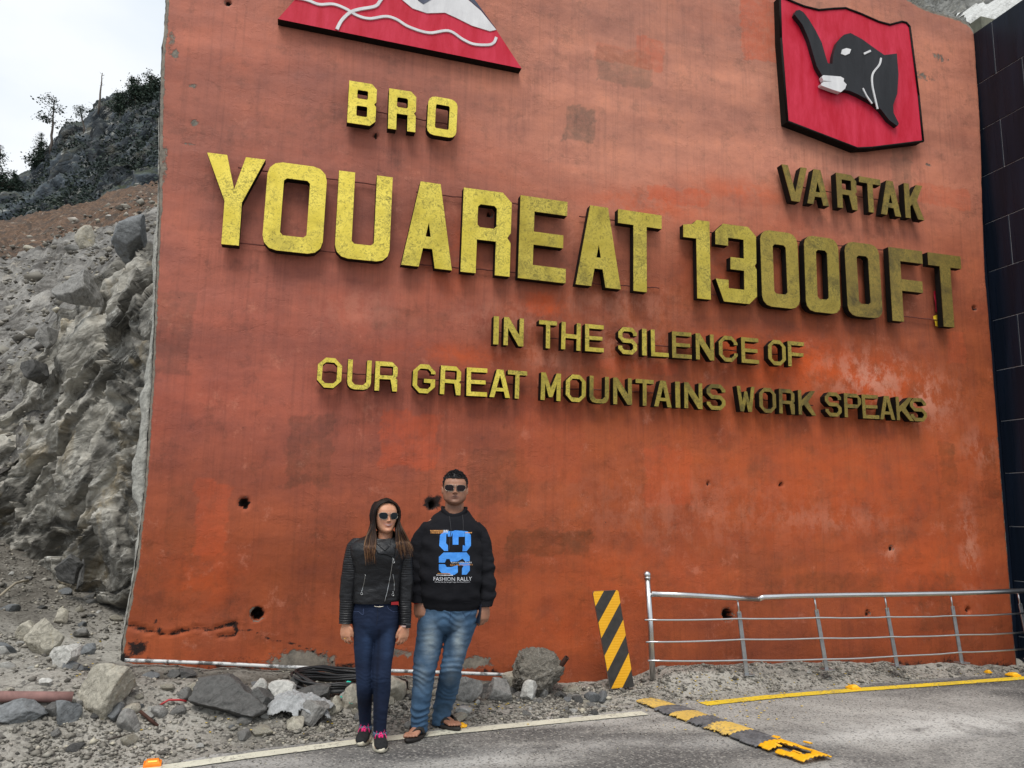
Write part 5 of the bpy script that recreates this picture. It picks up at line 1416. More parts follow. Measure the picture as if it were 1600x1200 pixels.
# white cloth over stones
def cloth(px, py, w, d, name, mat, label, cat, seed, hgt=.10):
    p = hit(px, py); n = 60; V = []; F = []
    for i in range(n + 1):
        for j in range(n + 1):
            u, v = i / n - .5, j / n - .5
            r = math.hypot(u, v) * 2
            edge = 1 + .25 * mn.noise(Vector((math.atan2(v, u) * 1.3, seed, 0)))
            x = p.x + u * w * edge; y = p.y + v * d * edge + .04
            q = Vector((u * 4, v * 4, seed))
            h = hgt * max(0, 1 - (r * .85) ** 2) * (1 + .5 * mn.noise(q * .5)) + .030 * abs(mn.noise(q * 1.2)) + .018 * mn.fractal(q * 2.2, .8, 2, 4) + .02
            V.append((x - p.x, y - p.y, gh(x, y) + max(.004, h)))
    m = n + 1
    for i in range(n):
        for j in range(n):
            u, v = (i + .5) / n - .5, (j + .5) / n - .5
            if math.hypot(u, v) < .46 * (1 + .3 * mn.noise(Vector((u * 6, v * 6, seed + 3)))): F.append((i * m + j, (i + 1) * m + j, (i + 1) * m + j + 1, i * m + j + 1))
    o = mesh_obj(name, V, F, mat, smooth=True); o.location = (p.x, p.y, 0)
    s = o.modifiers.new('t', 'SOLIDIFY'); s.thickness = .004; evaluate(o)
    return tag(o, label, cat)
cloth(470, 1124, .48, .34, 'white_cloth', m_rock('dirty_white_fabric', lin(104, 105, 106), lin(150, 151, 151), lin(190, 191, 190), None, 6, 0.3, bd=.006), 'crumpled dirty white cloth draped over stones left of the woman', 'cloth', 3, .12)
rock(26, 1134, 66, 26, 'blue', 'low blue-grey slab of rock below the faded red pipe at the left border', 62, dep=.6, sub=5)
TQ = plain('turquoise_plastic', lin(44, 190, 168), 0.5)
for i, (px, py) in enumerate([(543, 1072), (533, 1096), (546, 1106), (478, 1108)]):
    p = hit(px, py); B = MB(); B.add([(-.018, -.008, .004), (.014, -.012, .01), (.02, .008, .012), (-.01, .012, .006), (-.018, -.008, .008), (.014, -.012, .014), (.02, .008, .016), (-.01, .012, .01)], [(0, 3, 2, 1), (4, 5, 6, 7), (0, 1, 5, 4), (1, 2, 6, 5), (2, 3, 7, 6), (3, 0, 4, 7)])
    o = B.build('plastic_scrap', TQ, smooth=False); o.location = p + Vector((0, -.03, .03)); o.rotation_euler = (.4, .3, i); tag(o, ['topmost turquoise plastic scrap beside the hose coil', 'middle turquoise plastic scrap left of the woman\'s shin', 'lowest turquoise plastic scrap left of the woman\'s shin', 'leftmost turquoise plastic scrap near the white cloth'][i], 'scrap')

# ================================================================== ROAD STUDS AND SPEED BUMP
YR = m_paint('worn_yellow_rubber', lin(222, 184, 92), 0.3); YR2 = plain('bright_yellow_plastic', lin(240, 176, 24), 0.5, 0, 0.15, 30); ORP = plain('orange_plastic', lin(240, 130, 20), 0.5, 0, 0.15, 30)
def stud(px, py, s, mat, label, rz=0.1):
    p = onZ(px, py, .0)
    B = MB(); B.box((0, 0, .008), (s, s * .9, .016)); B.add([(-s * .42, -s * .38, .016), (s * .42, -s * .38, .016), (s * .42, s * .38, .016), (-s * .42, s * .38, .016), (-s * .32, -s * .16, .034), (s * .32, -s * .16, .034), (s * .32, s * .16, .034), (-s * .32, s * .16, .034)], [(0, 1, 5, 4), (1, 2, 6, 5), (2, 3, 7, 6), (3, 0, 4, 7), (4, 5, 6, 7)])
    o = B.build('road_stud', mat, smooth=False); bevel(o, .003, 2); o.location = (p.x, p.y, .006); o.rotation_euler = (0, 0, rz)
    B = MB(); B.box((0, -s * .275, .027), (s * .5, .004, .010), Matrix.Rotation(-.9, 3, 'X')); B.build('reflector', plain('reflector', lin(250, 210, 90), .2), o, smooth=False)
    return tag(o, label, 'road stud', 'road studs')
stud(1333, 1077, .10, YR2, 'yellow road stud on the yellow line behind the railing middle')
stud(1583, 1057, .11, YR2, 'yellow road stud on the yellow line at the right border')
stud(1544, 1053, .06, YR2, 'small broken yellow stud left of the one at the right border')
stud(238, 1197, .10, ORP, 'orange road stud at the bottom border beside the white line')
B = MB(); p = onZ(719, 1139, 0)
bm = bmesh.new(); bmesh.ops.create_icosphere(bm, subdivisions=3, radius=.055)
for v in bm.verts: v.co = Vector((v.co.x, v.co.y * .8, max(0, v.co.z * .5))) * (1 + .3 * mn.noise(v.co * 40))
me = bpy.data.meshes.new('yellow_scrap'); bm.to_mesh(me); bm.free(); me.materials.append(YR2); o = bpy.data.objects.new('yellow_scrap', me); COL.objects.link(o); o.location = (p.x, p.y + .03, .008)
tag(o, 'crushed yellow plastic lump beside the man\'s right-hand sandal', 'scrap')
GR_R = NT('worn_grey_rubber', 0.75); GR_R.color(GR_R.ramp(GR_R.noise(14, 7, 0.75), [(0.35, lin(64, 64, 66)), (0.55, lin(104, 104, 106)), (0.75, lin(150, 148, 146))]))
A0, A1 = onZ(1016, 1099), onZ(1262, 1186)
ax = (A1 - A0); TL = ax.length; ax.normalize(); ay = Vector((-ax.y, ax.x, 0))
if ay.x < 0: ay = -ay
bump = empty('speed_bump', A0.lerp(A1, .5), math.atan2(ax.y, ax.x), 'worn broken speed bump of alternating yellow and grey rubber segments crossing the road edge', 'speed bump')
inv = bump.matrix_basis.inverted()
bounds = [-.03, .135, .25, .385, .50, .655, .815, 1.05]
NB = 14
for k, (a, b) in enumerate(zip(bounds, bounds[1:])):
    yel = k % 2 == 0
    V = []; F = []; nx, ny = 36, 30; mk = {}
    Wd = .30 if k else .24
    for i in range(nx + 1):
        for j in range(ny + 1):
            u = lerp(a, b, i / nx) * TL; v = (j / ny - .5) * Wd
            P = A0 + ax * u + ay * v
            prof = max(0, 1 - (abs(v) / (Wd / 2)) ** 2.4)
            rib = .0028 * (1 if (j % 4) < 2 else -1) if 2 < j < ny - 2 and k >= 3 else 0
            z = .011 + (.014 if k < 3 else .024) * prof + rib + .003 * mn.fractal(P * 9, 1, 2, 3)
            V.append(inv @ Vector((P.x, P.y, z)))
    def keep(i, j):
        v = (j + .5) / ny - .5; u = (i + .5) / nx
        e = .5 - abs(v); q = Vector((u * 3 + k * 7, v * 5, 0))
        if k == 6:
            if e < .05 + .07 * mn.noise(q * 2): return False
            c_ = ((u - .52) / .36) ** 2 + ((v + .02) / .26) ** 2
            if c_ < 1 + .5 * mn.noise(q * 2.4): return False
            if v < -.1 and .28 < u < .40: return False
            return True
        return e > (.05 if yel else .02) + .10 * mn.noise(q * 1.7) + .06 * mn.noise(q * 5) and min(u, 1 - u) > .012 + (.03 * mn.noise(q * 4) if yel else 0)
    for i in range(nx):
        for j in range(ny):
            if keep(i, j): F.append((i * (ny + 1) + j, i * (ny + 1) + j + 1, (i + 1) * (ny + 1) + j + 1, (i + 1) * (ny + 1) + j))
    o = mesh_obj('segment', V, F, (YR if k < 6 else YR2) if yel else GR_R.m, bump, smooth=True)
    bm = bmesh.new(); bm.from_mesh(o.data); bmesh.ops.recalc_face_normals(bm, faces=bm.faces); 
    if bm.faces and sum(f.normal.z for f in bm.faces) < 0: bmesh.ops.reverse_faces(bm, faces=bm.faces)
    r_ = bmesh.ops.extrude_face_region(bm, geom=bm.faces[:]); 
    for v in [g_ for g_ in r_['geom'] if isinstance(g_, bmesh.types.BMVert)]: v.co.z += .0
    bm.free()
    s = o.modifiers.new('t', 'SOLIDIFY'); s.thickness = .008; s.offset = -1; evaluate(o)
# broken shards of the last segment
rsd = random.Random(6)
for i, (px, py) in enumerate([(1222, 1166), (1236, 1172), (1215, 1172), (1212, 1160), (1262, 1168), (1245, 1184)]):
    p = onZ(px, py); B = MB(); B.box((0, 0, .02), (rsd.uniform(.04, .08), .05, .012)); o = B.build('rubber_shard', YR2, smooth=False); bevel(o, .003, 1)
    for v in o.data.vertices: v.co += Vector((mn.noise(v.co * 30), mn.noise(v.co * 31 + Vector((3, 0, 0))), 0)) * .012
    o.location = (p.x, p.y, .012); o.rotation_euler = (rsd.uniform(-.6, .6), rsd.uniform(-.5, .5), rsd.uniform(0, 3)); tag(o, 'broken shard of yellow rubber lying in the smashed end of the speed bump', 'scrap', 'yellow rubber shards')
# ================================================================== PEOPLE
class Fig:
    def __init__(s, px, py, label):
        b = onZ(px, py); s.b = b
        s.v = Vector((b.x, b.y, 0)).normalized(); s.l = Vector((s.v.y, -s.v.x, 0))
        s.root = empty('person', b, math.atan2(-s.v.x, s.v.y), label, 'person')
    def loc(s, px, py, d=0.0):
        r = Vector(ray(px, py)); t_ = (s.b.dot(s.v) + d) / r.dot(s.v)
        p = r * t_ + Vector((0, 0, EYE)); return Vector(((p - s.b).dot(s.l), d, p.z))
    def ring(s, xl, xr, y, d, ry, tilt=0):
        a, b = s.loc(xl, y, d), s.loc(xr, y, d); c = (a + b) / 2
        return (c, Vector(((b.x - a.x) / 2, 0, (b.z - a.z) / 2)), Vector((0, ry, tilt)))
def cr(P, t_):
    n = len(P) - 1; k = min(int(t_ * n), n - 1); f = t_ * n - k
    a, b, c, d = P[max(k - 1, 0)], P[k], P[k + 1], P[min(k + 2, n)]
    return 0.5 * ((2 * b) + (c - a) * f + (2 * a - 5 * b + 4 * c - d) * f * f + (3 * b - a - 3 * c + d) * f ** 3)
def sloft(B, rings, res, n, cap=True, m=0):
    C = [[Vector(r[k]) for r in rings] for k in range(3)]
    B.loft([tuple(cr(C[k], i / res) for k in range(3)) for i in range(res + 1)], n, cap, m)
def grow(rings, k): return [(c, a * k, b * k) for c, a, b in rings]

def m_skin(name, c1, c2, lip, dark, st):
    t = NT(name, 0.5, spec=0.4)
    a = t.sep(t.attr('face'))
    c = t.ramp(t.noise(14, 5, 0.6), [(0.3, c1), (0.7, c2)])
    c = t.mix(t.math('MULTIPLY', a[0], 0.75), c, lip)
    c = t.mix(t.math('MULTIPLY', a[1], st), c, dark)
    c = t.mix(a[2], c, lin(226, 214, 204))
    t.color(c); t.b.inputs['Subsurface Weight'].default_value = 0.08; t.b.inputs['Subsurface Radius'].default_value = (.6, .25, .12); t.b.inputs['Subsurface Scale'].default_value = 0.02
    t.bump(t.noise(120, 4, .6), .15, .001); return t.m
def head(B, c, H, wid, yaw, smile=0.0, heavy=0.0, female=False):
    """c: chin-level centre of the skull column"""
    nv, nt = 56, 72
    wp = [(0, .09), (.03, .17), (.08, .235), (.15, .28 + .03 * heavy), (.25, .305 + .03 * heavy), (.35, .318 + .015 * heavy), (.45, .328), (.55, .335), (.68, .335), (.8, .30), (.9, .22), (.96, .13), (1, .0)]
    fp = [(0, .29), (.03, .33), (.08, .355), (.14, .345), (.2, .338), (.3, .34), (.42, .34), (.5, .325), (.58, .345), (.7, .335), (.8, .29), (.9, .20), (.96, .12), (1, 0)]
    bp = [(0, -.10), (.08, .05), (.15, .16), (.25, .27), (.4, .37), (.55, .42), (.7, .41), (.8, .36), (.9, .26), (.96, .15), (1, 0)]
    if female: wp = [(v, w * (.84 if v < .2 else .90 if v < .3 else .96 if v < .4 else 1)) for v, w in wp]
    Rm = Matrix.Rotation(yaw, 3, 'Z'); ks = wid / (2 * .335 * H)
    G = lambda x, s_: math.exp(-(x / s_) ** 2)
    V = []; F = []
    for i in range(nv + 1):
        v = i / nv
        w, f, b = (interp(v, q) for q in (wp, fp, bp))
        for k in range(nt):
            a = 2 * math.pi * k / nt
            x = w * math.sin(a); cf = math.cos(a)
            e = .86
            xx = w * math.copysign(abs(math.sin(a)) ** e, math.sin(a)); yy = -(f if cf > 0 else b) * math.copysign(abs(cf) ** e, cf)
            if cf > 0:
                x = xx; o = 0
                o += .13 * G(x, .038) * G(v - .375, .030) + .095 * G(x, .030) * G(v - .43, .04) + .06 * G(x, .028) * G(v - .49, .045)
                o += .055 * (G(x - .045, .026) + G(x + .045, .026)) * G(v - .362, .022)
                o -= .055 * (G(x - .145, .075) + G(x + .145, .075)) * G(v - .50, .05)
                o += .022 * (G(x - .12, .10) + G(x + .12, .10)) * G(v - .575, .03)
                o += .03 * (G(x - .18, .07) + G(x + .18, .07)) * G(v - .38, .07)
                mv = .245 + smile * 1.6 * x * x - heavy * .7 * x * x
                o += .034 * G(x, .085) * G(v - mv - .022, .016) + .036 * G(x, .075) * G(v - mv + .024, .018)
                o -= .022 * G(x, .10) * G(v - mv, .007)
                o += .03 * G(x, .08) * G(v - .09, .05) - .02 * G(x, .09) * G(v - .17, .025)
                o += .012 * heavy * G(abs(x) - .16, .07) * G(v - .2, .1)
                yy -= o
            V.append(c + Rm @ Vector((xx * H * ks, (yy + .06) * H, v * H)))
    for i in range(nv):
        for k in range(nt):
            k2_ = (k + 1) % nt; F.append((i * nt + k, i * nt + k2_, (i + 1) * nt + k2_, (i + 1) * nt + k))
    F.append(tuple(reversed(range(nt)))); F.append(tuple(range(nv * nt, nv * nt + nt)))
    B.add(V, F)
    for s_ in (-1, 1):   # ears
        B.loft([(c + Rm @ Vector((s_ * wid * q, .055 * H, (.43 + dz) * H)), Rm @ Vector((0, .052 * H * r, 0)), Vector((0, 0, .115 * H * r))) for q, dz, r in ((.44, 0, .8), (.51, 0, .95), (.555, .01, 1.0), (.575, .01, .8))], 14)
    return Rm
def hand(B, w, D, N, T, s=1.0, curl=(.35, .5, .4), fr=.0079, thumb=.5):
    D, N, T = D.normalized(), N.normalized(), T.normalized()
    B.loft([(w + D * l * s, T * a * s, N * b * s) for l, a, b in ((-.03, .027, .021), (0, .026, .019), (.025, .034, .019), (.05, .041, .018), (.075, .043, .016), (.092, .041, .013), (.1, .036, .009))], 16)
    for off, L, z in ((.0315, .070, .090), (.0108, .079, .096), (-.0102, .073, .093), (-.0300, .057, .085)):
        p = w + (T * off + D * z) * s; a = 0; P = [p - D * .02 * s]; P.append(p)
        dirv = (D + T * off * 2.2).normalized()
        for q, seg in zip(curl, (.45, .3, .25)):
            a += q
            d = dirv * math.cos(a) - N * math.sin(a); p = p + d * L * seg * s; P.append(p)
        B.capsule(P, [fr * 1.05 * s, fr * 1.12 * s, fr * 1.02 * s, fr * .95 * s, fr * .82 * s], 10)
    p = w + (D * .022 + T * .024) * s; d1 = (D * .72 + T * .62 - N * .12).normalized()
    d2 = (D * (1 - thumb * .1) + T * .22 - N * .30).normalized(); d3 = (D - T * .10 * thumb * 2 - N * .38).normalized()
    B.capsule([p, p + d1 * .032 * s, p + d1 * .032 * s + d2 * .03 * s, p + d1 * .032 * s + d2 * .03 * s + d3 * .024 * s], [.0135 * s, .0118 * s, .0098 * s, .0085 * s], 10)
def foot(B, an, f, L, toes=True):
    """bare foot; an: point on the sole under the ankle, f: horizontal heading"""
    f = f.normalized(); q = Vector((f.y, -f.x, 0)); Z = Vector((0, 0, 1))
    R3 = [(-.22, .016, .012, .022), (-.18, .028, .026, .032), (-.08, .032, .040, .044), (.05, .033, .042, .046), (.2, .036, .032, .036), (.38, .042, .023, .027), (.52, .045, .017, .021), (.60, .042, .012, .017)]
    B.loft([(an + f * a * L + Z * z, q * w, Z * h) for a, w, h, z in R3], 18)
    return q
# ---------------------------------------------------------------- cloth materials
def m_cloth(name, c, c2, sc=6, rough=0.85, bump=.25, fine=260, spec=.25, fade_and_light=None, fcol=None, sheen=0):
    t = NT(name, rough, spec=spec)
    k = t.ramp(t.noise(sc, 7, 0.68), [(0.32, c), (0.68, c2)])
    if fade_and_light is not None:
        a = t.sep(t.attr('fade_and_light'))
        k = t.mix(t.math('MULTIPLY', a[0], t.ramp(t.noise(9, 7, 0.75, .6, t.vec((1, 1, 2.6))), [(0.3, 0.25), (0.65, 1.0)])), k, fcol)
        k = t.mix(t.math('MULTIPLY', a[1], 0.6), k, tuple(x * .45 for x in c[:3]) + (1,))  # second channel paints the shade between the legs into the denim
    t.color(k); t.bump(t.noise(fine, 2, 0.5), bump, 0.0015); t.bump(t.noise(sc * 2.2, 6, .6, .8, t.vec((1, 1, 2))), .35, .012); return t.m
LEATHER = NT('black_leather', 0.36, spec=0.34)
LEATHER.color(LEATHER.ramp(LEATHER.noise(5, 5, .6), [(0.3, (.005, .005, .006, 1)), (0.7, (.012, .012, .014, 1))]))
LEATHER.rough(LEATHER.ramp(LEATHER.noise(11, 6, .7), [(0.3, .28), (0.7, .5)])); LEATHER.bump(LEATHER.noise(16, 6, .65, 1.5, LEATHER.vec((1, 1, 1.7))), .5, .010); LEATHER.bump(LEATHER.voro(220, 'DISTANCE_TO_EDGE'), .15, .001)
DENIM_W = m_cloth('navy_denim', lin(16, 24, 44), lin(24, 36, 60), 5, fade_and_light=1, fcol=lin(44, 62, 92))
DENIM_M = m_cloth('washed_denim', lin(48, 74, 100), lin(76, 104, 132), 6, fade_and_light=1, fcol=lin(146, 156, 158))
FLEECE = m_cloth('black_fleece', (.0075, .0075, .010, 1), (.013, .013, .016, 1), 5, .95, .3, 300, .2)
ZIP = plain('silver_zip', (.55, .55, .55, 1), .3, 1.0)
FRAME_S = plain('silver_frame', (.42, .38, .32, 1), .3, 1.0)
LENS = plain('dark_lens', (.008, .012, .016, 1), .2); LENS.node_tree.nodes['Principled BSDF'].inputs['Specular IOR Level'].default_value = .15
LENS_B = plain('dark_brown_lens', (.014, .008, .009, 1), .22); LENS_B.node_tree.nodes['Principled BSDF'].inputs['Specular IOR Level'].default_value = .15

# ================================================================== WOMAN
fw = Fig(583, 1166, 'woman with long brown hair in a black leather jacket, navy jeans and pink-laced sneakers')
S = fw.loc; RG = fw.ring
SKIN_W = m_skin('skin_woman', lin(186, 130, 102), lin(212, 156, 124), lin(142, 48, 54), lin(60, 40, 34), .8)
dL, dR = (onZ(569, 1158) - fw.b).dot(fw.v), (onZ(597, 1168) - fw.b).dot(fw.v)
torso = [RG(548, 624, 975, .01, .125), RG(550, 622, 955, .01, .118), RG(553, 620, 935, .0, .105), RG(553, 624, 905, .0, .10), RG(551, 628, 880, -.01, .112), RG(550, 632, 862, -.015, .112), RG(552, 633, 848, -.005, .095), RG(566, 623, 846, .0, .07), RG(584, 614, 843, .005, .05)]
legL = [RG(551, 588, 962, .01, .10), RG(552, 586, 990, .0, .088), RG(553, 584, 1015, .0, .078), RG(555, 582, 1042, -.005, .066), RG(556, 582, 1056, -.01, .064), RG(557, 582, 1080, .01, .062), RG(559, 581, 1105, dL * .7 + .01, .05), RG(561, 580, 1126, dL + .01, .042), RG(562, 580, 1138, dL + .01, .042)]
legR = [RG(584, 624, 962, .01, .10), RG(584, 621, 990, .0, .088), RG(583, 616, 1015, -.01, .078), RG(582, 612, 1042, -.03, .066), RG(582, 611, 1058, -.04, .064), RG(583, 610, 1084, dR * .5, .062), RG(583, 606, 1110, dR * .8, .05), RG(583, 604, 1134, dR + .01, .042), RG(584, 603, 1148, dR + .01, .042)]
armL = [RG(552, 568, 841, 0, .035), RG(542, 571, 852, 0, .05), RG(537, 567, 876, 0, .052), RG(533, 561, 905, 0, .05), RG(531, 556, 930, -.01, .044), RG(530, 553, 955, -.02, .04), RG(530, 550, 974, -.03, .036)]
armR = [RG(618, 634, 841, 0, .035), RG(612, 642, 852, 0, .05), RG(617, 645, 876, 0, .052), RG(620, 646, 905, 0, .05), RG(622, 644, 930, -.01, .044), RG(623, 643, 955, -.03, .04), RG(624, 642, 976, -.04, .036)]
B = MB()
sloft(B, grow(torso, .86), 24, 28); sloft(B, grow(legL, .84), 24, 18); sloft(B, grow(legR, .84), 24, 18); sloft(B, grow(armL, .72), 18, 14); sloft(B, grow(armR, .72), 18, 14)
chin = S(602, 833); H = S(602, 781).z - chin.z; hc = Vector((chin.x, -.025, chin.z)); wid = .150
sloft(B, [(Vector((chin.x, .0, chin.z - .10)), Vector((.058, 0, 0)), Vector((0, .05, 0))), (Vector((chin.x, .0, chin.z - .06)), Vector((.052, 0, 0)), Vector((0, .05, 0))), (Vector((chin.x, .005, chin.z - .02)), Vector((.050, 0, 0)), Vector((0, .052, 0))), (Vector((chin.x, .01, chin.z + .06)), Vector((.052, 0, 0)), Vector((0, .055, 0)))], 10, 20)
RmW = head(B, hc, H, wid, R_(17), smile=1.6, female=True)
# hands
wl_ = armL[-1][0]; wr_ = armR[-1][0]
hand(B, Vector((wl_.x, wl_.y, wl_.z + .005)), Vector((.04, -.03, -1)), Vector((-.45, -.9, 0)), Vector((.9, -.45, 0)), .93, (.3, .6, .5))
hand(B, Vector((wr_.x, wr_.y, wr_.z + .005)), Vector((-.08, -.05, -1)), Vector((.5, -.85, 0)), Vector((-.85, -.5, 0)), .93, (.3, .6, .5))
fL = Vector((-.16, -1, 0)); fR = Vector((.10, -1, 0))
aL = Vector((legL[-1][0].x, dL + .015, 0)); aR = Vector((legR[-1][0].x, dR + .015, 0))
foot(B, aL + Vector((0, 0, .015)), fL, .22); foot(B, aR + Vector((0, 0, .015)), fR, .22)
ob = B.build('body', SKIN_W, fw.root); remesh(ob, .0045, 2)
def facepaint(o, hc, Rm, H, wid, smile, heavy, lipw, stub, brow):
    inv = Rm.inverted(); ks = wid / (2 * .335 * H)
    G = lambda x, s_: math.exp(-(x / s_) ** 2)
    def fn(c):
        p = inv @ (c - hc); x = p.x / (H * ks); v = p.z / H
        if p.y > 0 or v < -.3: return (0, 0, 0, 1)
        mv = .245 + smile * 1.6 * x * x - heavy * .7 * x * x
        lips = lipw * G(x, .16) * G(v - mv, .060); d = (.9 if not smile > 0 else .35) * G(x, .13) * G(v - mv - .004, .018); d = max(d, .55 * (G(x - .04, .02) + G(x + .04, .02)) * G(v - .345, .012)); te = .75 * G(x, .10) * G(v - mv - .004, .013) if smile > 0 else 0
        d = max(d, brow * G(abs(x) - .145, .07) * G(v - .588 + .2 * (abs(x) - .13) ** 2 * 4, .018))
        if stub: d = max(d, stub * (.55 if v < .16 else .4) * sstep(.40, .2, v + .25 * (abs(x) < .1) * (v > .3)) * sstep(-.25, -.05, v), stub * .45 * G(x, .1) * G(v - .30, .02))
        return (min(1, lips), min(1, d), te, 1)
    vcol(o, 'face', fn)
facepaint(ob, hc, RmW, H, wid, 1.6, 0, 1.0, 0, .9)
# jacket
jt = [RG(550, 623, 941, .005, .122), RG(549, 625, 934, .003, .124), RG(550, 626, 920, .0, .120), RG(551, 628, 900, -.003, .118), RG(549, 632, 878, -.015, .128), RG(547, 636, 860, -.018, .126), RG(549, 637, 849, -.006, .106), RG(556, 632, 843, .0, .092), RG(568, 625, 839, .0, .082, .008), RG(580, 622, 838, .0, .070, .026), RG(583, 620, 837, .0, .064, .03)]
B = MB(); sloft(B, jt, 90, 72, cap=False)
jk = B.build('jacket', LEATHER.m, fw.root)
def leather_fold(c, n):
    return .006 * mn.fractal(Vector((c.x * 9, c.y * 6, c.z * 16)), .9, 2, 3) + .004 * mn.ridged_multi_fractal(Vector((c.x * 8, c.y * 8, c.z * 22)), 1, 2, 3, 1, 2) * .4
displace(jk, leather_fold)
def sleeve(arm, name, mat, root, ribs, k=1.0, fold=.004, res=170):
    B = MB(); sloft(B, grow(arm, k), res, 36)
    o = B.build(name, mat, root)
    zt, zb = arm[0][0].z, arm[-1][0].z
    def f(c, n):
        v = (zt - c.z) / (zt - zb)
        r = fold * mn.fractal(Vector((c.x * 10, c.y * 10, c.z * 17)), .9, 2, 3)
        if ribs and abs(n.z) < .7:
            w = max(sstep(.04, .12, v) * sstep(.50, .42, v), sstep(.68, .74, v))
            r += w * .0034 * abs(math.sin(c.z * math.pi / .0155)) - w * .001
        else:
            r += fold * 1.1 * math.sin(c.z * 70 + 5 * mn.noise(c * 7)) * sstep(.35, .6, v)
        return r
    displace(o, f); return o
aLs = armL[:-1] + [(armL[-1][0], armL[-1][1] * 1.02, armL[-1][2])]
sleeve(aLs, 'sleeve', LEATHER.m, fw.root, True, 1.04); sleeve(armR, 'sleeve', LEATHER.m, fw.root, True, 1.04)
bpy.context.view_layer.update()
def bvh(o): 
    dg = bpy.context.evaluated_depsgraph_get(); return BVHTree.FromObject(o, dg)
def onto(B_, s, z, off=.003, dflt=-.12):
    h = B_.ray_cast(Vector((s, -1, z)), Vector((0, 1, 0)))
    return Vector((s, (h[0].y if h[0] is not None else dflt) - off, z))
bj = bvh(jk)
def surf_tube(B_, pts, r, name, mat, parent, off=.002, n=6, res=8):
    Q = []
    for a, b in zip(pts, pts[1:]):
        for i in range(res): Q.append(onto(B_, lerp(a[0], b[0], i / res), lerp(a[1], b[1], i / res), off))
    Q.append(onto(B_, pts[-1][0], pts[-1][1], off))
    M_ = MB(); M_.tube(Q, r, n); return M_.build(name, mat, parent)
def pz(px, py): q = S(px, py, -.12); return (q.x, q.z)
surf_tube(bj, [pz(615, 862), pz(613, 880), pz(610, 900), pz(605, 925), pz(601, 940)], .0022, 'zip', ZIP, jk)
surf_tube(bj, [pz(571, 898), pz(569, 910), pz(565, 926)], .0020, 'pocket_zip', ZIP, jk)
surf_tube(bj, [pz(614, 898), pz(616, 910), pz(616, 924)], .0020, 'pocket_zip', ZIP, jk)
for px, py in ((615, 878), (565, 928), (614, 930)):
    a = onto(bj, *pz(px, py), .006); B = MB(); B.tube([a + Vector((.0075 * math.cos(t_ * .785), 0, .0075 * math.sin(t_ * .785))) for t_ in range(9)], .0018, 6); B.tube([a + Vector((0, 0, .008)), a + Vector((0, 0, .022))], .0022, 6); B.build('zip_pull', ZIP, jk)
# collar flap: folded leather lapel across the chest
def flap(pts, name, th, parent, B_, lift):
    n = len(pts); c = (sum(p[0] for p in pts) / n, sum(p[1] for p in pts) / n)
    V = []; F = []; k = 10
    for i in range(n):
        a, b = pts[i], pts[(i + 1) % n]
        for q in range(6):
            p = (lerp(a[0], b[0], q / 6), lerp(a[1], b[1], q / 6))
            for j in range(k + 1):
                t_ = j / k; V.append(onto(B_, lerp(c[0], p[0], t_), lerp(c[1], p[1], t_), lift + .002 - .004 * (t_ > .95)))
    m = n * 6
    for i in range(m):
        for j in range(k): a = i * (k + 1) + j; b = ((i + 1) % m) * (k + 1) + j; F.append((a, b, b + 1, a + 1))
    o = mesh_obj(name, V, F, LEATHER.m, parent, smooth=True); s_ = o.modifiers.new('t', 'SOLIDIFY'); s_.thickness = th; evaluate(o); return o
flap([pz(585, 846), pz(593, 853), pz(601, 860), pz(610, 852), pz(616, 848), pz(618, 860), pz(616, 872), pz(604, 867), pz(590, 865), pz(586, 856)], 'lapel', .006, jk, bj, .008)
flap([pz(612, 838), pz(619, 836), pz(621, 848), pz(617, 858), pz(610, 852)], 'lapel', .006, jk, bj, .009)
B = MB()
for (a, b) in (((583, 836), (598, 856)), ((620, 834), (606, 854))):
    pass
cz = S(601, 836).z
ringc = []
for i in range(40):
    t_ = math.radians(-60 + 300 * i / 39)
for i in range(33):
    t_ = math.pi * (-.28) + (math.pi * 1.56) * i / 32
    ringc.append((chin.x + .082 * math.cos(t_), .005 + .068 * math.sin(t_), cz - .020 + .034 * math.sin(t_)))
V = []; F = []
for x, y, z in ringc:
    V += [(x, y, z - .05), (x * 1 + (x - chin.x) * .02, y, z - .01), (chin.x + (x - chin.x) * .90, y * .92, z + .028), (chin.x + (x - chin.x) * .84, y * .86, z + .022), (chin.x + (x - chin.x) * .86, y * .86, z - .05)]
for i in range(32):
    for j in range(4): F.append((i * 5 + j, (i + 1) * 5 + j, (i + 1) * 5 + j + 1, i * 5 + j + 1))
mesh_obj('collar', V, F, LEATHER.m, jk, smooth=True)
# belt buckle and a strip of red top under the hem
B = MB(); z = S(593, 944).z; y0 = -.118
B.tube([Vector((S(585, 944).x + .062 * i / 8, y0 - .006, z - .004 * math.sin(math.pi * i / 8))) for i in range(9)], .0032, 6); B.build('belt_buckle', FRAME_S, fw.root)
B = MB(); a, b = S(611, 940), S(623, 940)
B.add([(a.x, -.103, a.z + .008), (b.x - .003, -.068, b.z + .008), (b.x - .003, -.068, b.z - .014), (a.x, -.103, a.z - .010)], [(0, 1, 2, 3)]); B.build('red_top', plain('red_fabric', lin(158, 24, 30), .8), fw.root)
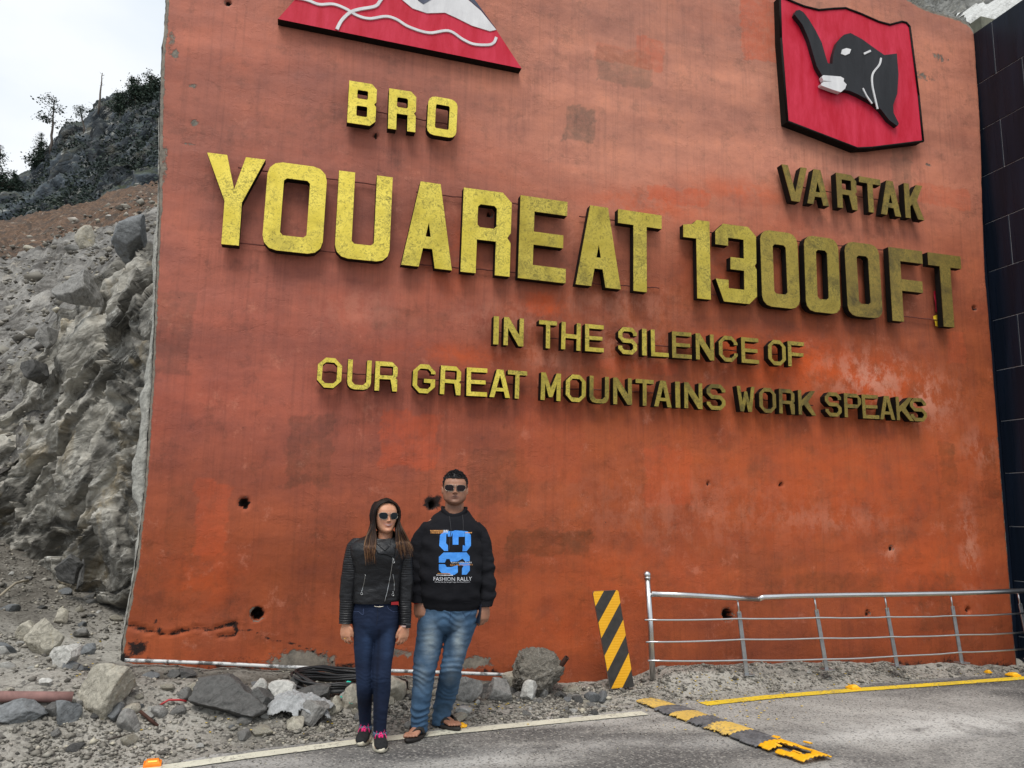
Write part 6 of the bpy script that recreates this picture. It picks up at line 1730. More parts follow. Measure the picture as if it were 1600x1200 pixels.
# jeans
def jeans(fig, waist, L1, L2, mat, fold, name='jeans', vox=.0055, fade_shade=None, ankle=.3):
    B = MB(); sloft(B, waist, 16, 40); sloft(B, L1, 46, 32); sloft(B, L2, 46, 32)
    o = B.build(name, mat, fig.root); remesh(o, vox, 3); displace(o, fold)
    vcol(o, 'fade_and_light', fade_shade); return o
def foldw(c, n):
    z = c.z; k = .0018 * mn.fractal(Vector((c.x * 12, c.y * 12, z * 20)), .9, 2, 3)
    kn = math.exp(-((z - .44) / .05) ** 2) + .8 * math.exp(-((z - .84) / .05) ** 2) + .6 * math.exp(-((z - .2) / .06) ** 2)
    return k + kn * .0011 * math.sin(z * 230 + 9 * mn.noise(Vector((c.x * 14, c.y * 6, z * 8))))
jw = jeans(fw, [RG(565, 606, 1000, .01, .05), RG(556, 619, 990, .01, .095), RG(550, 624, 976, .01, .122), RG(549, 625, 962, .01, .124), RG(551, 623, 948, .008, .112), RG(553, 621, 936, .005, .104)], legL, legR, DENIM_W, foldw, fade_shade=lambda c: (max(.75 * math.exp(-((c.z - .66) / .12) ** 2) * (.4 + math.exp(-((abs(c.x - .0) - .07) / .03) ** 2)), .35 * math.exp(-((c.z - .42) / .08) ** 2)) if c.y < 0 else 0, .8 * math.exp(-((c.x - .005) / .012) ** 2) * (c.z < .76), 0, 1))  # first value: worn fade; second: painted shade between the legs
bjn = bvh(jw)
for pts in ([(551, 958), (560, 957), (567, 962), (568, 952)], [(622, 958), (614, 957), (607, 952), (605, 948)]):
    surf_tube(bjn, [pz(*p) for p in pts], .0012, 'pocket_seam', plain('seam_thread', lin(70, 84, 118), .8), jw, .0006)
surf_tube(bjn, [pz(590, 948), pz(590, 965), pz(588, 978)], .0014, 'fly_seam', plain('seam_dark', lin(14, 20, 38), .8), jw, .0006)
for lg in (legL, legR):
    B = MB(); e = lg[-1]; u = Vector((0, 0, 1))
    B.loft([(e[0] + u * .022, e[1] * 1.10, e[2] * 1.10), (e[0] + u * .020, e[1] * 1.16, e[2] * 1.16), (e[0] - u * .004, e[1] * 1.18, e[2] * 1.18), (e[0] - u * .006, e[1] * 1.1, e[2] * 1.1), (e[0] - u * .002, e[1] * 1.0, e[2] * 1.0)], 28, cap=False); B.build('rolled_hem', m_cloth('hem_denim', lin(70, 84, 104), lin(100, 112, 130), 20), jw)
# sneakers
MESHB = m_cloth('black_mesh', (.012, .012, .013, 1), (.022, .022, .023, 1), 30, .85, .5, 200); SOLE = plain('cream_rubber', lin(200, 192, 172), .7, 0, .12, 30); LACE = plain('pink_lace', lin(232, 40, 120), .7)
LINER = plain('pink_liner', lin(206, 128, 130), .8)
def sneaker(fig, an, f, L):
    f = f.normalized(); q = Vector((-f.y, f.x, 0)); Z = Vector((0, 0, 1)); k = L / .25
    root = empty('sneaker', an); root.parent = fig.root
    up = [(-.088, .012, .018, .045), (-.080, .027, .036, .050), (-.055, .036, .046, .056), (-.02, .038, .050, .060), (.02, .039, .048, .056), (.06, .042, .038, .048), (.095, .045, .029, .041), (.125, .043, .023, .036), (.148, .033, .019, .032), (.16, .015, .010, .028)]
    B = MB(); sloft(B, [(f * a * k + Z * z, q * w, Z * h) for a, w, h, z in up], 40, 28)
    B.loft([(f * -.018 * k + Z * z + f * (.02 - z * .12), f * a, q * b) for z, a, b in ((.05, .05, .036), (.085, .046, .035), (.112, .041, .033), (.122, .038, .031))], 24)
    o = B.build('upper', MESHB, root); remesh(o, .0045, 3)
    B = MB(); n = 40; rows = [(0.0, .96), (.006, 1.0), (.024, 1.03), (.030, .99)]; V = []; F = []
    for z, s_ in rows:
        for i in range(n):
            a = 6.2832 * i / n; x = math.cos(a); w = (.043 + .006 * x - .006 * math.cos(2 * a)) * s_
            V.append(f * (.036 + .132 * x * s_) * k + q * w * math.sin(a) * (1.0) + Z * (z + (.010 * max(0, x - .5) if z < .01 else 0) + .004 * math.sin(a * 5) * (z > .01)))
    for j in range(3):
        for i in range(n): F.append((j * n + i, j * n + (i + 1) % n, (j + 1) * n + (i + 1) % n, (j + 1) * n + i))
    F += [tuple(reversed(range(n))), tuple(range(3 * n, 4 * n))]
    B.add(V, F); B.build('sole', SOLE, root)
    B = MB()
    tops = [(.022, .107), (.036, .100), (.050, .093), (.064, .086), (.078, .078)]
    for i, (x, z) in enumerate(tops):
        for s_ in (-1, 1):
            x2, z2 = tops[min(i + 1, 4)]
            B.tube([f * x * k + q * .021 * s_ + Z * (z - .012), f * (x * .5 + x2 * .5) * k + Z * (z + .004), f * x2 * k - q * .021 * s_ + Z * (z2 - .012)], .0030, 6)
    for s_ in (-1, 1): B.tube([f * .024 * k + Z * .112, f * .03 * k + q * .02 * s_ + Z * .120, f * .045 * k + q * .030 * s_ + Z * .098, f * .03 * k + q * .008 * s_ + Z * .110], .0026, 6); B.tube([f * .024 * k + Z * .112, f * .05 * k + q * .032 * s_ + Z * .085, f * .062 * k + q * .038 * s_ + Z * .066], .0024, 6)
    B.build('laces', LACE, root)
    B = MB(); B.loft([(f * -.004 * k + Z * z, f * a, q * b) for z, a, b in ((.10, .036, .030), (.118, .039, .032), (.128, .036, .030), (.126, .032, .026))], 24, cap=False); B.build('collar_lining', LINER, root)
sneaker(fw, aL + Vector((0, 0, .002)), fL, .245); sneaker(fw, aR + Vector((0, 0, .002)), fR, .245)
# smartwatch and ring
B = MB(); e = armR[-1]; B.loft([(e[0] + Vector((0, 0, dz)), e[1] * .86, e[2] * .86) for dz in (-.012, -.004, .004)], 20, cap=False); w_ = B.build('watch', plain('white_strap', lin(214, 180, 172), .6), fw.root)
B = MB(); B.box(e[0] + Vector((e[1].x * .55, -e[2].y * .86, -.004)), (.034, .010, .030), Matrix.Rotation(.4, 3, 'Z')); o = B.build('watch_face', plain('watch_glass', (.01, .01, .012, 1), .1), w_); bevel(o, .003, 2)
B = MB(); c = Vector((wl_.x, wl_.y, wl_.z)) + Vector((.004, -.014, -.093)); B.tube([c + Vector((.009 * math.cos(t_ * .628), .009 * math.sin(t_ * .628), 0)) for t_ in range(11)], .0016, 6); B.build('ring', plain('gold_ring', lin(220, 180, 90), .25, 1.0), fw.root)
# hair
HW = NT('brown_hair', 0.55, spec=0.25); s3 = HW.t.nodes.new('ShaderNodeSeparateXYZ'); HW.l(HW.co, s3.inputs[0])
hz = HW.t.nodes.new('ShaderNodeMapRange'); hz.inputs['From Min'].default_value = S(600, 880).z; hz.inputs['From Max'].default_value = S(600, 815).z; HW.l(s3.outputs[2], hz.inputs['Value'])
cc = HW.ramp(HW.attr('strand'), [(0.0, lin(60, 38, 27)), (0.5, lin(98, 66, 44)), (1.0, lin(164, 122, 84))])
cd_ = HW.ramp(HW.attr('strand'), [(0.0, lin(16, 11, 10)), (1.0, lin(42, 28, 21))])
HW.color(HW.mix(hz.outputs[0], cc, cd_))
def haircap(B, hc, Rm, H, wid, k, vmin_f, vmin_b, nt=64, nv=34, nzf=.012, part=0.0, side=.47):
    ks = wid / (2 * .335 * H); wp = [(0, .2), (.3, .318), (.45, .328), (.55, .335), (.68, .335), (.8, .30), (.9, .22), (.96, .13), (1, 0)]
    fpz = [(.5, .335), (.58, .345), (.7, .335), (.8, .29), (.9, .20), (.96, .12), (1, 0)]; bp = [(0, .0), (.15, .16), (.25, .27), (.4, .37), (.55, .42), (.7, .41), (.8, .36), (.9, .26), (.96, .15), (1, 0)]
    V = []; F = []
    for k_ in range(nt):
        a = 2 * math.pi * k_ / nt; cf = math.cos(a)
        lo = lerp(vmin_b, vmin_f, sstep(.15, .75, cf)) if cf > .15 else lerp(vmin_b, side, sstep(-.35, .15, cf))
        if cf > .15: lo = lerp(side, vmin_f, sstep(.1, .62, cf + .06 * mn.noise(Vector((k_ * .5, 0, 0)))))
        for i in range(nv + 1):
            v = lerp(lo, 1, (i / nv))
            w, b = interp(v, wp), interp(v, bp); f = interp(v, fpz)
            e = .86
            xx = w * math.copysign(abs(math.sin(a)) ** e, math.sin(a)); yy = -(f if cf > 0 else b) * math.copysign(abs(cf) ** e, cf)
            nzv = nzf * mn.fractal(Vector((xx * 14, yy * 14, v * 6)), .8, 2, 3)
            kk = 1 + (k - 1) * min(1, i / 3 + .25) + nzv
            V.append(hc + Rm @ Vector((xx * H * ks * kk, (yy * kk + .06) * H, (v * H + (kk - 1) * H * .75 * sstep(.5, 1, v)))))
    for k_ in range(nt):
        for i in range(nv): a, b = k_ * (nv + 1) + i, ((k_ + 1) % nt) * (nv + 1) + i; F.append((a, b, b + 1, a + 1))
    B.add(V, F)
B = MB(); haircap(B, hc, RmW, H, wid, 1.09, .885, .05, side=.14)
nb = len(B.v); tone = [.1] * nb
rh = random.Random(12)
def strand(pts, r0, tn):
    n0 = len(B.v); C = [Vector(p) for p in pts]; Q = [cr(C, i / 14) for i in range(15)]
    B.tube(Q, [r0 * (.6 + .4 * math.sin(math.pi * min(1, i / 9))) * (1 if i < 9 else max(.12, (14 - i) / 5)) for i in range(15)], 5)
    tone.extend([tn] * (len(B.v) - n0))
hl = lambda x, y, z: hc + RmW @ Vector((x * H, y * H, z * H))
for i in range(250):
    s_ = -1 if i % 2 else 1
    u = rh.random(); dd = rh.uniform(-.20, .42)
    top = hl(s_ * .02, dd - .02, 1.02 - .9 * (dd - .03) ** 2 * 1.2)
    wv = .02 * rh.uniform(-1, 1)
    p1 = hl(s_ * (.25 + wv), dd * .95, .92 - .3 * max(0, -dd)); p2 = hl(s_ * (.375 + wv), dd * .8 + .02 - .03, .66); p3 = hl(s_ * (.385 + wv), dd * .62 + .02, .36)
    if s_ < 0:
        e0 = S(lerp(571, 588, u), lerp(862, 882, rh.random())); e0.y = lerp(-.150, -.135, rh.random()) - .010; m1 = S(lerp(573, 588, u), 836); m1.y = -.06 + dd * .2; m2 = S(lerp(569, 588, u), 852); m2.y = -.138
    else:
        e0 = S(lerp(617, 646, u), lerp(856, 874, rh.random())); e0.y = lerp(-.12, -.08, rh.random()) - .015; m1 = S(lerp(618, 630, u), 828); m1.y = -.055 + dd * .2; m2 = S(lerp(618, 640, u), 846); m2.y = -.10 + (u * .03)
    if dd > .22 and rh.random() < .6: e0.y = .10 + rh.uniform(-.02, .02); m1.y = .06; m2.y = .09
    m3 = (m2 + e0) / 2 + Vector((rh.uniform(-.006, .006), 0, 0))
    strand([top, p1, p2, p3, m1, m2, m3, e0], rh.uniform(.004, .0075), rh.random() ** 1.6)
ho = B.build('hair', HW.m, fw.root)
at = ho.data.color_attributes.new('strand', 'FLOAT_COLOR', 'POINT'); q = np.array(tone, 'f'); at.data.foreach_set('color', np.stack([q, q, q, np.ones_like(q)], 1).ravel())
def glasses(fig, hc, Rm, H, wid, lens, frame, lw, lh, sq, y0=-.345, vz=.505, up=.0):
    root = empty('sunglasses', hc); root.parent = fig.root
    f = lambda x, y, z: Rm @ Vector((x * H, y * H, z * H))
    for s_ in (-1, 1):
        c = (s_ * (.045 + lw / 2), vz); V = []; n = 28; ol = []
        for i in range(n):
            a = 6.2832 * i / n; ca, sa = math.cos(a), math.sin(a)
            x = c[0] + lw / 2 * math.copysign(abs(ca) ** sq, ca); z = c[1] + lh / 2 * math.copysign(abs(sa) ** sq, sa) - (.018 * s_ * ca if sa < 0 else 0) * (-1)
            ol.append(f(x, y0 + .9 * x * x + .03 * (z - vz), z))
        B = MB(); cc = f(c[0], y0 + .9 * c[0] ** 2 - .012, c[1])
        B.add([cc] + ol, [(0, (i + 1) % n + 1, i + 1) for i in range(n)]); B.build('lens', lens, root)
        B = MB(); B.tube(ol + [ol[0]], .0010, 6); B.build('rim', frame, root)
        B = MB(); t0 = f(s_ * (.045 + lw), y0 + .9 * (.045 + lw) ** 2, vz + lh * .28); t1 = f(s_ * (wid / H / 2 + .012), -.12, vz + .05); t2 = f(s_ * (wid / H / 2 + .01), .07, vz + .03); B.tube([t0, t1, t2], .0013, 6); B.build('temple', frame, root)
    B = MB(); B.tube([f(-.05, y0 - .008, vz + .04), f(0, y0 - .02, vz + .05), f(.05, y0 - .008, vz + .04)], .0017, 6); B.tube([f(-.06, y0 - .004, vz + lh * .46), f(0, y0 - .012, vz + lh * .46 + .003), f(.06, y0 - .004, vz + lh * .46)], .0016, 6); B.build('bridge', frame, root)
glasses(fw, hc, RmW, H, wid, LENS, FRAME_S, .25, .20, .75, y0=-.318, vz=.52)

# ================================================================== MAN
fm = Fig(674, 1151, 'tall man with short dark hair in a black printed sweatshirt, faded jeans and sandals')
S = fm.loc; RG = fm.ring
SKIN_M = m_skin('skin_man', lin(146, 102, 80), lin(174, 126, 102), lin(112, 66, 62), lin(46, 36, 34), .8)
dL, dR = (onZ(652, 1152) - fm.b).dot(fm.v), (onZ(690, 1136) - fm.b).dot(fm.v)
torso = [RG(656, 744, 962, 0, .14), RG(655, 748, 945, 0, .15), RG(652, 754, 920, -.01, .165), RG(651, 757, 895, -.02, .175), RG(652, 758, 868, -.015, .165), RG(654, 757, 845, -.005, .155), RG(656, 756, 826, .0, .14), RG(664, 750, 813, .005, .12), RG(678, 737, 806, .01, .09), RG(692, 725, 803, .01, .06)]
legL = [RG(656, 706, 955, .0, .125), RG(652, 701, 975, .0, .118), RG(650, 693, 1000, -.01, .105), RG(646, 688, 1024, -.02, .092), RG(645, 681, 1048, -.03, .084), RG(644, 677, 1072, dL * .3 - .01, .082), RG(643, 673, 1098, dL * .6, .076), RG(642, 669, 1120, dL * .9 + .01, .068), RG(641, 668, 1141, dL + .02, .066)]
legR = [RG(700, 747, 955, .0, .125), RG(701, 745, 975, .0, .118), RG(695, 736, 1000, -.01, .105), RG(691, 728, 1024, -.01, .092), RG(687, 722, 1048, .0, .084), RG(683, 718, 1072, dR * .5, .080), RG(679, 711, 1095, dR * .8, .072), RG(676, 705, 1114, dR + .01, .066), RG(675, 702, 1130, dR + .02, .064)]
armL = [RG(662, 684, 816, 0, .045), RG(649, 684, 831, 0, .066), RG(641, 675, 850, 0, .070), RG(640, 670, 880, -.01, .063), RG(640, 667, 905, -.03, .058), RG(640, 666, 925, -.05, .052), RG(643, 663, 938, -.06, .045)]
armR = [RG(729, 750, 816, 0, .045), RG(730, 762, 831, 0, .066), RG(737, 768, 850, 0, .068), RG(742, 772, 880, -.01, .062), RG(746, 774, 908, -.02, .056), RG(750, 775, 930, -.03, .052), RG(748, 770, 944, -.04, .045)]
B = MB()
sloft(B, grow(torso, .86), 24, 28); sloft(B, grow(legL, .80), 24, 18); sloft(B, grow(legR, .80), 24, 18); sloft(B, grow(armL, .70), 18, 14); sloft(B, grow(armR, .70), 18, 14)
chin = S(710, 789); H = S(710, 738).z - chin.z; hc = Vector((chin.x, -.04, chin.z)); wid = .168
sloft(B, [(Vector((chin.x, .01, chin.z - .10)), Vector((.078, 0, 0)), Vector((0, .07, 0))), (Vector((chin.x, .01, chin.z - .05)), Vector((.074, 0, 0)), Vector((0, .07, 0))), (Vector((chin.x, .005, chin.z - .01)), Vector((.069, 0, 0)), Vector((0, .068, 0))), (Vector((chin.x, .01, chin.z + .06)), Vector((.066, 0, 0)), Vector((0, .065, 0)))], 10, 22)
RmM = head(B, hc, H, wid, R_(0), smile=-.8, heavy=1.0)
wl_ = armL[-1][0]; wr_ = armR[-1][0]
hand(B, wl_ + Vector((.004, 0, .0)), Vector((.16, -.08, -1)), Vector((-.35, -.93, 0)), Vector((.93, -.35, 0)), 1.08, (.55, .95, .7), .0088)
hand(B, wr_ + Vector((-.002, 0, .0)), Vector((-.10, -.05, -1)), Vector((.45, -.9, 0)), Vector((-.9, -.45, 0)), 1.08, (.45, .75, .6), .0088)
fL = Vector((-.42, -1, 0)); fR = Vector((.62, -.8, 0))
aL = Vector((legL[-1][0].x + .01, dL + .03, 0)); aR = Vector((legR[-1][0].x, dR + .03, 0))
def barefoot(B, an, f, L, big):
    f = f.normalized(); q = foot(B, an, f, L); Z = Vector((0, 0, 1))
    for i, (off, st, ln, r) in enumerate([(.030, .56, .22, .0135), (.010, .58, .20, .0095), (-.006, .56, .18, .009), (-.021, .53, .165, .0085), (-.034, .49, .14, .008)]):
        a = an + f * st * L + q * off * big + Z * .020; e = a + f * ln * L * .78 + q * off * big * .12 - Z * .004
        B.capsule([a, a.lerp(e, .5) + Z * .005, e], [r * 1.1, r * 1.02, r], 10)
zs = .024
barefoot(B, aL + Vector((0, 0, zs)), fL, .245, 1); barefoot(B, aR + Vector((0, 0, zs)), fR, .245, -1)
for an, lg in ((aL, legL), (aR, legR)):
    e = lg[-1][0]; B.loft([(an + Vector((0, 0, .05)), Vector((.034, 0, 0)), Vector((0, .044, 0))), (Vector((an.x, an.y, .09)), Vector((.033, 0, 0)), Vector((0, .040, 0))), (Vector((e.x, e.y, .16)), Vector((.038, 0, 0)), Vector((0, .042, 0)))], 16)
ob = B.build('body', SKIN_M, fm.root); remesh(ob, .0045, 2)
facepaint(ob, hc, RmM, H, wid, -.8, 1.0, .8, .85, 1.0)
# short hair: cap with many small tufts
HB = plain('black_hair', (.010, .009, .010, 1), .5, 0, .4, 40, .3)
B = MB(); haircap(B, hc, RmM, H, wid, 1.07, .79, .22, nzf=.02, side=.50)
rh = random.Random(4); n0 = len(B.v); cap = list(B.v)
for _ in range(700):
    v = cap[rh.randrange(len(cap))]; r = (v - (hc + Vector((0, .02, H * .55))))
    if r.z < H * .02 and rh.random() < .6: continue
    n = r.normalized(); d = (n * .35 + Vector((rh.uniform(-.3, .3), -.5, .45)) * sstep(.0, .12, r.z)).normalized(); L_ = rh.uniform(.006, .013) * (.4 + .8 * sstep(0, .1, r.z))
    B.tube([v - n * .006, v + d * L_ * .6, v + d * L_ + Vector((0, -.002, -.001))], [.0038, .0030, .0007], 4)
B.build('hair', HB, fm.root)
glasses(fm, hc, RmM, H, wid, LENS_B, FRAME_S, .27, .19, .62, y0=-.322, vz=.505)
# sweatshirt
st_ = [RG(659, 748, 951, 0, .150), RG(655, 752, 946, 0, .160), RG(654, 754, 940, -.003, .165), RG(653, 753, 932, -.010, .176), RG(653, 754, 915, -.014, .182), RG(653, 755, 893, -.020, .186), RG(653, 756, 868, -.014, .176), RG(656, 755, 846, -.006, .165), RG(658, 756, 829, .0, .152), RG(665, 749, 816, .003, .132), RG(676, 739, 807, .006, .115, .01), RG(686, 733, 800, .008, .100, .03), RG(690, 730, 798, .01, .094, .035)]
B = MB(); sloft(B, st_, 130, 84, cap=False)
sw = B.build('sweatshirt', FLEECE, fm.root)
zh = S(700, 936).z; zc = S(700, 880).z
def swf(c, n):
    w = sstep(zh - .005, zh + .03, c.z)
    r = w * (.007 * mn.fractal(Vector((c.x * 6, c.y * 5, c.z * 9)), .9, 2, 3) + .010 * math.exp(-((c.z - zh - .05) / .05) ** 2) * mn.noise(Vector((c.x * 18, c.y * 10, c.z * 6))))
    r += w * .006 * math.exp(-((abs(c.x - .1) - .19) / .05) ** 2) * math.sin(c.z * 55 + 20 * c.x)
    if c.z < zh + .008: r += .0012 * math.sin(math.atan2(c.x - .1, c.y) * 150)
    return r
displace(sw, swf)
o1 = sleeve(armL, 'sleeve', FLEECE, fm.root, False, 1.0, .006); o2 = sleeve(armR, 'sleeve', FLEECE, fm.root, False, 1.0, .006)
for ar in (armL, armR):
    e, e0 = ar[-1], ar[-2]; dv = (e[0] - e0[0]).normalized()
    B = MB(); sloft(B, [(e[0] - dv * .05, e[1] * 1.1, e[2] * 1.1), (e[0] - dv * .02, e[1] * 1.0, e[2] * 1.0), (e[0] + dv * .012, e[1] * .98, e[2] * .98), (e[0] + dv * .015, e[1] * .86, e[2] * .86)], 14, 40, cap=False); B.build('cuff', FLEECE, fm.root)
# crossover collar
def collar_ring(cx, cy, cz, rx, ry, h, th, tiltf):
    V = []; F = []; n = 48; sec = [(-th, -h * .5), (-th * .4, -h * .1), (0, h * .35), (-th * .5, h * .5), (-th * 1.6, h * .4), (-th * 2.2, -h * .3)]
    for i in range(n):
        a = 6.2832 * i / n; dip = tiltf * max(0, -math.sin(a)) ** 2
        for o_, z in sec: V.append((cx + (rx + o_) * math.cos(a), cy + (ry + o_) * math.sin(a) - dip * .35, cz + z - dip + .004 * mn.noise(Vector((math.cos(a) * 3, math.sin(a) * 3, z * 20)))))
    m = len(sec)
    for i in range(n):
        for j in range(m): F.append((i * m + j, ((i + 1) % n) * m + j, ((i + 1) % n) * m + (j + 1) % m, i * m + (j + 1) % m))
    o = mesh_obj('collar', V, F, FLEECE, sw, smooth=True); return o
collar_ring(chin.x, .012, chin.z - .040, .098, .092, .062, .012, .055)
bs = bvh(sw)
def pz(px, py): q = S(px, py, -.17); return (q.x, q.z)
CORD = plain('black_cord', (.02, .02, .023, 1), .7)
surf_tube(bs, [pz(702, 803), pz(703.5, 815), pz(705, 828), pz(703, 842), pz(702, 860)], .0026, 'drawstring', CORD, sw, .003)
surf_tube(bs, [pz(723, 803), pz(724, 815), pz(724, 830)], .0026, 'drawstring', CORD, sw, .003)
# printed front
PR_B = m_cloth('print_blue', lin(52, 126, 214), lin(84, 156, 232), 10, .7, .2); PR_O = plain('print_orange', lin(214, 150, 84), .8); PR_W = plain('print_white', lin(214, 214, 218), .8); PR_D = plain('print_outline', (.022, .03, .06, 1), .8)
def pr(x, y):  # print drawing space: 8x crop pixels of the sweatshirt front
    return pz(640 + x / 8, 820 + y / 8)
def printed(loops, name, mat, off=.0025, sub=.02):
    L = [[pr(*p) for p in lp] for lp in loops]
    tri = tessellate_polygon([[Vector((x, z, 0)) for x, z in lp] for lp in L]); pts = [p for lp in L for p in lp]
    bm = bmesh.new(); vs_ = [bm.verts.new((x, 0, z)) for x, z in pts]
    for t_ in tri:
        try: bm.faces.new([vs_[i] for i in t_])
        except ValueError: pass
    for _ in range(4):
        es = [e for e in bm.edges if e.calc_length() > sub]
        if not es: break
        bmesh.ops.subdivide_edges(bm, edges=es, cuts=1); bmesh.ops.triangulate(bm, faces=bm.faces)
    for v in bm.verts: v.co = onto(bs, v.co.x, v.co.z, off)
    bm.normal_update()
    for f in bm.faces:
        if f.normal.y > 0: f.normal_flip()
        f.smooth = True
    me = bpy.data.meshes.new(name); bm.to_mesh(me); bm.free(); me.materials.append(mat)
    o = bpy.data.objects.new(name, me); COL.objects.link(o); o.parent = sw; return o
up = [[(380, 130), (430, 80), (545, 80), (520, 148), (478, 148), (478, 118), (460, 118), (455, 230), (480, 258), (480, 325), (432, 325), (370, 262)]]
printed(up, 'print', PR_B)
printed([[(550, 78), (565, 70), (690, 78), (690, 150), (612, 150), (610, 248), (538, 248), (538, 82)]], 'print', PR_B)
printed([[(694, 80), (730, 85), (768, 130), (768, 262), (712, 330), (660, 330), (665, 255), (680, 255), (694, 270)]], 'print', PR_B)
printed([[(425, 344), (712, 344), (752, 395), (752, 455), (700, 462), (660, 420), (600, 455), (510, 460), (500, 425), (460, 425), (440, 470), (366, 470), (366, 400)]], 'print', PR_B)
printed([[(366, 490), (440, 490), (465, 525), (520, 525), (600, 500), (602, 590), (560, 620), (520, 622), (480, 600), (400, 600), (366, 560)]], 'print', PR_B)
printed([[(620, 470), (752, 470), (752, 570), (712, 620), (652, 620), (655, 540), (672, 520), (660, 505), (620, 500)]], 'print', PR_B)
def text_print(s_, x0, y0, x1, y1, mat, name='print_text', bold=0, shear=0):
    cu = bpy.data.curves.new('t', 'FONT'); cu.body = s_; cu.size = 1; cu.offset = bold; cu.resolution_u = 2; cu.shear = shear
    to = bpy.data.objects.new('t', cu); COL.objects.link(to); dg = bpy.context.evaluated_depsgraph_get(); dg.update()
    me = bpy.data.meshes.new_from_object(to.evaluated_get(dg)); bpy.data.objects.remove(to); bpy.data.curves.remove(cu)
    xs = [v.co.x for v in me.vertices]; ys = [v.co.y for v in me.vertices]; ax_, bx_, ay_, by_ = min(xs), max(xs), min(ys), max(ys)
    for v in me.vertices:
        u, w = (v.co.x - ax_) / (bx_ - ax_), (v.co.y - ay_) / (by_ - ay_)
        v.co = onto(bs, *pr(lerp(x0, x1, u), lerp(y1, y0, w)), .004)
    me.materials.clear(); me.materials.append(mat); me.name = name
    o = bpy.data.objects.new(name, me); COL.objects.link(o); o.parent = sw; return o
text_print('FASHION RALLY', 300, 648, 778, 697, PR_W, bold=.0)
text_print('Fashion Can Be Bought Style One Must Possess', 316, 704, 752, 722, PR_W)
text_print('Fashion Is What You Buy', 520, 458, 778, 484, PR_W); text_print('Style Is What You Do With It', 505, 487, 790, 514, PR_O)
rb_ = random.Random(8)
def bars(x0, y0, x1, y1, mat):   # print too small to read: broken dashes
    x = x0
    while x < x1 - 4:
        w = min(rb_.uniform(8, 26), x1 - x)
        printed([[(x, y0), (x + w, y0 + rb_.uniform(-1, 1)), (x + w, y1), (x, y1)]], 'print', mat, .004); x += w + 5
bars(256, 68, 420, 78, PR_O); bars(262, 84, 420, 92, PR_O); bars(262, 98, 420, 108, PR_O); bars(424, 66, 484, 76, PR_W); bars(424, 82, 484, 96, PR_W); bars(700, 94, 782, 106, PR_O)
bars(350, 602, 510, 610, PR_O); bars(334, 620, 540, 630, PR_W)
# jeans
def foldm(c, n):
    z = c.z; k = .005 * mn.fractal(Vector((c.x * 8, c.y * 8, z * 13)), .9, 2, 3)
    kn = .8 * math.exp(-((z - .46) / .09) ** 2) + 1.0 * math.exp(-((z - .84) / .07) ** 2) + 1.5 * math.exp(-((z - .15) / .08) ** 2) + .35
    return k + kn * .0026 * math.sin(z * 120 + (c.x * 14) + 10 * mn.noise(Vector((c.x * 8, c.y * 5, z * 5))))
def fade_shade_m(c):
    f = 0
    if c.y < .02:
        for px, w in ((672, .045), (716, .04)):
            for py, hh, k in ((1000, .13, .95), (1050, .09, .5)):
                q = S(px - (py - 1000) * .25, py); f = max(f, k * math.exp(-((c.x - q.x) / w) ** 2 - ((c.z - q.z) / hh) ** 2))
    return (f, .9 * math.exp(-((c.x - S(703, 985).x) / .02) ** 2) * (c.z < .80) * (c.z > .55), 0, 1)  # second value paints shade between the thighs
jm = jeans(fm, [RG(672, 728, 990, .0, .06), RG(660, 742, 982, .0, .11), RG(655, 748, 970, .0, .138), RG(655, 748, 955, .0, .145), RG(657, 747, 940, .0, .14)], legL, legR, DENIM_M, foldm, fade_shade=fade_shade_m)
bjm = bvh(jm)
surf_tube(bjm, [pz(704, 948), pz(704, 962), pz(702, 974)], .0016, 'fly_seam', plain('seam_mid_blue', lin(30, 52, 84), .8), jm, .0006)  # fly seam in a darker blue than the denim
surf_tube(bjm, [pz(740, 952), pz(736, 960), pz(728, 966), pz(722, 956)], .0014, 'pocket_seam', plain('seam_dark_blue', lin(34, 54, 84), .8), jm, .0006)
for lg in (legL, legR):
    e = lg[-1]; u = Vector((0, 0, 1)); B = MB(); B.loft([(e[0] + u * .02, e[1] * 1.02, e[2] * 1.02), (e[0] - u * .004, e[1] * 1.05, e[2] * 1.05), (e[0] - u * .006, e[1] * .97, e[2] * .97)], 28, cap=False); B.build('hem', DENIM_M, jm)
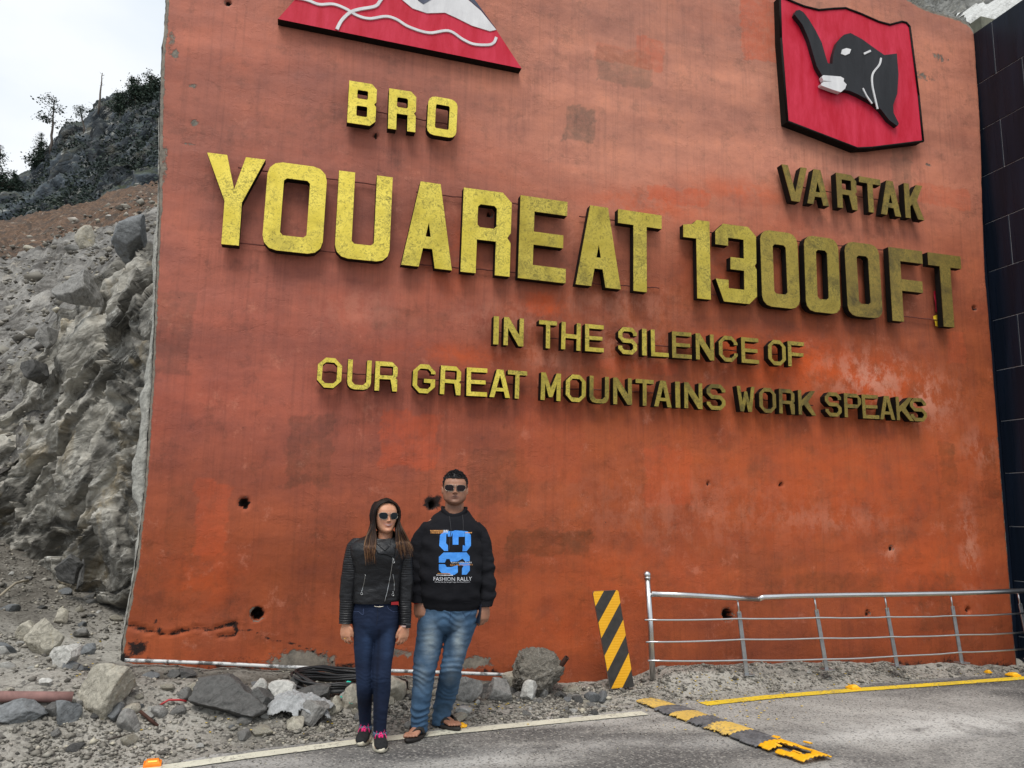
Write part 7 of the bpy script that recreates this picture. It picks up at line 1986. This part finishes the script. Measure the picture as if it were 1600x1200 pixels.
# sandals
SAND = m_cloth('brown_black_leather', (.012, .010, .009, 1), (.026, .022, .019, 1), 10, .6, .3, 150, .4)
def sandal(fig, an, f, L, big):
    f = f.normalized(); q = Vector((f.y, -f.x, 0)); Z = Vector((0, 0, 1))
    root = empty('sandal', an); root.parent = fig.root
    n = 44; V = []; F = []
    for z, s_ in ((0, .97), (.006, 1.0), (.018, 1.02), (.024, .97)):
        for i in range(n):
            a = 6.2832 * i / n; x = math.cos(a); w = (.045 + .007 * x - .005 * math.cos(2 * a)) * s_
            V.append(f * (.066 + .150 * x * s_) + q * (w * math.sin(a) + .004 * big * max(0, x)) + Z * (z + .010 * max(0, x - .6)))
    for j in range(3):
        for i in range(n): F.append((j * n + i, j * n + (i + 1) % n, (j + 1) * n + (i + 1) % n, (j + 1) * n + i))
    F += [tuple(reversed(range(n))), tuple(range(3 * n, 4 * n))]
    mesh_obj('sole', V, F, SAND, root, smooth=True)
    for s_ in (-1, 1):
        V = []; F = []; m = 16
        for i in range(m + 1):
            t_ = i / m
            # from the sole's side, over the instep, to the toe post
            x0, x1 = lerp(.015, .150, t_), lerp(.075, .158, t_ ** 1.3)
            yy = s_ * lerp(.049, .0, t_ ** 1.5) + (.018 * big * t_); z0 = .022 + (.070 - .0) * math.sin(math.pi * min(1, t_ * .9 + .06)) ** .8 * (1 - .42 * t_); z1 = .022 + .050 * math.sin(math.pi * min(1, t_ * .92 + .04)) ** .8 * (1 - .3 * t_)
            V += [f * x0 + q * yy + Z * z0, f * x1 + q * yy + Z * z1]
        for i in range(m): F.append((2 * i, 2 * i + 1, 2 * i + 3, 2 * i + 2))
        o = mesh_obj('strap', V, F, SAND, root, smooth=True); k = o.modifiers.new('t', 'SOLIDIFY'); k.thickness = .005; evaluate(o)
    B = MB(); B.tube([f * .153 + q * .018 * big + Z * .02, f * .152 + q * .018 * big + Z * .05], .004, 6); B.build('toe_post', SAND, root)
sandal(fm, aL + Vector((0, 0, .004)), fL, .27, 1); sandal(fm, aR + Vector((0, 0, .004)), fR, .27, -1)
# red thread and watch on his right wrist
w0 = wl_ + Vector((.004, 0, -.012)); B = MB()
for k in range(3): B.tube([w0 + Vector((.030 * math.cos(t_ * .5236), .024 * math.sin(t_ * .5236), -.004 * k + .010 * math.cos(t_ * .5236) + .004)) for t_ in range(13)], .0025, 6)
B.build('red_thread', plain('red_thread', lin(176, 36, 30), .7), fm.root)
B = MB(); B.tube([w0 + Vector((.031 * math.cos(t_ * .5236), .026 * math.sin(t_ * .5236), .010 - .012 * math.cos(t_ * .5236))) for t_ in range(13)], .0035, 6); B.box(w0 + Vector((-.026, -.020, .018)), (.026, .012, .022), Matrix.Rotation(-.7, 3, 'Z')); B.build('wristwatch', ZIP, fm.root)
# phone in his left hand: lies between hand and thigh
a = S(745, 946, -.06); b = S(746, 972, -.06)
B = MB(); B.box((0, 0, 0), (.012, .075, .135)); o = B.build('phone', plain('dark_phone', (.012, .014, .024, 1), .2), smooth=False); bevel(o, .004, 2)
wp = fm.root.matrix_basis @ ((a + b) / 2 + Vector((0, .01, 0))); o.location = wp; o.rotation_euler = (0, R_(6), fm.root.rotation_euler.z + R_(38))
tag(o, 'dark phone in the left hand of the man, held against his thigh', 'phone')
